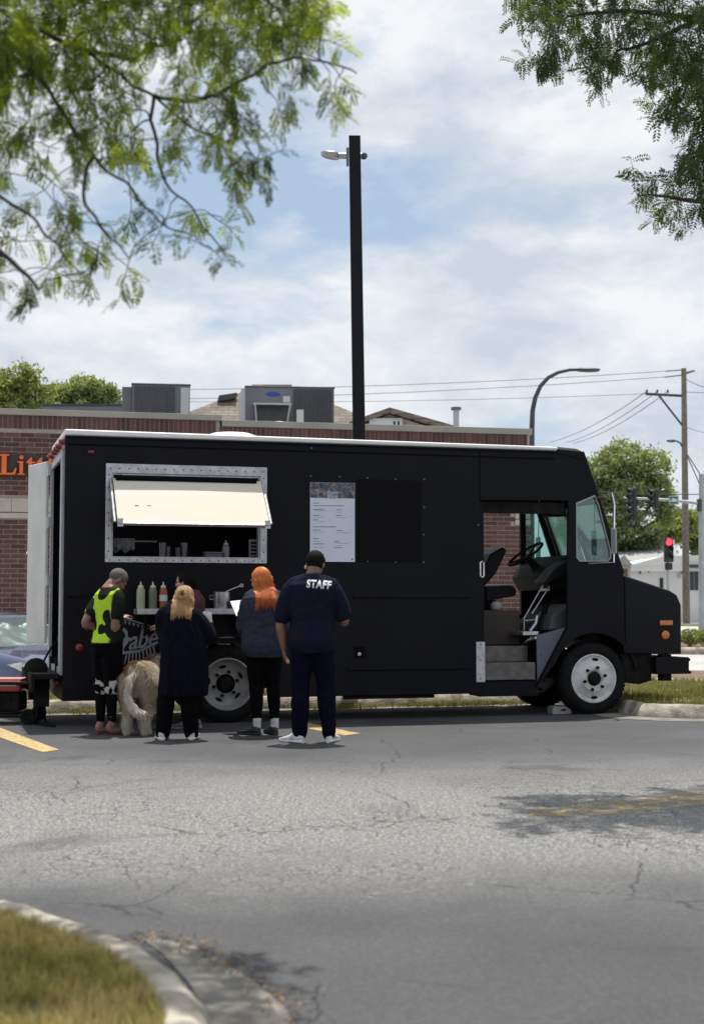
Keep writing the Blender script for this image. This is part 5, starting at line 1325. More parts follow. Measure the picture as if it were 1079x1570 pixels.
for y in (-0.28, 0.24):
    wl = MB().lathe([(0.03, 0), (0.075, 0.0), (0.085, 0.01), (0.085, 0.035), (0.075, 0.045), (0.03, 0.045)], (-0.03, y, 0.085), 'y', 24).build('wheel', M_RUB, gen, smooth=True)
    MB().lathe([(0.001, 0.012), (0.03, 0.010), (0.032, 0.03), (0.001, 0.03)], (-0.03, y, 0.085), 'y', 14).build('hub', M_CHAS, wl, smooth=True)
MB().lathe([(0.001, -0.06), (0.10, -0.05), (0.125, -0.03), (0.125, 0.03), (0.10, 0.05), (0.001, 0.06)], (0.0, -0.05, 0.58), 'y', 26).build('air_filter', M_CHAS, gen, smooth=True)
MB().tube([(-0.03, -0.05, 0.44), (0.0, -0.05, 0.5)], 0.05, 10).build('filter_neck', M_CHAS, gen, smooth=True)
# power lead: from the generator up into the rear doorway, with slack on the ground
A = at(60, 1026, 15.6)
pts = smooth_path([at(57, 1030, 15.7), at(63, 1022, 15.75), at(75, 1000, 15.9), at(82, 989, 16.1), at(92, 983, 16.3)], 6)
o = MB().tube(pts, 0.012, 8).build('power_lead', M_RUB, smooth=True); tag(o, 'black power lead running from the generator up to the truck rear', 'cable')
pts = smooth_path([at(60, 1034, 15.55), at(66, 1062, 15.5), at(68, 1092, 15.45), gnd(70, 1106)+Vector((0,0,.012)), gnd(76, 1114)+Vector((0,0,.012)), gnd(85, 1115)+Vector((0,0,.012)), gnd(66, 1113)+Vector((0,0,.014)), gnd(48, 1107)+Vector((0,0,.014))], 6)
o = MB().tube(pts, 0.012, 8).build('slack_lead', M_RUB, smooth=True); tag(o, 'black cable hanging from the truck bumper to the asphalt and coiling there', 'cable')
pts = smooth_path([at(57, 1040, 15.5), at(58, 1070, 15.45), at(57, 1100, 15.4), gnd(54, 1110)+Vector((0,0,.012))], 6)
o = MB().tube(pts, 0.013, 8).build('thick_lead', M_RUB, smooth=True); tag(o, 'straight black cable hanging down beside the generator wheel', 'cable')

# ---- square lamp pole behind the truck
lp = empty('lamp_pole', (at(556, 900, 18.95).x, 18.95, 0.12), 0.0)
tag(lp, 'tall square black parking lot lamp pole rising behind the truck', 'lamp post')
M_POLE = mat('black_pole_paint', (0.006, 0.006, 0.008), (0.010, 0.010, 0.013), rough=0.45, scale=3, spec=0.15)
ptop = at(543.5, 210, 18.95).z - 0.12
lean = at(543.5, 210, 18.95).x - lp.location.x
hw = 0.080
MB().loft([[(lean*k + a*hw*f_, b_*hw*f_, ptop*k) for a, b_ in ((-1, -1), (1, -1), (1, 1), (-1, 1))] for k, f_ in ((0, 1.1), (0.5, 1.03), (1, 0.97))]).build('shaft', M_POLE, lp, bevel=0.008)
MB().box((-0.2, -0.2, 0.0), (0.2, 0.2, 0.03)).build('base_plate', M_POLE, lp, bevel=0.006)
lz = at(540, 239, 18.95).z - 0.12
lx = lean * lz / ptop
M_LAMP = mat('grey_lamp_housing', (0.28, 0.28, 0.29), (0.36, 0.36, 0.37), rough=0.4, metal=0.5, scale=8)
MB().box((lx-0.115, -0.05, lz-0.13), (lx-0.081, 0.05, lz+0.10)).build('mount_plate', M_UNIT, lp, bevel=0.004)
fx = MB().tube([(lx-0.10, 0, lz), (lx-0.24, 0, lz)], 0.042, 14).build('lamp_arm', M_LAMP, lp, smooth=True)
rings = []
for k, (x, a, b_, zc) in enumerate(((-0.22, 0.07, 0.052, 0.0), (-0.27, 0.11, 0.055, 0.004), (-0.34, 0.12, 0.05, 0.012), (-0.41, 0.10, 0.04, 0.022), (-0.455, 0.05, 0.025, 0.03))):
    rings.append([(lx+x, a*cos(2*pi*q/16), lz+zc+b_*sin(2*pi*q/16)) for q in range(16)])
MB().loft(rings).build('lamp_head', M_LAMP, lp, smooth=True, angle=70)
MB().ball((lx+0.12, 0, lz), (0.05, 0.05, 0.05), 14, 10).build('photocell', M_UNITD, lp, smooth=True)
MB().tube([(lx+0.06, 0, lz), (lx+0.12, 0, lz)], 0.042, 12).build('rear_arm', M_LAMP, lp, smooth=True)
# ------------------------------------------------------------------ street beyond, at right
M_WOOD = mat('weathered_pole_wood', (0.13, 0.105, 0.09), (0.21, 0.18, 0.155), rough=0.9, scale=5, bump=0.3)
M_GALV = mat('galvanised_steel', (0.30, 0.32, 0.33), (0.38, 0.40, 0.41), rough=0.5, metal=0.4, scale=4)
M_DK = mat('dark_street_metal', (0.035, 0.042, 0.05), (0.05, 0.058, 0.066), rough=0.5, scale=4)
M_WIRE = mat('wire', (0.035, 0.035, 0.04), rough=0.6)
M_SIGB = mat('signal_black', (0.012, 0.013, 0.016), rough=0.5)
# arched street lamp
Y = 46.0
b_ = at(815, 930, Y); sl = empty('street_lamp', (b_.x, Y, 0)); tag(sl, 'dark street lamp with arched arm behind the right end of the shop', 'street lamp')
pts = [(0, 0, 0), (0, 0, 3.5)] + [tuple(at(px, py, Y) - Vector((b_.x, Y, 0))) for px, py in ((815, 655), (816, 630), (820, 610), (828, 592), (840, 579), (855, 571), (872, 567), (890, 566.5))]
MB().tube(pts, [0.11, 0.10, 0.085, 0.08, 0.075, 0.07, 0.066, 0.062, 0.058, 0.05], 12).build('mast', M_DK, sl, smooth=True)
h0, h1 = at(886, 567, Y), at(919, 567, Y)
hx0, hx1, hz = h0.x-b_.x, h1.x-b_.x, h0.z
rings = [[(x, w*cos(2*pi*q/14), hz + zc + hh*sin(2*pi*q/14)) for q in range(14)] for x, w, hh, zc in ((hx0-.05, .05, .05, 0), (hx0+.05, .12, .07, .0), (hx0+.35, .17, .075, -.01), (hx1-.08, .16, .06, -.01), (hx1, .08, .03, 0))]
MB().loft(rings).build('lamp_head', M_DK, sl, smooth=True, angle=60)
# wooden utility pole with crossarm
Y = 96.0
b_ = at(1051.5, 954, Y); up = empty('utility_pole', (b_.x, Y, 0)); tag(up, 'tall wooden utility pole with side arm and wires at right', 'utility pole')
R = lambda px, py, dy=0: at(px, py, Y+dy) - Vector((b_.x, Y, 0))
tp_ = R(1047.5, 565)
MB().tube([(0, 0, -0.3), tuple(Vector((0,0,0)).lerp(tp_, 0.5)), tuple(tp_)], [0.25, 0.215, 0.17], 14).build('shaft', M_WOOD, up, smooth=True)
a0, a1 = R(989, 604), R(1047, 607)
MB().tube([a0, a1], 0.11, 4).build('crossarm', mat('dark_arm_wood', (0.05, 0.045, 0.042), (0.075, 0.068, 0.06), rough=0.9, scale=6), up)
MB().tube([R(1009, 606), R(1045, 652)], 0.07, 8).build('arm_brace', M_DK, up, smooth=True)
for px in (991, 1007, 1023):
    q = R(px, 603)
    MB().lathe([(0.001, 0.26), (0.06, 0.24), (0.085, 0.17), (0.05, 0.14), (0.085, 0.08), (0.03, 0.05), (0.03, 0)], tuple(q), 'z', 10).build('insulator', M_DK, up, smooth=True)
for (pa, pb) in (((1020, 569), (1044, 567)), ((1018, 578), (1044, 575))):
    MB().tube([R(*pa), R(*pb)], 0.05, 6).build('dead_end', M_DK, up, smooth=True)
MB().tube([R(1048, 572), R(1064, 568)], [0.12, 0.07], 6).build('top_bracket', M_DK, up, smooth=True)
# small cobra lamp on the utility pole
ll = empty('pole_lamp', (R(1046, 690).x + b_.x, Y-0.3, R(1046, 690).z)); tag(ll, 'small grey street light on a curved arm fixed to the utility pole', 'street lamp')
q = lambda px, py: at(px, py, Y-0.3) - Vector(ll.location)
MB().tube([q(1045, 685), q(1042, 679), q(1036, 676)], 0.06, 8).build('arm', M_DK, ll, smooth=True)
c = q(1028.5, 676)
MB().ball(tuple(c), (0.34, 0.16, 0.11), 14, 8).build('lamp_head', M_DK, ll, smooth=True)
# overhead wires: each one a thing
def wire(pa, Ya, pb, Yb, sag, label, r=0.022, n=14):
    A, B = at(pa[0], pa[1], Ya), at(pb[0], pb[1], Yb)
    pts = [A.lerp(B, k/n) - Vector((0, 0, sag*4*(k/n)*(1-k/n))) for k in range(n+1)]
    o = MB().tube(pts, r, 5, cap=False).build('overhead_wire', M_WIRE); tag(o, label, 'wire', 'overhead wires'); return o
wire((1020, 569), 96, (-300, 585), 105, 0.9, 'topmost overhead wire crossing the sky behind the lamp pole', 0.02)
wire((1018, 578), 96, (-300, 603), 105, 0.9, 'second overhead wire just below the topmost one behind the lamp pole', 0.02)
wire((1007, 603), 96, (-300, 596), 110, 0.8, 'faint overhead wire between the upper wires above the shop roof', 0.016)
for k, (px, pe, t_) in enumerate(((991, 842, 'leftmost'), (1007, 866, 'middle'), (1023, 878, 'rightmost'))):
    wire((px, 600), 96, (pe, 678+k*1), 150, 0.5, t_ + ' of three wires sloping down left from the side arm', 0.028)
wire((1052, 582), 96, (1130, 602), 70, 0.2, 'wire leaving the top of the utility pole to the right', 0.024)
wire((1050, 601), 96, (1130, 601), 80, 0.05, 'level wire running right from the utility pole', 0.022)
wire((1052, 655), 96, (1110, 668), 80, 0.1, 'thin service wire leaving the utility pole to the right at mid height', 0.016)
wire((880, 752), 75, (1130, 757), 70, 0.1, 'dark cable passing in front of the right tree above the signals', 0.022)
wire((880, 778), 75, (985, 775), 72, 0.05, 'pale cable passing left of the two hanging signals', 0.018)
wire((880, 790), 75, (1010, 788), 72, 0.05, 'pale cable below the hanging signals', 0.018)
# steel signal mast with arm, two hanging heads, street-name sign
Y = 62.0
b_ = at(1075, 940, Y); sm = empty('signal_mast', (b_.x, Y, 0)); tag(sm, 'galvanised traffic signal mast with long arm at the right edge', 'signal mast')
R = lambda px, py, dy=0: at(px, py, Y+dy) - Vector((b_.x, Y, 0))
MB().tube([(0, 0, 0), R(1075, 727)], [0.16, 0.12], 12).build('mast', M_GALV, sm, smooth=True)
MB().tube([R(1075, 772), R(1030, 767), R(955, 763)], [0.085, 0.065, 0.045], 10).build('arm', M_GALV, sm, smooth=True)
MB().lathe([(0.001, 0.2), (0.14, 0.18), (0.14, -0.35), (0.001, -0.36)], tuple(R(1072, 772)), 'z', 12).build('arm_clamp', M_DK, sm, smooth=True)
def guy(pa, pb): MB().tube([R(*pa), R(*pb)], 0.022, 6).build('guy_wire', M_DK, sm, smooth=True)
guy((1053, 697), (1073, 728)); guy((1053, 700), (1073, 745))
def signal(px, py0, py1, Y, n, face, label, lit=None, wpx=11):
    p0, p1 = at(px, py1, Y), at(px, py0, Y); h = p1.z - p0.z; w = wpx/2200*Y; d = w*0.55
    e = empty('traffic_signal', (p0.x, Y-0.15, p0.z), face); tag(e, label, 'traffic light', 'traffic lights at the junction')
    MB().box((-w/2, -d/2, 0), (w/2, d/2, h)).build('housing', M_SIGB, e, bevel=0.03)
    for k in range(n):
        z = h*(k+0.5)/n; r = min(w*0.40, h/n*0.42)
        lm = M_SIGB
        if lit is not None and k == n-1: lm = emit_mat('red_signal_light', (1.0, 0.03, 0.05), 3.0)
        MB().lathe([(0.001, -0.02), (r*0.7, -0.018), (r, 0.0)], (0, -d/2-0.003, z), 'y', 20).build('lens', lm if lit is not None and k == n-1 else mat('dark_lens', (0.02, 0.022, 0.022), rough=0.25), e, smooth=True)
        vv = []; nn = 14
        for q in range(nn+1):
            a = radians(-25 + 230*q/nn)
            for (rr, y) in ((r*1.12, -d/2-0.002), (r*1.12, -d/2-r*1.9 if 0.15 < q/nn < 0.85 else -d/2-r*1.0), (r*1.04, -d/2-r*1.9 if 0.15 < q/nn < 0.85 else -d/2-r*1.0), (r*1.04, -d/2-0.002)):
                vv.append([(rr*cos(a), y, z+rr*sin(a))])
        rings = [[vv[q*4+j][0] for j in range(4)] for q in range(nn+1)]
        MB().loft(rings).build('visor', M_SIGB, e)
    MB().tube([(0, d/2+0.03, h*0.1), (0, d/2+0.03, h*1.02)], 0.03, 6).build('bracket', M_GALV, e, smooth=True)
    return e
signal(970, 749, 800, 61.7, 5, radians(-70), 'tall five lamp traffic signal hanging farthest left on the mast arm')
signal(1003, 751, 781, 61.7, 3, radians(-70), 'three lamp traffic signal hanging beside the green street sign')
sg = signal(1023, 825, 862, 56.0, 3, 0.0, 'traffic signal showing a red light on its own post', lit=True, wpx=14)
b2 = at(1024, 950, 56.0)
po = empty('signal_post', (b2.x, 56.0, 0)); tag(po, 'slim grey post carrying the red traffic signal', 'post')
zb = at(1024, 862, 56).z
MB().tube([(0, 0, 0), (0, 0, zb+0.9)], 0.055, 10).build('post', M_GALV, po, smooth=True)
MB().lathe([(0.12, 0), (0.12, 0.05), (0.06, 0.12)], (0, 0, 0), 'z', 14).build('base', M_GALV, po, smooth=True)
MB().box((-0.14, -0.22, zb-0.30), (0.14, -0.06, zb-0.03)).build('pedestrian_head', M_SIGB, po, bevel=0.02)
# street-name sign
s0, s1 = at(1023, 774, 61.9), at(1038, 761, 61.9)
ss = empty('street_sign', (s0.x, 61.9-0.2, s0.z)); tag(ss, 'green street name sign hanging on the signal mast arm', 'sign')
sw_, sh_ = s1.x-s0.x, s1.z-s0.z
MB().box((0, -0.015, 0), (sw_, 0.015, sh_)).build('panel', mat('sign_green', (0.012, 0.12, 0.085), rough=0.45), ss)
M_SW = mat('sign_white', (0.65, 0.68, 0.66), rough=0.5)
MB().plate([(0.012, 0.012), (sw_-0.012, 0.012), (sw_-0.012, sh_-0.012), (0.012, sh_-0.012)], [[(0.024, 0.024), (sw_-0.024, 0.024), (sw_-0.024, sh_-0.024), (0.024, sh_-0.024)]], -0.019, -0.0155).build('border', M_SW, ss)
rnd = random.Random(2)
for k, (x, w_, h_) in enumerate(((0.06, 0.05, 0.10), (0.15, 0.055, 0.16), (0.215, 0.045, 0.13), (0.27, 0.05, 0.13), (0.35, 0.04, 0.10))):
    if x + w_ < sw_ - 0.03: MB().box((x, -0.019, sh_*0.32), (x+w_, -0.0158, sh_*0.32+h_)).build('lettering', M_SW, ss)

# low white building across the road
Y = 100.0
wbz = 0.0
wb_ = empty('white_building', (at(930, 940, Y).x, Y, 0)); tag(wb_, 'low white painted building with shallow pale roof across the road', 'building')
ox = wb_.location.x
X = lambda px: at(px, 900, Y).x - ox
Z = lambda py: at(1000, py, Y).z
M_WHITEW = mat('white_painted_wall', (0.62, 0.62, 0.63), (0.70, 0.70, 0.70), rough=0.8, scale=0.8)
zt_ = Z(876)
MB().box((0, 0, 0), (X(1200), 12, zt_)).build('wall', M_WHITEW, wb_)
# roof: shallow slope falling to the left end
rp = [(X(962)-.3, zt_+.12), (X(1015), Z(860)), (X(1200), Z(852)), (X(1200), zt_+.12)]
MB().plate([(X(962)-.4, zt_+.32), (X(1012), Z(856)+.1), (X(1200), Z(846)), (X(1200), zt_+.32)], [], -0.5, 11, 'xz').build('roof', mat('pale_roof', (0.66, 0.65, 0.62), (0.72, 0.71, 0.68), rough=0.8, scale=0.5), wb_)
MB().box((X(960)-.5, -0.55, zt_+.005), (X(1200), -0.003, zt_+.315)).build('fascia', M_WHITEW, wb_)
def win(px0, px1, py0, py1, frame=0.06):
    w = MB().box((X(px0), -0.05, Z(py1)), (X(px1), -0.003, Z(py0))).build('window', M_DK, wb_)
    MB().box((X(px0)+frame, -0.06, Z(py1)+frame), (X(px1)-frame, -0.051, Z(py0)-frame)).build('pane', mat('dark_glass', (0.03, 0.04, 0.05), rough=0.1), w)
win(1010.5, 1016, 886, 904)
for k in range(3): win(1057 + k*7, 1063 + k*7, 872, 905)
MB().box((X(1054), -0.8, Z(871)), (X(1082), -0.06, Z(866))).build('awning', M_DK, wb_)
for (px, py) in ((979, 877), (992, 875), (1042, 876)):
    MB().tube([(X(px), -0.01, Z(py)), (X(px)+.1, -0.35, Z(py)+.12), (X(px)-.05, -0.6, Z(py)-.15)], 0.045, 6).build('wall_lamp', M_DK, wb_, smooth=True)
MB().box((X(1038), -0.08, Z(886)), (X(1044), -0.003, Z(880))).build('wall_box', mat('pale_blue_box', (0.4, 0.43, 0.5), rough=0.6), wb_)
o = MB().box((-0.35, -0.35, 0), (0.35, 0.35, 0.9)).lathe([(0.001, 1.35), (0.28, 1.3), (0.28, 0.9)], axis='z', n=12).build('chimney', M_WHITEW, wb_); o.location = (X(1042.5), 3, Z(853))
# small annex with brown door at its left end
ax_ = empty('small_annex', (at(945, 940, 92).x, 92, 0)); tag(ax_, 'small tan annex with brown front left of the white building', 'building')
AX = lambda px: at(px, 900, 92).x - at(945, 900, 92).x
AZ = lambda py: at(950, py, 92).z
MB().box((AX(940), 0, 0), (AX(967), 6, AZ(867))).build('wall', mat('tan_stucco', (0.45, 0.42, 0.38), rough=0.9), ax_)
MB().plate([(AX(937), AZ(867)+.01), (AX(969), AZ(867)+.01), (AX(956), AZ(851))], [], -0.3, 6.3, 'xz').build('roof', mat('grey_shingle', (0.27, 0.27, 0.27), (0.36, 0.36, 0.355), scale=4, rough=0.9), ax_)
MB().box((AX(951), -0.06, AZ(900)), (AX(962), -0.003, AZ(872))).build('door', mat('brown_door', (0.13, 0.085, 0.06), rough=0.7), ax_)
# grey-roofed building behind it
Y = 118.0
gb = empty('grey_roof_building', (at(950, 940, Y).x, Y, 0)); tag(gb, 'long grey roofed building behind the white one, below the trees', 'building')
g0, g1 = 0, at(1040, 900, Y).x - at(950, 900, Y).x
MB().box((g0, 0, 0), (g1, 9, at(950, 860, Y).z)).build('wall', M_SIDING, gb)
MB().add([(g0-.4, -.5, at(950, 860, Y).z+.01), (g1+.4, -.5, at(950, 860, Y).z+.01), (g1+.4, 4.5, at(950, 836, Y).z), (g0-.4, 4.5, at(950, 838, Y).z), (g0-.4, 9.5, at(950, 860, Y).z+.01), (g1+.4, 9.5, at(950, 860, Y).z+.01)],
         [(0,1,2,3), (3,2,5,4), (0,3,4), (1,5,2), (0,4,5,1)]).build('roof', mat('grey_shingle', (0.27, 0.27, 0.27), (0.36, 0.36, 0.355), scale=4, rough=0.9), gb)

# ------------------------------------------------------------------ blue car in the shop's lot
M_CARB = mat('blue_car_paint', (0.04, 0.062, 0.125), (0.05, 0.075, 0.15), rough=0.2, metal=0.4, coat=0.8, scale=2)
CH = radians(-42)                       # heading: towards the camera and to the right
fc = at(38, 1030, 19.3)
car = empty('parked_car', (0, 0, 0)); tag(car, 'blue parked car with crumpled foil sunshade in its windscreen', 'car')
# local frame: +x forward, y to the car's left, origin at ground centre of the front bumper
fwd = Vector((cos(CH), sin(CH), 0)); lft = Vector((-sin(CH), cos(CH), 0))
car.rotation_euler = (0, 0, CH)
CW = 0.90                               # half width
o_ = Vector((fc.x, fc.y, 0)) + lft * CW + fwd * 0.12
car.location = (o_.x, o_.y, ground_z(o_.x, o_.y))
def car_sec(x, w, zb, zs, zt, wt, n=9):
    """closed half-rounded section at x: sill half-width w, shoulder zs, top zt with half-width wt"""
    pts = []
    pr = [(w*0.90, zb), (w*0.985, zb+0.10), (w, (zb+zs)/2), (w*0.985, zs-0.06), (w*0.95, zs), ((w*0.95+wt)/2, (zs+zt)/2+0.02), (wt, zt-0.03), (wt*0.7, zt), (wt*0.3, zt+0.012)]
    left = [(x, y, z) for y, z in pr]; right = [(x, -y, z) for y, z in reversed(pr)]
    return left + right
secs = [(0.02, 0.62, 0.22, 0.55, 0.66, 0.45), (-0.05, 0.74, 0.20, 0.62, 0.72, 0.55), (-0.20, 0.84, 0.18, 0.70, 0.79, 0.62), (-0.55, 0.89, 0.18, 0.78, 0.87, 0.66), (-1.0, 0.90, 0.18, 0.84, 0.93, 0.68), (-1.28, 0.90, 0.18, 0.88, 0.965, 0.68)]
secs += [(-1.32, 0.90, 0.18, 0.885, 0.975, 0.70), (-3.9, 0.90, 0.18, 0.95, 1.0, 0.70), (-4.4, 0.86, 0.20, 0.92, 0.98, 0.64), (-4.55, 0.78, 0.25, 0.80, 0.9, 0.55)]
MB().loft([car_sec(*s_) for s_ in secs]).build('body', M_CARB, car, smooth=True, angle=45)
# greenhouse: roof and glass
def gh(x, z, w): return (x, w, z)
cab_ = {'A': (-1.22, 0.96, 0.76), 'B': (-2.05, 1.42, 0.60), 'C': (-3.3, 1.43, 0.60), 'D': (-4.05, 1.03, 0.72)}
A_, B_, C_, D_ = [cab_[k] for k in 'ABCD']
mb = MB(); rings = []
for (x, z, w) in ((B_[0]-0.03, B_[1]-0.02, B_[2]), (-2.4, 1.455, 0.61), (-2.9, 1.46, 0.61), C_):
    rings.append([(x, w, z-0.045), (x, w*0.95, z-0.01), (x, w*0.6, z+0.015), (x, 0, z+0.02), (x, -w*0.6, z+0.015), (x, -w*0.95, z-0.01), (x, -w, z-0.045)])
mb.loft(rings).build('roof', M_CARB, car, smooth=True, angle=50)
M_CGL = glass_mat('car_glass', (0.86, 0.92, 0.9), opac=0.10)
def quad(P, name, m, th=0.006):
    n = (Vector(P[1])-Vector(P[0])).cross(Vector(P[3])-Vector(P[0])).normalized()*th
    v = [Vector(p) for p in P] + [Vector(p)+n for p in P]
    return MB().add(v, [(0,1,2,3), (7,6,5,4), (0,4,5,1), (1,5,6,2), (2,6,7,3), (3,7,4,0)]).build(name, m, car)
quad([(A_[0], -A_[2]+0.06, A_[1]), (A_[0], A_[2]-0.06, A_[1]), (B_[0], B_[2]-0.04, B_[1]-0.02), (B_[0], -B_[2]+0.04, B_[1]-0.02)], 'windscreen', M_CGL)
quad([(D_[0], D_[2]-0.06, D_[1]), (D_[0], -D_[2]+0.06, D_[1]), (C_[0], -C_[2]+0.04, C_[1]-0.03), (C_[0], C_[2]-0.04, C_[1]-0.03)], 'rear_window', M_CGL)
for s_ in (1, -1):
    quad([(A_[0]-0.15, s_*0.80, 0.99), (-2.5, s_*0.82, 1.0), (-2.5, s_*0.615, 1.40), (B_[0]-0.05, s_*0.615, 1.38)], 'side_window', M_CGL)
    quad([(-2.58, s_*0.82, 1.0), (D_[0]+0.2, s_*0.80, 1.02), (C_[0]-0.05, s_*0.615, 1.38), (-2.58, s_*0.615, 1.40)], 'side_window', M_CGL)
    MB().tube([(A_[0]-0.02, s_*(A_[2]-0.02), A_[1]), (B_[0], s_*(B_[2]), B_[1]-0.03)], 0.035, 8).build('pillar', M_CARB, car, smooth=True)
    MB().tube([(D_[0], s_*(D_[2]-0.02), D_[1]), (C_[0], s_*(C_[2]), C_[1]-0.03)], 0.05, 8).build('pillar', M_CARB, car, smooth=True)
    # headlight: swept wedge at the corner
    hl = MB().add([(-0.06, s_*0.36, 0.61), (-0.22, s_*0.80, 0.64), (-0.52, s_*0.885, 0.745), (-0.34, s_*0.80, 0.76), (-0.12, s_*0.50, 0.715), (-0.015, s_*0.38, 0.60), (-0.16, s_*0.845, 0.64), (-0.50, s_*0.915, 0.75), (-0.30, s_*0.84, 0.785), (-0.06, s_*0.52, 0.725)],
             [(0,1,2,3,4), (9,8,7,6,5), (0,5,6,1), (1,6,7,2), (2,7,8,3), (3,8,9,4), (4,9,5,0)]).build('headlight', mat('clear_headlight', (0.70, 0.68, 0.62), (0.35, 0.34, 0.32), rough=0.12, scale=9, coat=0.7), car, smooth=True, angle=30)
    MB().ball((-0.03, s_*0.62, 0.36), (0.05, 0.11, 0.06), 14, 8).build('fog_lamp', mat('pale_lens', (0.6, 0.6, 0.58), rough=0.2), car, smooth=True)
    MB().ball((-1.55, s_*0.98, 1.02), (0.07, 0.10, 0.075), 12, 8).build('wing_mirror', M_CARB, car, smooth=True)
    for x in (-0.92, -3.6):
        wl = empty('wheel'); wl.parent = car
        MB().lathe([(0.20, s_*0.80), (0.30, s_*0.905), (0.325, s_*0.88), (0.325, s_*0.72), (0.20, s_*0.70)], (x, 0, 0.325), 'y', 32).build('tyre', M_RUB, wl, smooth=True)
        MB().lathe([(0.21, s_*0.895), (0.19, s_*0.87), (0.06, s_*0.885), (0.001, s_*0.89)], (x, 0, 0.325), 'y', 24).build('rim', M_ALU, wl, smooth=True)
MB().box((-0.02, -0.55, 0.24), (0.035, 0.55, 0.40)).build('lower_grille', M_CHAS, car, bevel=0.03)
MB().box((-0.0, -0.33, 0.50), (0.045, 0.33, 0.60)).build('grille', M_CHAS, car, bevel=0.02)
# the foil sunshade inside the windscreen: a crumpled sheet
shade = empty('sunshade', car.location, CH); tag(shade, 'pale crumpled foil sunshade behind the blue car windscreen', 'sunshade')
vs = []; fs = []; NX, NY = 46, 24
for j in range(NY+1):
    for i in range(NX+1):
        u, v_ = i/NX, j/NY
        w0 = (A_[2]-0.10)*(1-v_) + (B_[2]-0.08)*v_
        y = -w0 + 2*w0*u
        x = A_[0]-0.05 + (B_[0]-A_[0])*v_; z = A_[1]+0.0 + (B_[1]-0.06-A_[1])*v_
        n_ = noise.noise(Vector((u*5+v_*4, v_*2.2-u*1.5, 2)))*0.05 + noise.noise(Vector((u*16+v_*14, v_*5-u*4, 7)))*0.022
        vs.append((x-0.07+n_*0.6, y, z-0.03+n_*0.6))
for j in range(NY):
    for i in range(NX):
        a = j*(NX+1)+i; fs.append((a, a+1, a+NX+2, a+NX+1))
o = MB().add(vs, fs).build('foil_sheet', mat('pale_foil', (0.60, 0.66, 0.62), (0.74, 0.78, 0.74), rough=0.35, metal=0.3, scale=6), shade, smooth=True)
sm_ = o.modifiers.new('thick', 'SOLIDIFY'); sm_.thickness = 0.004
# ------------------------------------------------------------------ people and the dog
def remesh(mb, voxel, smooth=3, wrinkle=0.0, wseed=0, wscale=(7, 7, 12), dec=None):
    me = mb.mesh('tmp'); o = bpy.data.objects.new('tmp', me); COL.objects.link(o)
    m = o.modifiers.new('r', 'REMESH'); m.mode = 'VOXEL'; m.voxel_size = voxel
    if smooth:
        s_ = o.modifiers.new('s', 'SMOOTH'); s_.iterations = smooth; s_.factor = 0.5
    out = baked(o); bpy.data.objects.remove(o); bpy.data.meshes.remove(me)
    if wrinkle:
        nn = [v.normal.copy() for v in out.vertices]
        for v, n in zip(out.vertices, nn):
            c = v.co; q = Vector((c.x*wscale[0] + wseed, c.y*wscale[1], c.z*wscale[2]))
            a = noise.noise(q); b = noise.noise(q*2.3 + Vector((3, 1, 7)))
            r = 1 - abs(noise.noise(Vector((c.x*9+wseed, c.y*9, c.z*5 + c.x*6))))*2
            v.co += n * wrinkle * (a*0.8 + b*0.45 + max(0, r)*0.5)
    for p in out.polygons: p.use_smooth = True
    return out
def ell(mb, z, rx, ry, y=0.0, x=0.0, n=20): return [(x + rx*cos(2*pi*k/n)*(1 if abs(cos(2*pi*k/n)) < 0.7 else 1), y + ry*sin(2*pi*k/n), z) for k in range(n)]
def limb(mb, pts, rs, n=12):
    P2 = smooth_path([Vector(p) for p in pts], 5); m = len(pts) - 1; R2 = []
    for k in range(len(P2)):
        t = k/(len(P2)-1)*m; i = min(int(t), m-1); f = t - i; f = f*f*(3-2*f); R2.append(rs[i]*(1-f) + rs[i+1]*f)
    mb.tube(P2, R2, n); mb.ball(P2[-1], R2[-1]*0.98, 10, 6); mb.ball(P2[0], R2[0]*0.98, 10, 6)
def hand(mb, w, d, nrm, curl=0.5, thumb=1, sz=1.0, spread=0.06):
    """w wrist, d pointing to the knuckles, nrm out of the back of the hand; thumb = +1 / -1 side"""
    d = d.normalized(); nrm = (nrm - d*nrm.dot(d)).normalized(); sd = d.cross(nrm) * thumb
    B = Matrix((sd, d, nrm)).transposed()
    mb.ball(w + d*0.048*sz, (0.040*sz, 0.056*sz, 0.017*sz), 12, 8, rot=B)
    for k, (off, ln) in enumerate(((0.030, 0.072), (0.010, 0.080), (-0.011, 0.074), (-0.030, 0.058))):
        b = w + d*0.088*sz + sd*off*sz; dd = (d + sd*(off*spread*30)).normalized(); pts = [b - d*0.02*sz, b]
        for j in range(3):
            dd = (dd*cos(curl*0.75) - nrm*sin(curl*0.75)).normalized(); b = b + dd*ln*sz*(0.42, 0.33, 0.25)[j]; pts.append(b)
        mb.tube(pts, [0.0095*sz, 0.0095*sz, 0.0088*sz, 0.008*sz, 0.0065*sz], 8)
    b = w + d*0.025*sz + sd*0.032*sz; dd = (d*0.55 + sd*0.75 - nrm*0.35).normalized(); pts = [b - sd*0.012*sz, b]
    for j in range(3):
        dd = (dd + d*0.25 - nrm*curl*0.15).normalized(); b = b + dd*sz*(0.032, 0.028, 0.022)[j]; pts.append(b)
    mb.tube(pts, [0.013*sz, 0.0125*sz, 0.0115*sz, 0.010*sz, 0.008*sz], 8)
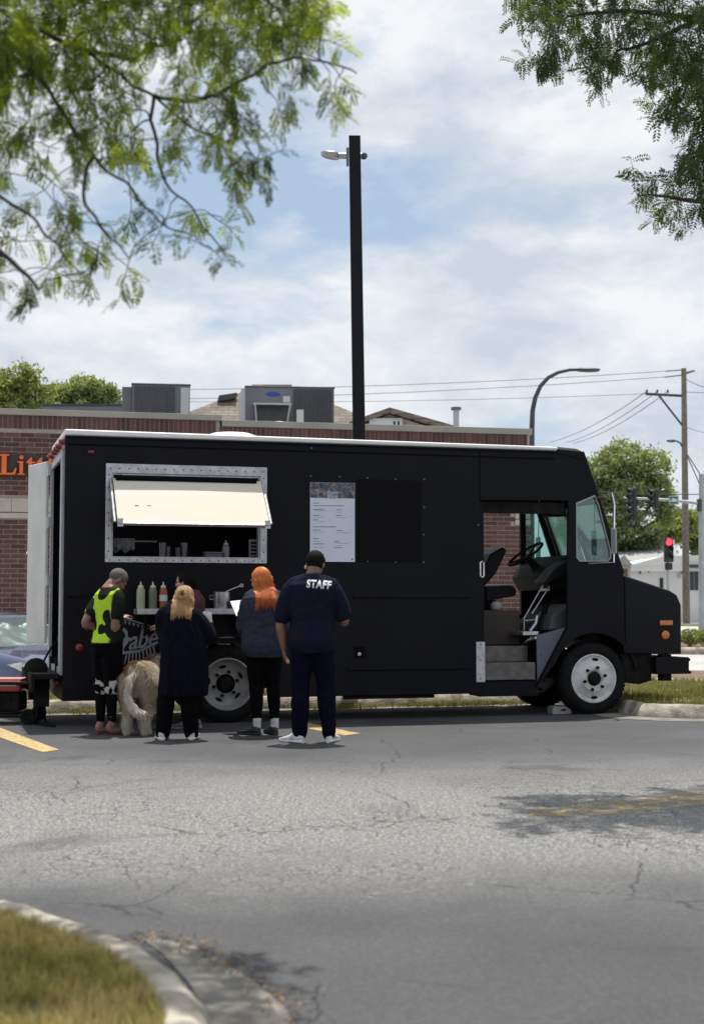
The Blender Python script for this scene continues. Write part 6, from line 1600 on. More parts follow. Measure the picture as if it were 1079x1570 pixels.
def head_parts(mb, c, R, f=1.0):
    """head in its own frame (y = face direction); c = centre of the skull base, R = rotation"""
    def b(p, r): mb.ball(c + R @ (Vector(p)*f), tuple(q*f for q in r), 16, 12, rot=R)
    b((0, -0.008, 0.055), (0.076, 0.096, 0.088)); b((0, 0.022, 0.0), (0.062, 0.075, 0.085)); b((0, 0.052, -0.048), (0.040, 0.040, 0.034))
    b((0, 0.094, 0.008), (0.012, 0.018, 0.026)); b((0, 0.104, -0.006), (0.015, 0.012, 0.010)); b((0, 0.083, 0.045), (0.050, 0.014, 0.012))
    b((0.028, 0.080, 0.0), (0.022, 0.018, 0.022)); b((-0.028, 0.080, 0.0), (0.022, 0.018, 0.022))
    b((0, 0.086, -0.036), (0.022, 0.012, 0.008))
    for s_ in (1, -1): b((s_*0.077, -0.006, 0.012), (0.010, 0.022, 0.033)); b((s_*0.079, -0.010, 0.026), (0.012, 0.016, 0.014))
def face_bits(root, c, R, skin_dark, lip, f=1.0):
    for s_ in (1, -1):
        MB().ball(c + R @ (Vector((s_*0.030, 0.088, 0.026))*f), tuple(q*f for q in (0.012, 0.006, 0.007)), 10, 6, rot=R).build('eye', M_EYE, root, smooth=True)
        MB().ball(c + R @ (Vector((s_*0.031, 0.094, 0.047))*f), tuple(q*f for q in (0.020, 0.006, 0.005)), 10, 6, rot=R).build('eyebrow', skin_dark, root, smooth=True)
    MB().ball(c + R @ (Vector((0, 0.096, -0.036))*f), tuple(q*f for q in (0.022, 0.006, 0.006)), 10, 6, rot=R).build('mouth', lip, root, smooth=True)
M_EYE = mat('eye_dark', (0.02, 0.015, 0.012), rough=0.2)
def skin_mat(name, c, c2):
    m = mat(name, c, c2, rough=0.5, scale=9, detail=5, bump=0.05)
    m.node_tree.nodes['Principled BSDF'].inputs['Subsurface Weight'].default_value = 0.08
    m.node_tree.nodes['Principled BSDF'].inputs['Subsurface Radius'].default_value = (0.02, 0.008, 0.004)
    return m
def shoe(root, p, yaw, L=0.28, upper=None, sole=None, h=0.085, name='shoe', hi=0.0, stripe=None):
    """p = heel on the ground, yaw = direction of the toe (0 = +y)"""
    M_ = Matrix.Translation(p) @ Matrix.Rotation(yaw, 4, 'Z')
    def rings(prof):
        out = []
        for y, w, z0, z1, xo in prof:
            n = 14; r = []
            for k in range(n):
                a = 2*pi*k/n; cx, cz = cos(a), sin(a)
                r.append((xo + w*(abs(cx)**0.7)*(1 if cx > 0 else -1), y, (z0+z1)/2 + (z1-z0)/2*(abs(cz)**0.75)*(1 if cz > 0 else -1)))
            out.append(r)
        return out
    up = [(0.0, 0.018, 0.03, h*0.75, 0), (0.012, 0.032, 0.02, h+hi, 0), (0.05, 0.037, 0.018, h+0.012+hi, 0), (0.09, 0.037, 0.018, h+0.015+hi*0.8, 0), (0.12, 0.039, 0.018, h*0.98, 0.002), (0.16, 0.043, 0.018, h*0.80, 0.004), (0.20, 0.046, 0.018, h*0.65, 0.006), (0.24, 0.040, 0.018, h*0.55, 0.004), (0.268, 0.024, 0.02, h*0.42, 0), (0.28, 0.008, 0.024, h*0.34, 0)]
    so = [(-0.008, 0.020, 0.0, 0.030, 0), (0.01, 0.036, 0.0, 0.032, 0), (0.06, 0.040, 0.0, 0.030, 0), (0.12, 0.040, 0.004, 0.026, 0.002), (0.18, 0.047, 0.0, 0.026, 0.005), (0.24, 0.043, 0.002, 0.027, 0.004), (0.275, 0.024, 0.008, 0.032, 0), (0.288, 0.008, 0.014, 0.034, 0)]
    k = L/0.28
    sh = MB().loft(rings([(y*k, w, a, b, x) for y, w, a, b, x in up])).xf(M_).build(name, upper, root, smooth=True, angle=80)
    MB().loft(rings([(y*k, w, a, b, x) for y, w, a, b, x in so])).xf(M_).build('sole', sole or upper, sh, smooth=True, angle=50)
    if stripe:
        for s_ in (1, -1):
            for q in range(3): MB().tube([(s_*0.041, 0.09+q*0.022, 0.03), (s_*0.034, 0.075+q*0.022, h*0.85)], 0.004, 5).xf(M_).build('stripe', stripe, sh)
    for q in range(3):
        MB().tube([(-0.022, 0.125+q*0.02, h*0.96-q*0.010), (0, 0.127+q*0.02, h*1.03-q*0.011), (0.022, 0.125+q*0.02, h*0.96-q*0.010)], 0.0035, 5).xf(M_).build('lace', sole or upper, sh)
    return sh
class Fig:
    """skeleton of one person, in its own frame: x right, y facing, z up"""
    def __init__(f, name, label, px, py, rz, H, group='people queuing at the truck', Y=None):
        g = gnd(px, py); f.loc = Vector((g.x, g.y, 0)); f.rz = rz; f.H = H; f.s = H/1.75; s = f.s
        f.root = empty(name, f.loc, rz); tag(f.root, label, 'person', group)
        f.Ri = Matrix.Rotation(-rz, 3, 'Z')
        f.hipz = 0.905*s; f.shz = 1.400*s
        f.sh = {1: Vector((0.180*s, 0, f.shz)), -1: Vector((-0.180*s, 0, f.shz))}
        f.hip = {1: Vector((0.085*s, 0, f.hipz)), -1: Vector((-0.085*s, 0, f.hipz))}
        f.neck = Vector((0, -0.015*s, 1.50*s)); f.headc = Vector((0, 0.01*s, 1.575*s)); f.hr = Matrix.Identity(3)
        f.lean = 0.0
    def J(f, px, py, dy=0.0):
        p = at(px, py, f.loc.y + dy); return f.Ri @ (p - f.loc)
    def head_turn(f, yaw=0, pitch=0, roll=0):
        f.hr = Matrix.Rotation(yaw, 3, 'Z') @ Matrix.Rotation(-pitch, 3, 'X') @ Matrix.Rotation(roll, 3, 'Y')
    def torso(f, mb, inf=0.0, z0=0.84, z1=1.50, k=1.0, belly=0.0, hem=None):
        s = f.s
        prof = [(0.80, 0.120, 0.100, -0.01), (0.86, 0.160, 0.122, -0.012), (0.92, 0.172, 0.128, -0.014), (1.00, 0.158, 0.115, -0.004), (1.08, 0.148, 0.108, 0.004), (1.17, 0.156, 0.112, 0.006), (1.27, 0.170, 0.118, 0.002), (1.35, 0.178, 0.112, -0.008), (1.41, 0.176, 0.096, -0.016), (1.45, 0.140, 0.078, -0.018), (1.485, 0.085, 0.066, -0.016), (1.51, 0.062, 0.06, -0.012)]
        rings = []
        for z, rx, ry, y in prof:
            if z0 - 0.001 <= z <= z1 + 0.001:
                b = belly*math.exp(-((z-1.05)/0.14)**2)
                ii = inf
                if hem and z < 1.2: ii = inf + (hem-inf)*(1.2-z)/(1.2-z0)
                if z > 1.43: ii = inf*0.55
                rings.append([(x, yy, zz) for x, yy, zz in ell(mb, z*s, (rx*k + ii + b*0.6)*s, (ry*k + ii + b)*s, (y + f.lean*(z-0.9) + b*0.3)*s)])
        mb.loft(rings)
    def arm(f, mb, sd, el, wr, inf=0.0, upto=1.0, k=1.0):
        s = f.s; S0 = f.sh[sd]
        if upto >= 1.0:
            limb(mb, [S0 - Vector((sd*0.03, 0, 0.0))*s, S0.lerp(el, 0.35), el, el.lerp(wr, 0.4), wr], [(0.060+inf)*s*k, (0.052+inf)*s*k, (0.041+inf)*s*k, (0.040+inf)*s*k, (0.027+inf)*s*k])
        else:
            e = S0.lerp(el, upto); limb(mb, [Vector((sd*0.05*s, S0.y-0.012*s, S0.z+0.055*s)), S0 - Vector((sd*0.035, 0, 0.0))*s, S0.lerp(el, upto*0.5), e], [(0.040+inf*0.5)*s*k, (0.054+inf*0.7)*s*k, (0.054+inf)*s*k, (0.050+inf*1.5)*s*k])
    def leg(f, mb, sd, kn, an, inf=(0, 0, 0), k=1.0, end=1.0):
        s = f.s; h = f.hip[sd]
        calf = kn.lerp(an, 0.32) + Vector((0, -0.012, 0))*s
        pts = [h, h.lerp(kn, 0.45), kn, calf, an]; rs = [(0.092+inf[0])*s*k, (0.078+inf[0])*s*k, (0.056+inf[1])*s*k, (0.056+inf[1])*s*k, (0.036+inf[2])*s*k]
        if end < 1.0: pts = pts[:3] + [kn.lerp(an, end)]; rs = rs[:3] + [rs[2]*1.02]
        limb(mb, pts, rs)
    def base_body(f, skin, arms, legs, hands, foot_yaw=None, barefoot=False, k=1.0, hk=1.0):
        mb = MB(); f.torso(mb, 0.0, 0.80, 1.51, k)
        mb.tube([f.neck - Vector((0, 0, 0.05)), f.neck.lerp(f.headc, 0.5), f.headc + f.hr @ Vector((0, -0.01, 0.02))], [0.062*f.s*k, 0.056*f.s*k, 0.056*f.s*k], 14)
        head_parts(mb, f.headc, f.hr, f.s*hk)
        for sd in (1, -1):
            el, wr = arms[sd]; f.arm(mb, sd, el, wr, k=k)
            hd = hands[sd]; hand(mb, wr, hd[0], hd[1], hd[2], sd*hd[3], f.s)
            kn, an = legs[sd]; f.leg(mb, sd, kn, an, k=k)
            if barefoot:
                yw = foot_yaw[sd]; d = Vector((-sin(yw), cos(yw), 0)); side_ = Vector((d.y, -d.x, 0))
                a = Vector((an.x, an.y, 0.03))
                limb(mb, [Vector((an.x, an.y, 0.09)) - d*0.03, a - d*0.02 + Vector((0,0,0.012)), a + d*0.09 + Vector((0,0,0.008)), a + d*0.15], [0.030, 0.030, 0.028, 0.018])
                for q in range(5): mb.tube([a + d*0.13 + side_*(q-2)*0.017, a + d*(0.185 - abs(q-1)*0.008) + side_*(q-2)*0.018 - Vector((0,0,0.012))], [0.012, 0.009], 8)
        me = remesh(mb, 0.0075, 4)
        return link('body', me, skin, f.root)
    def garment(f, name, mb, m, voxel=0.011, wr=0.006, seed=0, smooth=4, wscale=(7, 7, 12)):
        return link(name, remesh(mb, voxel, smooth, wr, seed, wscale), m, f.root)
def hair_cap(f, m, grow=0.012, back=0.0, name='hair', cut=0.02, seed=0, rough=0.004, hk=1.0):
    """close-cropped hair: scalp surface above a hairline that drops at the back"""
    mb = MB(); s = f.s*hk
    n, mm = 40, 22; rings = []
    vs = []; keep = []
    for i in range(mm+1):
        a = pi*(i/mm) - pi/2
        for k in range(n):
            b = 2*pi*k/n; u = Vector((cos(a)*cos(b), cos(a)*sin(b), sin(a)))
            p = Vector((u.x*(0.076+grow), -0.008 + u.y*(0.096+grow), 0.055 + u.z*(0.088+grow)))
            p += u*rough*noise.noise(p*60 + Vector((seed, 0, 0)))
            vs.append(p)
    fs = []
    for i in range(mm):
        for k in range(n):
            q = [i*n+k, i*n+(k+1) % n, (i+1)*n+(k+1) % n, (i+1)*n+k]
            c = sum((vs[j] for j in q), Vector())/4
            line = 0.075 if c.y > 0.045 else (0.035 if c.y > 0.0 else cut - 0.04*sstep(0.0, -0.08, c.y))
            if c.z > line: fs.append(tuple(q))
    vs2 = [f.headc + f.hr @ (v*s) for v in vs]
    o = MB().add(vs2, fs).build(name, m, f.root, smooth=True); md = o.modifiers.new('t', 'SOLIDIFY'); md.thickness = 0.012*s; md.offset = -1
    return o
def strands(f, name, m, n, L, seed, hk=1.0, start=0.05, wave=0.02, lift=0.016, rad=0.0042, face_gap=0.055, down=None, spreadx=1.0, tail=0.6, on=None):
    """long hair: locks that leave the crown, lie over the skull and fall along neck and back; one mesh"""
    rnd = random.Random(seed); mb = MB(); s = f.s*hk
    bvh = BVHTree.FromPolygons([v.co.copy() for v in on.data.vertices], [tuple(p.vertices) for p in on.data.polygons]) if on else None
    # scalp under the locks
    nn, mm = 28, 16; vs = []; fs = []
    for i in range(mm+1):
        a = pi*i/mm - pi/2
        for k in range(nn):
            b = 2*pi*k/nn; u = Vector((cos(a)*cos(b), cos(a)*sin(b), sin(a))); vs.append(Vector((u.x*0.086, -0.010+u.y*0.106, 0.056+u.z*0.098)))
    for i in range(mm):
        for k in range(nn):
            q = [i*nn+k, i*nn+(k+1) % nn, (i+1)*nn+(k+1) % nn, (i+1)*nn+k]; c = sum((vs[j] for j in q), Vector())/4
            if c.z > (0.085 if c.y > 0.05 else (0.02 if c.y > 0.0 else -0.03)): fs.append(tuple(q))
    mb.add([f.headc + f.hr @ (v*s) for v in vs], fs)
    for k in range(n):
        th = rnd.uniform(0, 2*pi); ph = rnd.uniform(0.0, 0.5*pi)
        if sin(th) > 0.12: continue
        u = Vector((sin(ph)*cos(th), sin(ph)*sin(th), cos(ph)))
        lf = lift*rnd.uniform(0.5, 1.3)
        pts = []; a = ph
        amax = pi*0.5 + 0.25
        # over the skull
        while a < amax:
            uu = Vector((sin(a)*cos(th), sin(a)*sin(th), cos(a)))
            pts.append(f.headc + f.hr @ (Vector((uu.x*(0.078+lf), -0.010+uu.y*(0.098+lf), 0.056+uu.z*(0.090+lf)))*s)); a += 0.28
        if not pts: continue
        p = pts[-1].copy(); ln = L*rnd.uniform(tail, 1.0); d = Vector((0, 0, -1)) if down is None else down.copy()
        out = (f.hr @ Vector((cos(th), sin(th), 0))); out.z = 0
        ph0 = rnd.uniform(0, 6); m_ = 7
        for j in range(m_):
            t = (j+1)/m_
            rel = Vector((p.x, p.y, 0)) - Vector((f.headc.x, f.headc.y, 0))
            # gather behind the shoulders, spread on the back
            low = sstep(1.52*f.s, 1.40*f.s, p.z)
            tgt = Vector((out.x*0.085*(1 + (spreadx-1)*sstep(0.25, 1.0, t))*s - f.headc.x*0.5*t, min(-0.070*s, out.y*0.10*s)*(1-low) - 0.14*s*low - f.headc.y*low, 0))
            step = (tgt - rel)*0.22
            p = p + Vector((step.x, step.y, -ln/m_)) + Vector((sin(ph0 + j*1.3), cos(ph0*1.7 + j), 0))*wave*0.3
            if bvh:
                hit = bvh.ray_cast(Vector((p.x, -2, p.z)), Vector((0, 1, 0)))
                if hit[0] and hit[0].y - 0.008 < p.y: p.y = hit[0].y - rnd.uniform(0.005, 0.014)
            pts.append(p.copy())
        mb.tube(pts, [rad*1.1]*(len(pts)-2) + [rad*0.8, rad*0.3], 5)
    return mb.build(name, m, f.root, smooth=True)
def hair_mat(name, c, c2, rough=0.45, tip=None, z0=0, z1=1, spec=0.3):
    m = bpy.data.materials.new(name); m.use_nodes = True; nt = m.node_tree; L = nt.links.new; b = nt.nodes['Principled BSDF']; b.inputs['Roughness'].default_value = rough; b.inputs['Specular IOR Level'].default_value = spec
    geo = nd(nt, 'ShaderNodeNewGeometry'); r = nd(nt, 'ShaderNodeValToRGB'); r.color_ramp.elements[0].color = tuple(c) + (1,); r.color_ramp.elements[1].color = tuple(c2) + (1,)
    L(geo.outputs['Random Per Island'], r.inputs[0]); src = r.outputs[0]
    if tip:
        tc = nd(nt, 'ShaderNodeTexCoord'); sp = nd(nt, 'ShaderNodeSeparateXYZ'); L(tc.outputs['Object'], sp.inputs[0])
        mr = nd(nt, 'ShaderNodeMapRange'); L(sp.outputs['Z'], mr.inputs['Value']); mr.inputs['From Min'].default_value = z0; mr.inputs['From Max'].default_value = z1
        mx = nd(nt, 'ShaderNodeMixRGB'); L(mr.outputs[0], mx.inputs['Fac']); mx.inputs['Color1'].default_value = tuple(tip) + (1,); L(src, mx.inputs['Color2']); src = mx.outputs[0]
    L(src, b.inputs['Base Color']); return m
V = Vector

# ---- man with STAFF on his back
f = Fig('person', 'man in navy shirt lettered STAFF, dark trousers and white shoes', 478, 1139, radians(-4), 1.83)
M_SKD = skin_mat('brown_skin', (0.17, 0.085, 0.055), (0.22, 0.115, 0.075)); M_NAVY = mat('navy_cotton', (0.0085, 0.0092, 0.021), (0.0115, 0.0125, 0.028), rough=0.9, scale=30, spec=0.06)
M_NAVY2 = mat('dark_navy_twill', (0.0035, 0.004, 0.010), (0.0055, 0.006, 0.014), rough=0.9, scale=30, spec=0.04)
f.sh[1].x *= 1.13; f.sh[-1].x *= 1.13
f.headc += V((0.025, 0.035, -0.005)); f.head_turn(radians(-10), radians(24))
arms = {-1: (f.J(430, 957, 0.02), f.J(435, 993, 0.06)), 1: (f.J(529, 948, 0.04), f.J(517, 972, 0.26))}
arms[1] = (f.J(528, 952, 0.03), f.J(512, 938, 0.27))
hands = {-1: (V((0.1, 0.25, -1)), V((-1, 0.2, 0)), 0.42, -1), 1: (V((-0.6, 0.7, 0.25)), V((0.2, -0.3, 1)), 0.7, -1)}
hands = {-1: (V((0.1, 0.25, -1)), V((-1, 0.1, 0)), 0.42, 1), 1: (V((-0.6, 0.7, 0.25)), V((0.2, -0.3, 1)), 0.7, 1)}
an = {-1: f.J(459, 1128, 0.0), 1: f.J(504, 1128, 0.06)}; an[-1].z = an[1].z = 0.10
legs = {-1: (f.hip[-1].lerp(an[-1], 0.5) + V((-0.005, 0.03, 0)), an[-1]), 1: (f.hip[1].lerp(an[1], 0.5) + V((0.005, 0.03, 0)), an[1])}
f.base_body(M_SKD, arms, legs, hands, k=1.06)
mb = MB(); f.torso(mb, 0.030, 0.80, 1.51, 1.10, belly=0.01, hem=0.024)
for sd in (1, -1): f.arm(mb, sd, arms[sd][0], arms[sd][1], 0.014, 0.80, 1.12)
shirt = f.garment('shirt', mb, M_NAVY, wr=0.009, seed=3)
mb = MB(); f.torso(mb, 0.020, 0.80, 1.0, 1.02)
for sd in (1, -1): f.leg(mb, sd, legs[sd][0], legs[sd][1] - V((0, 0, 0.02)), (0.022, 0.026, 0.028))
f.garment('trousers', mb, M_NAVY2, wr=0.010, seed=9, wscale=(7, 7, 9))
M_WSH = mat('white_trainer', (0.62, 0.62, 0.62), (0.72, 0.72, 0.71), rough=0.55, scale=12)
M_SOLE = mat('white_sole', (0.70, 0.70, 0.68), rough=0.6)
shoe(f.root, V((an[-1].x + 0.035, an[-1].y-0.05, 0)), radians(52), 0.29, M_WSH, M_SOLE, stripe=mat('pale_grey_stripe', (0.45, 0.46, 0.5), rough=0.6))
shoe(f.root, V((an[1].x, an[1].y-0.06, 0)), radians(-12), 0.29, M_WSH, M_SOLE, stripe=mat('pale_grey_stripe', (0.45, 0.46, 0.5), rough=0.6))
hair_cap(f, mat('black_cropped_hair', (0.004, 0.0038, 0.004), (0.010, 0.0095, 0.010), rough=0.75, scale=90, spec=0.08), 0.010, cut=-0.015, seed=1)
# pale undershirt edge at the neck
c = V((0, -0.02, 1.503))*f.s; c = V((c.x, -0.020, 1.500*f.s))
MB().tube([c + V((cos(a)*0.078*1.02, sin(a)*0.072 + 0.002, 0.012*sin(a) - 0.002)) for a in [2*pi*k/24 for k in range(25)]], 0.009, 6, cap=False).build('undershirt_collar', mat('pale_cotton', (0.5, 0.46, 0.46), rough=0.9), f.root, smooth=True)
e_ = f.headc + f.hr @ V((-0.092, -0.005, -0.005))
MB().ball(e_, (0.010, 0.009, 0.018), 10, 6).build('earphone', mat('white_plastic', (0.75, 0.75, 0.75), rough=0.35), f.root, smooth=True)
# lettering laid onto the back of the shirt
def lay_text(txt, root, on, cx, cz, w, h, m, bold=0.02, off=0.004, name='lettering', rot=0.0):
    me = text_mesh(txt, 1.0, bold, 0, 1.05)
    bm = bmesh.new(); bm.from_mesh(me); bmesh.ops.subdivide_edges(bm, edges=[e for e in bm.edges if e.calc_length() > 0.12], cuts=2); bmesh.ops.triangulate(bm, faces=bm.faces); bm.to_mesh(me); bm.free()
    xs_ = [v.co.x for v in me.vertices]; ys_ = [v.co.y for v in me.vertices]; x0, x1, y0, y1 = min(xs_), max(xs_), min(ys_), max(ys_)
    bvh = BVHTree.FromPolygons([v.co.copy() for v in on.data.vertices], [tuple(p.vertices) for p in on.data.polygons])
    for v in me.vertices:
        lx, lz = ((v.co.x-x0)/(x1-x0)-0.5)*w, ((v.co.y-y0)/(y1-y0)-0.5)*h
        x, z = cx + lx*cos(rot) - lz*sin(rot), cz + lx*sin(rot) + lz*cos(rot)
        hit = bvh.ray_cast(V((x, -2, z)), V((0, 1, 0)))
        v.co = V((x, (hit[0].y if hit[0] else 0) - off, z))
    return link(name, me, m, on)
p = f.J(491, 896, 0); lay_text('STAFF', f.root, shirt, p.x, p.z, 0.225, 0.080, mat('white_print', (0.62, 0.63, 0.66), rough=0.7), rot=radians(-4), bold=0.035)
STAFF = f

# ---- red-haired woman
f = Fig('person', 'woman with long orange hair, dark grey shirt, black leggings and white socks', 404, 1127, radians(16), 1.68)
M_SKL = skin_mat('fair_skin', (0.46, 0.27, 0.20), (0.54, 0.33, 0.25)); M_CHARC = mat('slate_cotton', (0.030, 0.033, 0.055), (0.040, 0.044, 0.068), rough=0.9, scale=30, spec=0.08)
M_BLKL = mat('black_leggings', (0.0028, 0.0028, 0.004), (0.005, 0.005, 0.006), rough=0.85, scale=20, spec=0.04)
f.sh[1].x *= 0.98; f.sh[-1].x *= 0.98
f.headc += V((-0.025, 0.02, -0.005)); f.head_turn(radians(40), radians(14))
arms = {-1: (f.J(377, 962, 0.10), f.J(374, 940, 0.34)), 1: (f.J(436, 962, 0.10), f.J(412, 945, 0.30))}
hands = {-1: (V((0.1, 0.9, 0.35)), V((-0.4, -0.2, 0.8)), 0.55, 1), 1: (V((-0.6, 0.7, 0.2)), V((0.3, -0.2, 1)), 0.6, 1)}
an = {-1: f.J(394, 1117, 0.0), 1: f.J(421, 1116, 0.06)}; an[-1].z = an[1].z = 0.10
legs = {-1: (f.hip[-1].lerp(an[-1], 0.5) + V((0, 0.02, 0)), an[-1]), 1: (f.hip[1].lerp(an[1], 0.5) + V((0, 0.02, 0)), an[1])}
f.base_body(M_SKL, arms, legs, hands, k=1.0)
mb = MB(); f.torso(mb, 0.040, 0.80, 1.51, 1.06, belly=0.02, hem=0.055)
for sd in (1, -1): f.arm(mb, sd, arms[sd][0], arms[sd][1], 0.034, 0.92, 1.05)
shirt2 = f.garment('shirt', mb, M_CHARC, wr=0.011, seed=13)
mb = MB(); f.torso(mb, 0.012, 0.80, 1.0, 1.0)
for sd in (1, -1): f.leg(mb, sd, legs[sd][0], legs[sd][1] + V((0, 0, 0.06)), (0.022, 0.016, 0.012))
f.garment('leggings', mb, M_BLKL, wr=0.004, seed=19)
M_SOCK = mat('white_sock', (0.52, 0.52, 0.53), (0.60, 0.60, 0.60), rough=0.95, scale=40, bump=0.2)
M_BSH = mat('black_shoe', (0.010, 0.010, 0.011), (0.016, 0.016, 0.017), rough=0.5, scale=12)
for sd, yw in ((-1, 48), (1, 12)):
    a = legs[sd][1]
    MB().loft([[(a.x + r*cos(2*pi*k/14), a.y - 0.004 + r*sin(2*pi*k/14), z) for k in range(14)] for z, r in ((0.06, 0.040), (0.10, 0.040), (0.13, 0.041), (0.165, 0.043), (0.17, 0.039))]).build('sock', M_SOCK, f.root, smooth=True, angle=70)
    shoe(f.root, V((a.x + (0.02 if sd < 0 else 0), a.y - 0.055, 0)), radians(yw), 0.255, M_BSH, M_BSH, h=0.075)
M_RHAIR = hair_mat('orange_hair', (0.50, 0.145, 0.03), (0.66, 0.22, 0.055), tip=(0.42, 0.085, 0.03), z0=1.25, z1=1.62)
strands(f, 'hair', M_RHAIR, 1300, 0.34, 3, spreadx=1.9, wave=0.05, lift=0.012, tail=0.3, rad=0.003, on=shirt2)
face_bits(f.root, f.headc, f.hr, mat('auburn_brow', (0.25, 0.08, 0.03), rough=0.8), mat('lip', (0.36, 0.12, 0.11), rough=0.5), f.s)
w = f.root.matrix_basis if False else None
pw = f.loc + Matrix.Rotation(f.rz, 3, 'Z') @ (arms[-1][1] + V((0.02, 0.13, 0.055)))
o = MB().box((-0.105, -0.14, 0), (0.105, 0.14, 0.004)).build('paper_menu', mat('white_paper_sheet', (0.7, 0.7, 0.69), rough=0.7)); o.location = pw; o.rotation_euler = (radians(32), radians(-6), f.rz); tag(o, 'white paper held by the red-haired woman', 'paper')

# ---- blond woman in long dark coat
f = Fig('person', 'blond woman in long loose black coat and white trainers beside the dog', 272, 1134, radians(2), 1.48)
M_COAT = mat('black_navy_coat', (0.0030, 0.0032, 0.0075), (0.005, 0.0053, 0.011), rough=0.85, scale=20, spec=0.06)
f.headc += V((0.055, 0.015, -0.01)); f.head_turn(radians(-14), radians(16))
arms = {-1: (f.J(258, 985, 0.05), f.J(264, 1000, 0.24)), 1: (f.J(320, 978, 0.08), f.J(316, 955, 0.28))}
hands = {-1: (V((0.2, 0.8, -0.2)), V((-0.5, 0, 1)), 0.6, 1), 1: (V((-0.2, 0.9, 0.2)), V((0.4, 0, 1)), 0.6, 1)}
an = {-1: f.J(250, 1126, 0.0), 1: f.J(294, 1125, 0.03)}; an[-1].z = an[1].z = 0.09
legs = {-1: (f.hip[-1].lerp(an[-1], 0.5), an[-1]), 1: (f.hip[1].lerp(an[1], 0.5), an[1])}
f.base_body(M_SKL, arms, legs, hands)
mb = MB(); rings = []
# coat: loose, flaring to mid-calf
for z, rx, ry, x in ((0.42, 0.235, 0.175, 0.062), (0.55, 0.238, 0.18, 0.062), (0.70, 0.235, 0.18, 0.060), (0.85, 0.225, 0.175, 0.055), (1.0, 0.212, 0.16, 0.040), (1.12, 0.195, 0.145, 0.022), (1.20, 0.195, 0.13, 0.006), (1.26, 0.15, 0.105, 0.002), (1.30, 0.095, 0.085, 0.0), (1.33, 0.075, 0.075, 0)):
    rings.append(ell(mb, z, rx, ry, -0.005, x, 28))
# deep folds
rings = [[(p[0] + 0.010*sin(9*atan2(p[1], p[0]))*(1.25-min(p[2], 1.25)), p[1] + 0.016*cos(11*atan2(p[1], p[0]) + 1)*(1.25-min(p[2], 1.25)), p[2]) for p in r] for r in rings]
mb.loft(rings)
for sd in (1, -1): f.arm(mb, sd, arms[sd][0], arms[sd][1], 0.042, 1.0, 1.05)
coat = f.garment('coat', mb, M_COAT, voxel=0.012, wr=0.012, seed=23, smooth=2, wscale=(8, 8, 4))
mb = MB()
for sd in (1, -1): f.leg(mb, sd, legs[sd][0], legs[sd][1] - V((0, 0, 0.03)), (0.03, 0.045, 0.048))
f.garment('trousers', mb, M_BLKL, wr=0.007, seed=29)
M_GSH = mat('white_mesh_trainer', (0.40, 0.41, 0.43), (0.62, 0.62, 0.62), rough=0.6, scale=45)
shoe(f.root, V((an[-1].x, an[-1].y - 0.07, 0)), radians(14), 0.25, M_GSH, M_SOLE, stripe=M_BSH)
shoe(f.root, V((an[1].x, an[1].y - 0.07, 0)), radians(-8), 0.25, M_GSH, M_SOLE, stripe=M_BSH)
M_BHAIR = hair_mat('blond_hair', (0.32, 0.19, 0.095), (0.52, 0.34, 0.19), tip=(0.34, 0.18, 0.085), z0=1.18, z1=1.42)
strands(f, 'hair', M_BHAIR, 800, 0.23, 8, spreadx=1.35, wave=0.055, lift=0.024, tail=0.4, rad=0.0036, on=coat)
face_bits(f.root, f.headc, f.hr, mat('blond_brow', (0.3, 0.17, 0.08), rough=0.8), mat('lip', (0.36, 0.12, 0.11), rough=0.5), f.s)
# knot of hair at the back
mb = MB(); c = f.headc + f.hr @ V((0.01, -0.105, 0.035)); rnd = random.Random(4)
for k in range(26):
    a0 = rnd.uniform(0, 6.28); tl = rnd.uniform(-.5, .5); r = rnd.uniform(0.022, 0.040)
    mb.tube([c + V((r*cos(a0+t), -0.02 + 0.02*sin(t*2+tl) + rnd.uniform(-.003, .003), r*sin(a0+t)*1.05)) for t in [j*0.4 for j in range(12)]], 0.007, 5)
mb.build('hair_knot', M_BHAIR, f.root, smooth=True)
pw = at(317, 945, f.loc.y + 0.12)
o = MB().loft([[(x, y, z) for x, y, z in ((-0.05, -0.01, 0), (0.05, -0.012, 0.004), (0.055, 0.01, 0.004), (-0.05, 0.012, 0))], [(-0.055, -0.03, 0.06), (0.045, -0.022, 0.055), (0.05, 0.0, 0.055), (-0.05, -0.008, 0.06)], [(-0.03, -0.01, 0.11), (0.05, -0.015, 0.10), (0.05, 0.008, 0.10), (-0.03, 0.010, 0.11)]]).build('paper_napkin', mat('white_paper_sheet', (0.7, 0.7, 0.69), rough=0.7), smooth=True); o.location = pw - V((0, 0, 0.06)); tag(o, 'crumpled white napkin in front of the blond woman at shoulder height', 'napkin')

# ---- dark-haired woman at the counter, seen past the blond one, facing left
f = Fig('person', 'dark-haired woman in profile at the counter, half hidden by the blond woman', 292, 1117, radians(82), 1.67)
f.headc += V((0.0, 0.055, 0.0)); f.head_turn(radians(4), radians(8))
M_RUST = mat('dark_red_top', (0.055, 0.014, 0.012), (0.085, 0.022, 0.018), rough=0.85, scale=20)
arms = {-1: (V((-0.21, 0.06, 1.08)), V((-0.12, 0.28, 1.06))), 1: (V((0.21, 0.06, 1.08)), V((0.12, 0.28, 1.06)))}
hands = {-1: (V((0.3, 0.9, 0.1)), V((-0.3, 0, 1)), 0.5, 1), 1: (V((-0.3, 0.9, 0.1)), V((0.3, 0, 1)), 0.5, 1)}
an = {-1: V((-0.09, 0.0, 0.10)), 1: V((0.09, -0.02, 0.10))}
legs = {sd: (f.hip[sd].lerp(an[sd], 0.5), an[sd]) for sd in (1, -1)}
f.base_body(M_SKL, arms, legs, hands)
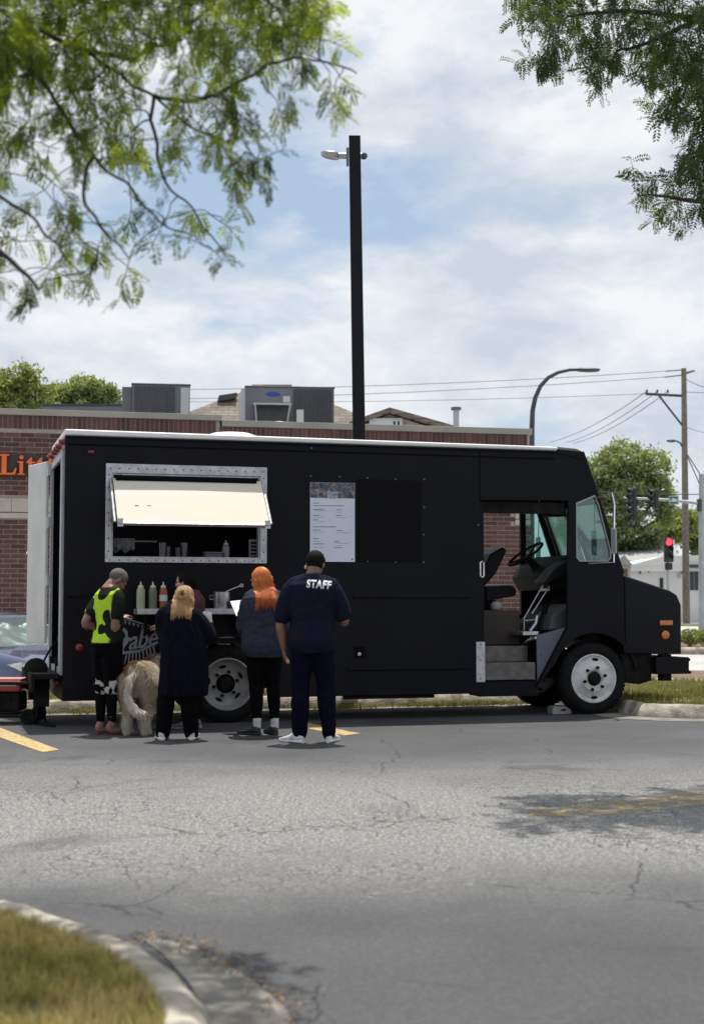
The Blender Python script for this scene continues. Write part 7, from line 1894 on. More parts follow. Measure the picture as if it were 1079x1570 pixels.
mb = MB(); f.torso(mb, 0.026, 0.84, 1.51, 1.04, hem=0.04)
for sd in (1, -1): f.arm(mb, sd, arms[sd][0], arms[sd][1], 0.020, 0.95)
f.garment('top', mb, M_RUST, wr=0.008, seed=33)
mb = MB(); f.torso(mb, 0.014, 0.80, 1.0)
for sd in (1, -1): f.leg(mb, sd, legs[sd][0], legs[sd][1], (0.02, 0.022, 0.026))
f.garment('trousers', mb, M_BLKL, wr=0.006, seed=35)
M_GREYS = mat('grey_trainer', (0.13, 0.12, 0.12), (0.20, 0.19, 0.185), rough=0.6, scale=18)
for sd in (1, -1): shoe(f.root, V((an[sd].x, an[sd].y - 0.07, 0)), radians(0), 0.26, M_GREYS, mat('grey_sole', (0.3, 0.29, 0.28), rough=0.7))
M_DHAIR = hair_mat('dark_brown_hair', (0.005, 0.0035, 0.003), (0.012, 0.008, 0.006), rough=0.5, spec=0.10)
strands(f, 'hair', M_DHAIR, 520, 0.34, 18, spreadx=1.2, wave=0.03, lift=0.020, tail=0.6)
face_bits(f.root, f.headc, f.hr, M_DHAIR, mat('lip', (0.36, 0.12, 0.11), rough=0.5), f.s)

# ---- man in high-visibility patterned shirt, looking down
f = Fig('person', 'man in neon yellow and black patterned shirt with shaved head, looking down', 163, 1126, radians(-48), 1.72)
M_SKT = skin_mat('tanned_skin', (0.30, 0.145, 0.10), (0.17, 0.095, 0.075))
def hivis():
    m = bpy.data.materials.new('neon_patterned_jersey'); m.use_nodes = True; nt = m.node_tree; L = nt.links.new; b = nt.nodes['Principled BSDF']; b.inputs['Roughness'].default_value = 0.75; b.inputs['Specular IOR Level'].default_value = 0.06
    tc = nd(nt, 'ShaderNodeTexCoord'); mp = nd(nt, 'ShaderNodeMapping'); mp.inputs['Scale'].default_value = (9.5, 9.5, 6.5); L(tc.outputs['Object'], mp.inputs[0])
    n0 = nd(nt, 'ShaderNodeTexNoise'); n0.inputs['Scale'].default_value = 0.8; n0.inputs['Detail'].default_value = 1; L(mp.outputs[0], n0.inputs['Vector'])
    mx0 = nd(nt, 'ShaderNodeMixRGB'); mx0.inputs['Fac'].default_value = 0.25; L(mp.outputs[0], mx0.inputs['Color1']); L(n0.outputs['Color'], mx0.inputs['Color2'])
    v = nd(nt, 'ShaderNodeTexVoronoi', feature='SMOOTH_F1'); v.inputs['Scale'].default_value = 1.15; v.inputs['Smoothness'].default_value = 0.35; L(mx0.outputs[0], v.inputs['Vector'])
    r = nd(nt, 'ShaderNodeValToRGB'); r.color_ramp.elements[0].position = 0.54; r.color_ramp.elements[1].position = 0.56; r.color_ramp.elements[0].color = (0, 0, 0, 1); L(v.outputs['Distance'], r.inputs[0])
    # neon only on the back panel: the sleeves, front and right shoulder are black and grey
    sp = nd(nt, 'ShaderNodeSeparateXYZ'); L(tc.outputs['Object'], sp.inputs[0])
    ax = nd(nt, 'ShaderNodeMath', operation='ABSOLUTE'); ad = nd(nt, 'ShaderNodeMath', operation='ADD'); ad.inputs[1].default_value = 0.015; L(sp.outputs['X'], ad.inputs[0]); L(ad.outputs[0], ax.inputs[0])
    ka = nd(nt, 'ShaderNodeMapRange'); L(ax.outputs[0], ka.inputs['Value']); ka.inputs['From Min'].default_value = 0.185; ka.inputs['From Max'].default_value = 0.165
    kb = nd(nt, 'ShaderNodeMapRange'); L(sp.outputs['Y'], kb.inputs['Value']); kb.inputs['From Min'].default_value = 0.05; kb.inputs['From Max'].default_value = 0.03
    k1 = nd(nt, 'ShaderNodeMath', operation='MULTIPLY'); L(ka.outputs[0], k1.inputs[0]); L(kb.outputs[0], k1.inputs[1])
    k2 = nd(nt, 'ShaderNodeMath', operation='MULTIPLY'); L(k1.outputs[0], k2.inputs[0]); L(r.outputs[0], k2.inputs[1])
    mx = nd(nt, 'ShaderNodeMixRGB'); L(k2.outputs[0], mx.inputs['Fac']); mx.inputs['Color1'].default_value = (0.012, 0.014, 0.012, 1); mx.inputs['Color2'].default_value = (0.42, 0.64, 0.04, 1)
    L(mx.outputs[0], b.inputs['Base Color']); return m
f.lean = 0.06
f.sh[1].y += 0.03; f.sh[-1].y += 0.03
f.headc += V((0.0, 0.085, -0.035)); f.head_turn(radians(-14), radians(42))
arms = {-1: (f.J(131, 956, 0.02), f.J(160, 966, 0.16)), 1: (f.J(176, 962, -0.14), f.J(186, 948, 0.04))}
hands = {-1: (V((0.3, 0.9, 0.25)), V((0, -0.3, 1)), 0.6, 1), 1: (V((-0.2, 0.9, 0.3)), V((0.2, -0.3, 1)), 0.6, 1)}
an = {-1: V((-0.055, -0.03, 0.09)), 1: V((0.075, 0.02, 0.09))}
legs = {sd: (f.hip[sd].lerp(an[sd], 0.5) + V((0, 0.01, 0)), an[sd]) for sd in (1, -1)}
fy = {-1: radians(10), 1: radians(-10)}
f.base_body(M_SKT, arms, legs, hands, fy, True)
mb = MB(); f.torso(mb, 0.016, 0.88, 1.49, 1.03, hem=0.016)
for sd in (1, -1): f.arm(mb, sd, arms[sd][0], arms[sd][1], 0.014, 0.62)
f.garment('jersey', mb, hivis(), voxel=0.010, wr=0.004, seed=43)
def cow_mat():
    m = bpy.data.materials.new('black_shorts_white_blotches'); m.use_nodes = True; nt = m.node_tree; L = nt.links.new; b = nt.nodes['Principled BSDF']; b.inputs['Roughness'].default_value = 0.85
    tc = nd(nt, 'ShaderNodeTexCoord'); n = nd(nt, 'ShaderNodeTexNoise'); n.inputs['Scale'].default_value = 13; n.inputs['Detail'].default_value = 1.5; L(tc.outputs['Object'], n.inputs['Vector'])
    sp = nd(nt, 'ShaderNodeSeparateXYZ'); L(tc.outputs['Object'], sp.inputs[0])
    mr = nd(nt, 'ShaderNodeMapRange'); L(sp.outputs['Z'], mr.inputs['Value']); mr.inputs['From Min'].default_value = 0.64; mr.inputs['From Max'].default_value = 0.56
    k = nd(nt, 'ShaderNodeMath', operation='MULTIPLY'); L(n.outputs['Fac'], k.inputs[0]); L(mr.outputs[0], k.inputs[1])
    r = nd(nt, 'ShaderNodeValToRGB'); r.color_ramp.elements[0].position = 0.56; r.color_ramp.elements[1].position = 0.585; r.color_ramp.elements[0].color = (0.003, 0.003, 0.004, 1); r.color_ramp.elements[1].color = (0.40, 0.41, 0.37, 1)
    b.inputs['Specular IOR Level'].default_value = 0.05; L(k.outputs[0], r.inputs[0]); L(r.outputs[0], b.inputs['Base Color']); return m
mb = MB(); f.torso(mb, 0.014, 0.80, 1.0)
for sd in (1, -1): f.leg(mb, sd, legs[sd][0], legs[sd][1], (0.024, 0.032, 0.03), end=0.10)
f.garment('shorts', mb, cow_mat(), wr=0.007, seed=47)
mb = MB()
for sd in (1, -1): f.leg(mb, sd, legs[sd][0], legs[sd][1] + V((0, 0, 0.045)), (0.004, 0.005, 0.006))
f.garment('leggings', mb, M_BLKL, wr=0.002, seed=49)
M_SAND = mat('brown_sandal', (0.10, 0.035, 0.03), rough=0.7)
for sd in (1, -1):
    a = an[sd]; yw = fy[sd]; M_ = Matrix.Translation((a.x, a.y, 0)) @ Matrix.Rotation(yw, 4, 'Z')
    sn = MB().plate([(-0.032, -0.075), (0.032, -0.075), (0.038, -0.03), (0.036, 0.05), (0.046, 0.13), (0.036, 0.185), (0.0, 0.205), (-0.036, 0.18), (-0.044, 0.12), (-0.036, 0.05), (-0.038, -0.03)], [], 0.0, 0.014, 'xy').xf(M_).build('sandal', M_SAND, f.root, bevel=0.004)
    MB().tube([(-0.042, 0.07, 0.012), (-0.028, 0.10, 0.058), (0.0, 0.14, 0.052), (0.028, 0.10, 0.058), (0.042, 0.07, 0.012)], 0.008, 6).xf(M_).build('strap', M_SAND, sn, smooth=True)
hair_cap(f, mat('grey_brown_stubble', (0.055, 0.046, 0.04), (0.13, 0.115, 0.10), rough=0.8, scale=70), 0.006, cut=0.03, seed=5)
face_bits(f.root, f.headc, f.hr, mat('brown_brow', (0.06, 0.04, 0.03), rough=0.8), mat('lip', (0.36, 0.12, 0.11), rough=0.5), f.s)
ph = f.loc + Matrix.Rotation(f.rz, 3, 'Z') @ ((arms[1][1] + arms[-1][1])/2 + V((0.0, 0.11, 0.05)))
o = MB().box((-0.036, -0.075, 0), (0.036, 0.075, 0.009)).build('mobile_phone', mat('phone_black', (0.02, 0.02, 0.022), rough=0.2), bevel=0.004); o.location = ph; o.rotation_euler = (radians(35), 0, f.rz); tag(o, 'phone held in both hands by the man in the neon shirt', 'phone')

# ---- big pale dog seen from behind
g = gnd(209, 1128)
dog = empty('dog', (g.x, g.y, 0), radians(-6)); tag(dog, 'large shaggy cream dog seen from behind, standing between two people', 'dog')
mb = MB(); rings = []
for y, z, rx, rz in ((-0.06, 0.56, 0.05, 0.08), (-0.02, 0.56, 0.115, 0.145), (0.06, 0.555, 0.145, 0.165), (0.18, 0.55, 0.150, 0.165), (0.32, 0.535, 0.148, 0.175), (0.46, 0.52, 0.152, 0.195), (0.60, 0.525, 0.150, 0.205), (0.70, 0.55, 0.13, 0.18), (0.78, 0.58, 0.09, 0.13)):
    rings.append([(rx*cos(2*pi*k/20), y, z + rz*sin(2*pi*k/20)) for k in range(20)])
mb.loft(rings)
for s_ in (1, -1):
    limb(mb, [V((s_*0.085, 0.06, 0.52)), V((s_*0.105, 0.10, 0.40)), V((s_*0.100, 0.12, 0.31)), V((s_*0.092, -0.015, 0.19)), V((s_*0.092, 0.0, 0.08)), V((s_*0.094, 0.03, 0.035))], [0.115, 0.105, 0.078, 0.048, 0.042, 0.045])
    limb(mb, [V((s_*0.094, 0.02, 0.036)), V((s_*0.096, 0.085, 0.032))], [0.042, 0.036])
    limb(mb, [V((s_*0.10, 0.62, 0.50)), V((s_*0.10, 0.60, 0.34)), V((s_*0.095, 0.63, 0.20)), V((s_*0.095, 0.63, 0.06)), V((s_*0.095, 0.66, 0.035))], [0.09, 0.065, 0.048, 0.042, 0.042])
    limb(mb, [V((s_*0.095, 0.65, 0.034)), V((s_*0.096, 0.71, 0.030))], [0.042, 0.036])
limb(mb, [V((0, 0.72, 0.60)), V((0, 0.84, 0.66)), V((0.02, 0.93, 0.66))], [0.125, 0.11, 0.10])
mb.ball((0.02, 0.96, 0.67), (0.095, 0.11, 0.095)); limb(mb, [V((0.02, 1.02, 0.655)), V((0.02, 1.13, 0.625))], [0.06, 0.045])
for s_ in (1, -1): limb(mb, [V((0.02 + s_*0.085, 0.93, 0.70)), V((0.02 + s_*0.12, 0.93, 0.63)), V((0.02 + s_*0.11, 0.94, 0.57))], [0.03, 0.035, 0.02])
tail = [V((0.0, -0.03, 0.62)), V((-0.045, -0.10, 0.55)), V((-0.06, -0.14, 0.42)), V((-0.01, -0.15, 0.30)), V((0.07, -0.14, 0.235)), V((0.13, -0.12, 0.215))]
limb(mb, tail, [0.034, 0.033, 0.032, 0.030, 0.024, 0.012])
dme = remesh(mb, 0.013, 4, 0.012, 3, (9, 9, 6))
def fur_mat():
    m = bpy.data.materials.new('cream_fur'); m.use_nodes = True; nt = m.node_tree; L = nt.links.new; b = nt.nodes['Principled BSDF']; b.inputs['Roughness'].default_value = 0.85; b.inputs['Specular IOR Level'].default_value = 0.15
    tc = nd(nt, 'ShaderNodeTexCoord'); n = nd(nt, 'ShaderNodeTexNoise'); n.inputs['Scale'].default_value = 6; n.inputs['Detail'].default_value = 5; L(tc.outputs['Object'], n.inputs['Vector'])
    r = nd(nt, 'ShaderNodeValToRGB'); r.color_ramp.elements[0].position = 0.35; r.color_ramp.elements[0].color = (0.29, 0.22, 0.15, 1); r.color_ramp.elements[1].position = 0.65; r.color_ramp.elements[1].color = (0.47, 0.39, 0.30, 1); L(n.outputs['Fac'], r.inputs[0])
    # paler on tail and lower legs
    sp = nd(nt, 'ShaderNodeSeparateXYZ'); L(tc.outputs['Object'], sp.inputs[0])
    a = nd(nt, 'ShaderNodeMapRange'); L(sp.outputs['Y'], a.inputs['Value']); a.inputs['From Min'].default_value = -0.07; a.inputs['From Max'].default_value = -0.12
    c = nd(nt, 'ShaderNodeMapRange'); L(sp.outputs['Z'], c.inputs['Value']); c.inputs['From Min'].default_value = 0.28; c.inputs['From Max'].default_value = 0.12
    mxm = nd(nt, 'ShaderNodeMath', operation='MAXIMUM'); L(a.outputs[0], mxm.inputs[0]); L(c.outputs[0], mxm.inputs[1])
    mx = nd(nt, 'ShaderNodeMixRGB'); L(mxm.outputs[0], mx.inputs['Fac']); L(r.outputs[0], mx.inputs['Color1']); mx.inputs['Color2'].default_value = (0.58, 0.52, 0.43, 1)
    L(mx.outputs[0], b.inputs['Base Color']); return m
M_FUR = fur_mat()
body = link('body', dme, M_FUR, dog)
rnd = random.Random(77); vs = []; fs = []
polys = list(dme.polygons); areas = [p.area for p in polys]
for p in rnd.choices(polys, areas, k=34000):
    c = p.center + V((rnd.uniform(-.006, .006), rnd.uniform(-.006, .006), rnd.uniform(-.006, .006))); n_ = p.normal
    flow = V((0, -0.25, -1)); flow = (flow - n_*flow.dot(n_)); flow = flow.normalized() if flow.length > 0.1 else n_.orthogonal()
    sdv = n_.cross(flow).normalized(); l = rnd.uniform(0.03, 0.07)*(0.4 if c.z < 0.12 else 1); d = (flow + n_*rnd.uniform(0.12, 0.45) + sdv*rnd.uniform(-.35, .35)).normalized()
    w = rnd.uniform(0.002, 0.004); b = len(vs); vs += [c - sdv*w, c + sdv*w, c + d*l*0.6 + sdv*w*0.7, c + d*l - V((0, 0, 0.006))]; fs += [(b, b+1, b+2), (b, b+2, b+3)]
me = bpy.data.meshes.new('fur'); me.from_pydata([tuple(v) for v in vs], [], fs); fu = link('fur', me, M_FUR, dog)
for s_ in (1, -1): MB().ball((0.02 + s_*0.045, 1.045, 0.70), (0.012, 0.010, 0.012), 10, 6).build('eye', M_EYE, dog, smooth=True)
MB().ball((0.02, 1.175, 0.635), (0.022, 0.016, 0.018), 10, 6).build('nose', M_EYE, dog, smooth=True)
# lead from the dog's collar to the hand of the man
cl_ = MB().tube([(0.02 + 0.118*cos(a), 0.83 + 0.03*sin(a), 0.655 + 0.118*sin(a)) for a in [2*pi*k/24 for k in range(25)]], 0.012, 6, cap=False).build('collar', M_BSH, dog, smooth=True)
# ------------------------------------------------------------------ trees
M_BARK = mat('dark_bark', (0.030, 0.024, 0.020), (0.065, 0.052, 0.043), rough=0.95, scale=14, bump=0.5)
M_LEAFL = leaf_mat('locust_leaf_sunlit', (0.028, 0.055, 0.013), (0.19, 0.25, 0.03), 0.52, 3.6)  # dark and lime clumps: shaded leaves and highlights put into the colour
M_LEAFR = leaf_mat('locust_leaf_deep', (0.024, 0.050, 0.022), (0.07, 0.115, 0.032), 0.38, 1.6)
def compound_leaf(vs, fs, base, d, droop, L, rnd, n=9, lw=0.30):
    """feather leaf: n pairs of small oblong leaflets on a drooping stalk"""
    d = d.normalized(); p = base.copy(); up = Vector((0, 0, 1))
    sidev = d.cross(up); 
    if sidev.length < 0.1: sidev = Vector((1, 0, 0))
    sidev.normalize()
    tw = rnd.uniform(-0.9, 0.9); sidev = (sidev*cos(tw) + d.cross(sidev)*sin(tw)).normalized()
    step = L/n
    for k in range(n):
        d = (d + Vector((0, 0, -droop))).normalized(); q = p + d*step
        f = 0.55 + 0.45*sin(pi*(k+1)/(n+1))
        ll = L*lw*f*rnd.uniform(0.8, 1.15)
        nrm = d.cross(sidev).normalized()
        for s_ in (1, -1):
            dirl = (sidev*s_*0.86 + d*0.45 + nrm*rnd.uniform(-0.45, 0.25) + Vector((0, 0, -0.25))).normalized()
            wv = dirl.cross(nrm).normalized()*ll*0.19
            b = len(vs)
            vs += [q, q + dirl*ll*0.5 + wv, q + dirl*ll, q + dirl*ll*0.5 - wv]; fs.append((b, b+1, b+2, b+3))
        p = q
    return p
def branchy_tree(name, label, trunk, limbs, clusters, leafm, L, seed, leaves=(8, 12), twig=0.32, away=None, r_base=0.12, lw=0.30):
    """trunk: list of points; limbs: polylines; clusters: twig positions joined to the nearest wood"""
    rnd = random.Random(seed)
    root = empty(name, trunk[0]); tag(root, label, 'tree')
    o0 = Vector(trunk[0])
    mb = MB(); nodes = []
    n = len(trunk)
    mb.tube([Vector(p)-o0 for p in trunk], [r_base*(1-0.55*k/(n-1)) for k in range(n)], 12)
    nodes += [(Vector(p), r_base*(1-0.55*k/(n-1))) for k, p in enumerate(trunk)]
    for P_, r0, r1 in limbs:
        P2 = smooth_path([Vector(p) for p in P_], 5)
        P2 = [p + Vector((noise.noise(p*3), noise.noise(p*3+Vector((5,0,0))), noise.noise(p*3+Vector((0,9,0)))))*0.05 + Vector((noise.noise(p*11), noise.noise(p*11+Vector((5,0,0))), noise.noise(p*11+Vector((0,9,0)))))*0.018 for p in P2]
        m_ = len(P2)
        mb.tube([p-o0 for p in P2], [r0+(r1-r0)*k/(m_-1) for k in range(m_)], 8)
        nodes += [(p, r0+(r1-r0)*k/(m_-1)) for k, p in enumerate(P2)]
    vs = []; fs = []
    def near(c):
        return min(nodes, key=lambda q: (q[0]-c).length)
    cl = sorted(clusters, key=lambda c: (near(c)[0]-c).length)
    for c in cl:
        b, rb = near(c); dv = c - b; D = dv.length
        m1 = b.lerp(c, 0.35) + Vector((rnd.uniform(-1, 1), rnd.uniform(-1, 1), rnd.uniform(0.0, 1.3)))*D*0.13
        m2 = b.lerp(c, 0.7) + Vector((rnd.uniform(-1, 1), rnd.uniform(-1, 1), rnd.uniform(0.1, 1.0)))*D*0.11
        r0 = min(rb*0.7, 0.005 + D*0.011); pts = smooth_path([b, m1, m2, c], 4)
        mb.tube([p-o0 for p in pts], [max(0.0022, r0*(1-0.75*k/(len(pts)-1))) for k in range(len(pts))], 5)
        nodes += [(p, max(0.003, r0*(1-0.75*k/(len(pts)-1)))) for k, p in enumerate(pts)][3:]
        # the twig itself, arching over and down
        d = (dv.normalized() + Vector((rnd.uniform(-.7, .7), rnd.uniform(-.7, .7), rnd.uniform(-.5, .15)))).normalized()
        p = c.copy(); tp = [p.copy()]; m_ = rnd.randint(*leaves); tl = twig*rnd.uniform(0.6, 1.2)
        for k in range(m_):
            d = (d + Vector((rnd.uniform(-.12, .12), rnd.uniform(-.12, .12), -0.09))).normalized(); p = p + d*(tl/m_); tp.append(p.copy())
            for q in range(2):
                sd = d.orthogonal().normalized(); a = rnd.uniform(0, 2*pi); sd = (sd*cos(a) + d.cross(sd)*sin(a))
                compound_leaf(vs, fs, p, (d*0.35 + sd*0.9 + Vector((0,0,-0.12))), 0.085, L*rnd.uniform(0.65, 1.15), rnd, n=rnd.randint(7, 10), lw=lw)
        mb.tube([q-o0 for q in tp], [0.0022]*len(tp), 4, cap=False)
    mb.build('trunk', M_BARK, root, smooth=True, angle=60)
    me = bpy.data.meshes.new('crown'); me.from_pydata([tuple(v-o0) for v in vs], [], fs); me.update()
    link('crown', me, leafm, root)
    return root
# left tree, rooted on the foreground island, boughs hanging into the picture
lt_out = [(-700, -500), (500, -420), (500, -60), (500, 30), (510, 70), (550, 92), (560, 125), (552, 150), (535, 165), (515, 155), (495, 115), (455, 108), (455, 180), (440, 215), (412, 180), (385, 215), (418, 255), (412, 285), (385, 300), (388, 360), (352, 415), (305, 440), (255, 420), (215, 445), (195, 420), (165, 425), (130, 455), (80, 470), (30, 440), (-20, 470), (-700, 520)]
ltree0 = Vector((-2.35, 5.3, 0.10))
q = lambda px, py, Y: at(px, py, Y)
fork = Vector((-2.25, 5.35, 2.6))
limbs = [
 ([fork, q(-160, -70, 5.6), q(0, 8, 5.7), q(60, 45, 5.75), q(115, 85, 5.8), q(170, 118, 5.85), q(230, 150, 5.9), q(300, 195, 6.0), q(350, 218, 6.0)], 0.015, 0.003),
 ([q(115, 85, 5.8), q(185, 95, 5.9), q(240, 65, 6.0), q(290, 42, 6.1), q(330, 8, 6.2), q(370, -60, 6.3)], 0.011, 0.004),
 ([q(230, 150, 5.9), q(300, 152, 5.8), q(370, 130, 5.8), q(415, 108, 5.8), q(460, 92, 5.8), q(510, 100, 5.8), q(538, 118, 5.8)], 0.009, 0.003),
 ([fork, q(-140, 0, 5.3), q(-30, 60, 5.35), q(50, 105, 5.4), q(100, 180, 5.5), q(140, 240, 5.55), q(200, 290, 5.6), q(250, 340, 5.6), q(290, 362, 5.6)], 0.012, 0.0025),
 ([fork, q(-150, 230, 5.5), q(0, 305, 5.5), q(40, 332, 5.5), q(90, 380, 5.5), q(125, 425, 5.5)], 0.010, 0.0025),
 ([q(-150, 230, 5.5), q(-50, 360, 5.2), q(20, 402, 5.2), q(60, 440, 5.2)], 0.018, 0.005),
 ([q(140, 240, 5.55), q(132, 290, 5.5), q(160, 330, 5.45), q(182, 370, 5.4), q(205, 402, 5.4)], 0.008, 0.0025),
 ([q(230, 150, 5.9), q(245, 230, 5.8), q(262, 282, 5.8), q(300, 330, 5.8), q(332, 388, 5.8)], 0.008, 0.0025),
 ([fork, q(-100, -260, 5.9), q(100, -200, 6.1), q(300, -120, 6.2), q(450, -40, 6.2), q(490, 20, 6.1)], 0.015, 0.003),
]
rnd = random.Random(31); cl = []
tries = 0
while len(cl) < 720 and tries < 60000:
    tries += 1
    px, py = rnd.uniform(-160, 590), rnd.uniform(-150, 480)
    if not inpoly(px + 14, py + 26, lt_out) or not inpoly(px, py, lt_out): continue
    dens = 0.30 + 0.5*sstep(330, 40, py) + 0.2*(px < 100 and py > 400)
    if 60 < py < 400 and noise.noise(Vector((px*0.014, py*0.014, 0.5))) < 0.06: dens *= 0.14
    if rnd.random() > dens: continue
    cl.append(at(px, py, rnd.uniform(5.2, 6.5)))
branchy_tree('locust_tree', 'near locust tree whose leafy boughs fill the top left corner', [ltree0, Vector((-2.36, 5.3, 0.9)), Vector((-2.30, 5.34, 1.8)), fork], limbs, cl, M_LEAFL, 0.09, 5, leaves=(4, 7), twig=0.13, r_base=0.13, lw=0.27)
# right tree, out of frame to the right
rt_out = [(800, -500), (803, -10), (808, 30), (822, 60), (818, 95), (830, 118), (845, 125), (870, 90), (905, 84), (918, 128), (955, 100), (985, 112), (1010, 145), (1020, 185), (1048, 200), (1030, 225), (1045, 262), (1012, 262), (985, 275), (955, 290), (958, 308), (985, 312), (1010, 300), (1030, 318), (1020, 335), (1048, 348), (1079, 320), (1400, 420), (1400, -500)]
rtree0 = Vector((4.6, 11.2, 0.0))
fork = Vector((4.5, 11.1, 3.3))
limbs = [
 ([fork, q(1250, 120, 10.9), q(1160, 60, 10.8), q(1060, 30, 10.7), q(960, 20, 10.6), q(880, 20, 10.5), q(835, 40, 10.5)], 0.04, 0.005),
 ([q(1250, 120, 10.9), q(1150, 150, 11.1), q(1080, 170, 11.2), q(1030, 190, 11.2)], 0.03, 0.006),
 ([fork, q(1280, 330, 10.6), q(1160, 320, 10.5), q(1080, 310, 10.4), q(1020, 300, 10.4), q(975, 302, 10.4)], 0.04, 0.005),
 ([q(1060, 30, 10.7), q(1000, 60, 10.6), q(940, 80, 10.5), q(930, 110, 10.5)], 0.02, 0.005),
 ([fork, q(1240, -120, 11.2), q(1100, -220, 11.4), q(950, -250, 11.2), q(860, -200, 11.0)], 0.05, 0.01),
]
rnd = random.Random(44); cl = []; tries = 0
while len(cl) < 520 and tries < 60000:
    tries += 1
    px, py = rnd.uniform(800, 1300), rnd.uniform(-220, 370)
    if not inpoly(px, py + 14, rt_out) or not inpoly(px, py, rt_out): continue
    d = 1.0 if px < 1090 and py > -30 else 0.40
    if rnd.random() > d: continue
    cl.append(at(px, py, rnd.uniform(10.1, 11.5)))
branchy_tree('locust_tree', 'locust tree with dark feathery leaves hanging into the top right corner', [rtree0, Vector((4.62, 11.2, 1.2)), Vector((4.55, 11.15, 2.3)), fork], limbs, cl, M_LEAFR, 0.145, 8, leaves=(4, 7), twig=0.20, r_base=0.16, lw=0.28)

# trees farther off: trunk, limbs, and a crown of many small leaf faces in clumps
def far_tree(name, label, base, H, crown, leafm, n_cl, per, size, seed, group='distant trees', trunk_r=0.3, cards=None):
    """crown: list of (x, z, rx, rz) lobes relative to the base; depth taken from rx"""
    rnd = random.Random(seed); root = empty(name, base); tag(root, label, 'tree', group)
    mb = MB(); top = max(c[1] for c in crown)
    mb.tube([(0, 0, -0.2), (0.1, 0, H*0.25), (0, 0, H*0.45)], [trunk_r, trunk_r*0.75, trunk_r*0.55], 8)
    for c in crown:
        m1 = Vector((c[0]*0.35, 0, H*0.45 + (c[1]-H*0.45)*0.4)); e = Vector((c[0], rnd.uniform(-.3, .3)*c[2], c[1]))
        mb.tube([(0, 0, H*0.35), m1, e], [trunk_r*0.5, trunk_r*0.35, trunk_r*0.1], 6)
        for k in range(4):
            a = rnd.uniform(0, 2*pi); mb.tube([m1.lerp(e, 0.6), e + Vector((cos(a)*c[2]*0.7, sin(a)*c[2]*0.7, rnd.uniform(-.2, .6)*c[3]))], [trunk_r*0.15, trunk_r*0.05], 5)
    mb.build('trunk', M_BARK, root, smooth=True)
    vs = []; fs = []
    for k in range(n_cl):
        c = crown[rnd.choices(range(len(crown)), [l[2]*l[3] for l in crown])[0]]
        # clump centres crowd towards the shell of the lobe
        u = Vector((rnd.gauss(0, 1), rnd.gauss(0, 1), rnd.gauss(0, 1))).normalized() * (rnd.random() ** 0.35)
        cc = Vector((c[0] + u.x*c[2], u.y*c[2], c[1] + u.z*c[3]))
        cr = size*rnd.uniform(1.6, 3.4)
        for j in range(per):
            w_ = Vector((rnd.gauss(0, 1), rnd.gauss(0, 1), rnd.gauss(0, 0.6)))*cr*0.5
            p = cc + w_; nx = Vector((rnd.gauss(0, 1), rnd.gauss(0, 1), rnd.gauss(0, 1))).normalized(); ny = nx.orthogonal().normalized()
            a = rnd.uniform(0, pi); t1 = (ny*cos(a) + nx.cross(ny)*sin(a)); t2 = nx.cross(t1); s_ = size*rnd.uniform(0.5, 1.1)
            b = len(vs); vs += [p - t1*s_, p + t2*s_*0.42, p + t1*s_, p - t2*s_*0.42]; fs.append((b, b+1, b+2, b+3))
    me = bpy.data.meshes.new('crown'); me.from_pydata([tuple(v) for v in vs], [], fs); me.update()
    link('crown', me, leafm, root); return root
M_FARG = leaf_mat('far_leaf', (0.12, 0.16, 0.075), (0.20, 0.245, 0.11), 0.35, 0.35)  # leaf colour lightened: distance haze is put into it
M_FARD = leaf_mat('far_leaf_dark', (0.06, 0.085, 0.045), (0.10, 0.13, 0.06), 0.3, 0.4)
M_FARY = leaf_mat('far_leaf_yellow', (0.12, 0.155, 0.055), (0.19, 0.225, 0.08), 0.4, 0.4)
def lobes(Y, bx, L_): return [(at(px, py, Y).x - bx, at(px, py, Y).z, rp*Y/FPX, rz*Y/FPX) for px, py, rp, rz in L_]
Y = 125; bx = at(958, 950, Y).x
far_tree('tall_tree', 'tall spreading green tree beyond the truck cab at right', (bx, Y, 0), 15, lobes(Y, bx, [(955, 705, 34, 30), (915, 730, 34, 30), (995, 720, 32, 30), (950, 755, 45, 30), (1010, 760, 28, 30), (905, 775, 30, 30), (950, 800, 50, 24), (1020, 790, 18, 20)]), M_FARG, 620, 22, 0.26, 3, trunk_r=0.5)
Y = 135; bx = at(1000, 950, Y).x
far_tree('bushy_tree', 'yellow-green bushy tree low behind the red traffic signal', (bx+.8, Y, 0), 9, lobes(Y, bx+.8, [(1030, 812, 24, 20), (1010, 822, 20, 18), (1050, 800, 16, 16)]), M_FARY, 320, 22, 0.30, 5)
Y = 140; bx = at(1075, 950, Y).x
far_tree('bushy_tree', 'dark bushy tree behind the utility pole at the right edge', (bx, Y, 0), 9, lobes(Y, bx, [(1068, 815, 24, 24), (1095, 800, 26, 26), (1085, 835, 26, 20)]), M_FARD, 320, 22, 0.32, 6)
Y = 122; bx = at(935, 950, Y).x
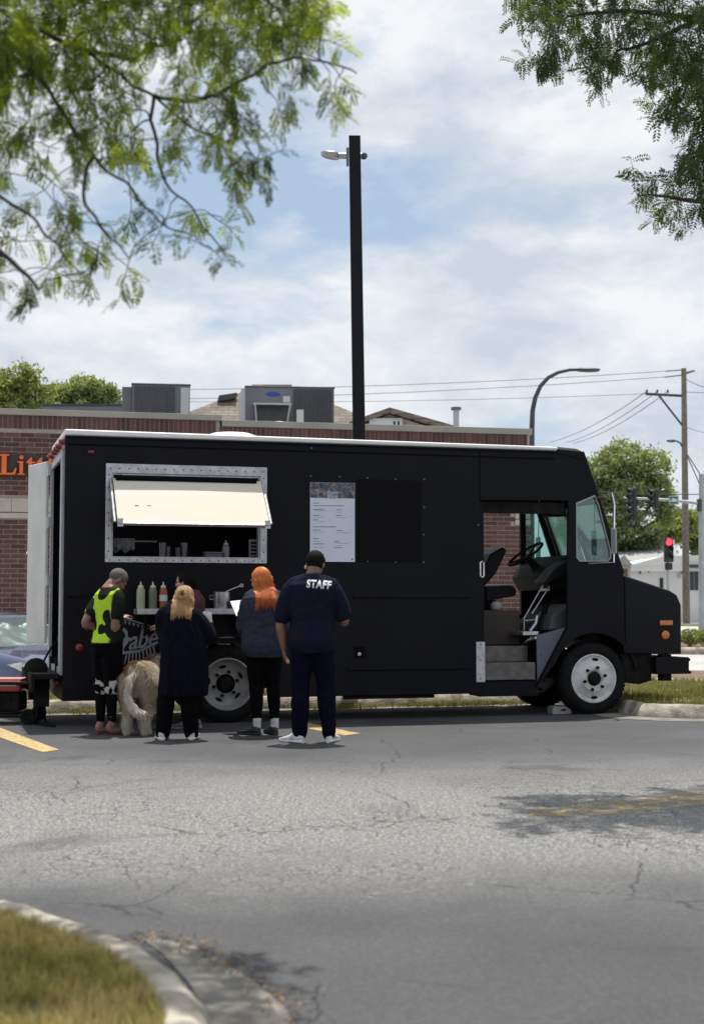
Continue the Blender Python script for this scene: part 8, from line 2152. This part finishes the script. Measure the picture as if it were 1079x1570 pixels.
far_tree('understorey_tree', 'dark understorey tree below the tall one, beside the truck windscreen', (bx, Y, 0), 8, lobes(Y, bx, [(915, 815, 30, 22), (950, 825, 30, 18), (985, 825, 26, 16), (880, 810, 24, 26)]), M_FARD, 420, 22, 0.28, 7)
Y = 72; bx = at(35, 950, Y).x
far_tree('roofside_tree', 'loose pale green tree above the shop roof at the left edge', (bx, Y, -0.3), 13, lobes(Y, bx, [(35, 570, 28, 22), (0, 590, 34, 30), (-40, 580, 34, 30), (55, 600, 30, 24), (20, 620, 40, 20)]), M_FARY, 400, 22, 0.15, 9)
Y = 76; bx = at(120, 950, Y).x
far_tree('roofside_tree', 'rounded green tree above the shop roof, left of the smaller rooftop unit', (bx, Y, -0.3), 12, lobes(Y, bx, [(125, 590, 34, 20), (95, 600, 30, 22), (158, 600, 26, 22), (110, 620, 42, 18), (165, 620, 22, 14)]), M_FARG, 430, 22, 0.15, 10)
# shrubs on the planted median
for k, (px, Y, lab) in enumerate(((1058, 39.5, 'low round green shrub on the median just right of the truck nose'), (1085, 38.5, 'low green shrub on the median cut by the right picture edge'))):
    p = at(px, 980, Y); rnd = random.Random(60+k); root = empty('shrub', (p.x, Y, 0.12)); tag(root, lab, 'shrub', 'shrubs on the median')
    mb = MB(); vs = []; fs = []
    for j in range(9):
        a = 2*pi*j/9; mb.tube([(0, 0, 0), (0.2*cos(a), 0.2*sin(a), 0.35)], [0.012, 0.006], 5)
    for j in range(1500):
        u = Vector((rnd.gauss(0, 1), rnd.gauss(0, 1), rnd.gauss(0, 1))).normalized()*(rnd.random()**0.4)
        c = Vector((u.x*0.36, u.y*0.36, 0.26+u.z*0.24)); nx = Vector((rnd.gauss(0, 1), rnd.gauss(0, 1), rnd.gauss(0, 1))).normalized(); t1 = nx.orthogonal().normalized(); t2 = nx.cross(t1); s_ = rnd.uniform(.02, .045)
        b = len(vs); vs += [c-t1*s_, c+t2*s_*.5, c+t1*s_, c-t2*s_*.5]; fs.append((b, b+1, b+2, b+3))
    mb.build('stem', M_BARK, root); me = bpy.data.meshes.new('foliage'); me.from_pydata([tuple(v) for v in vs], [], fs); link('foliage', me, M_FARY, root)
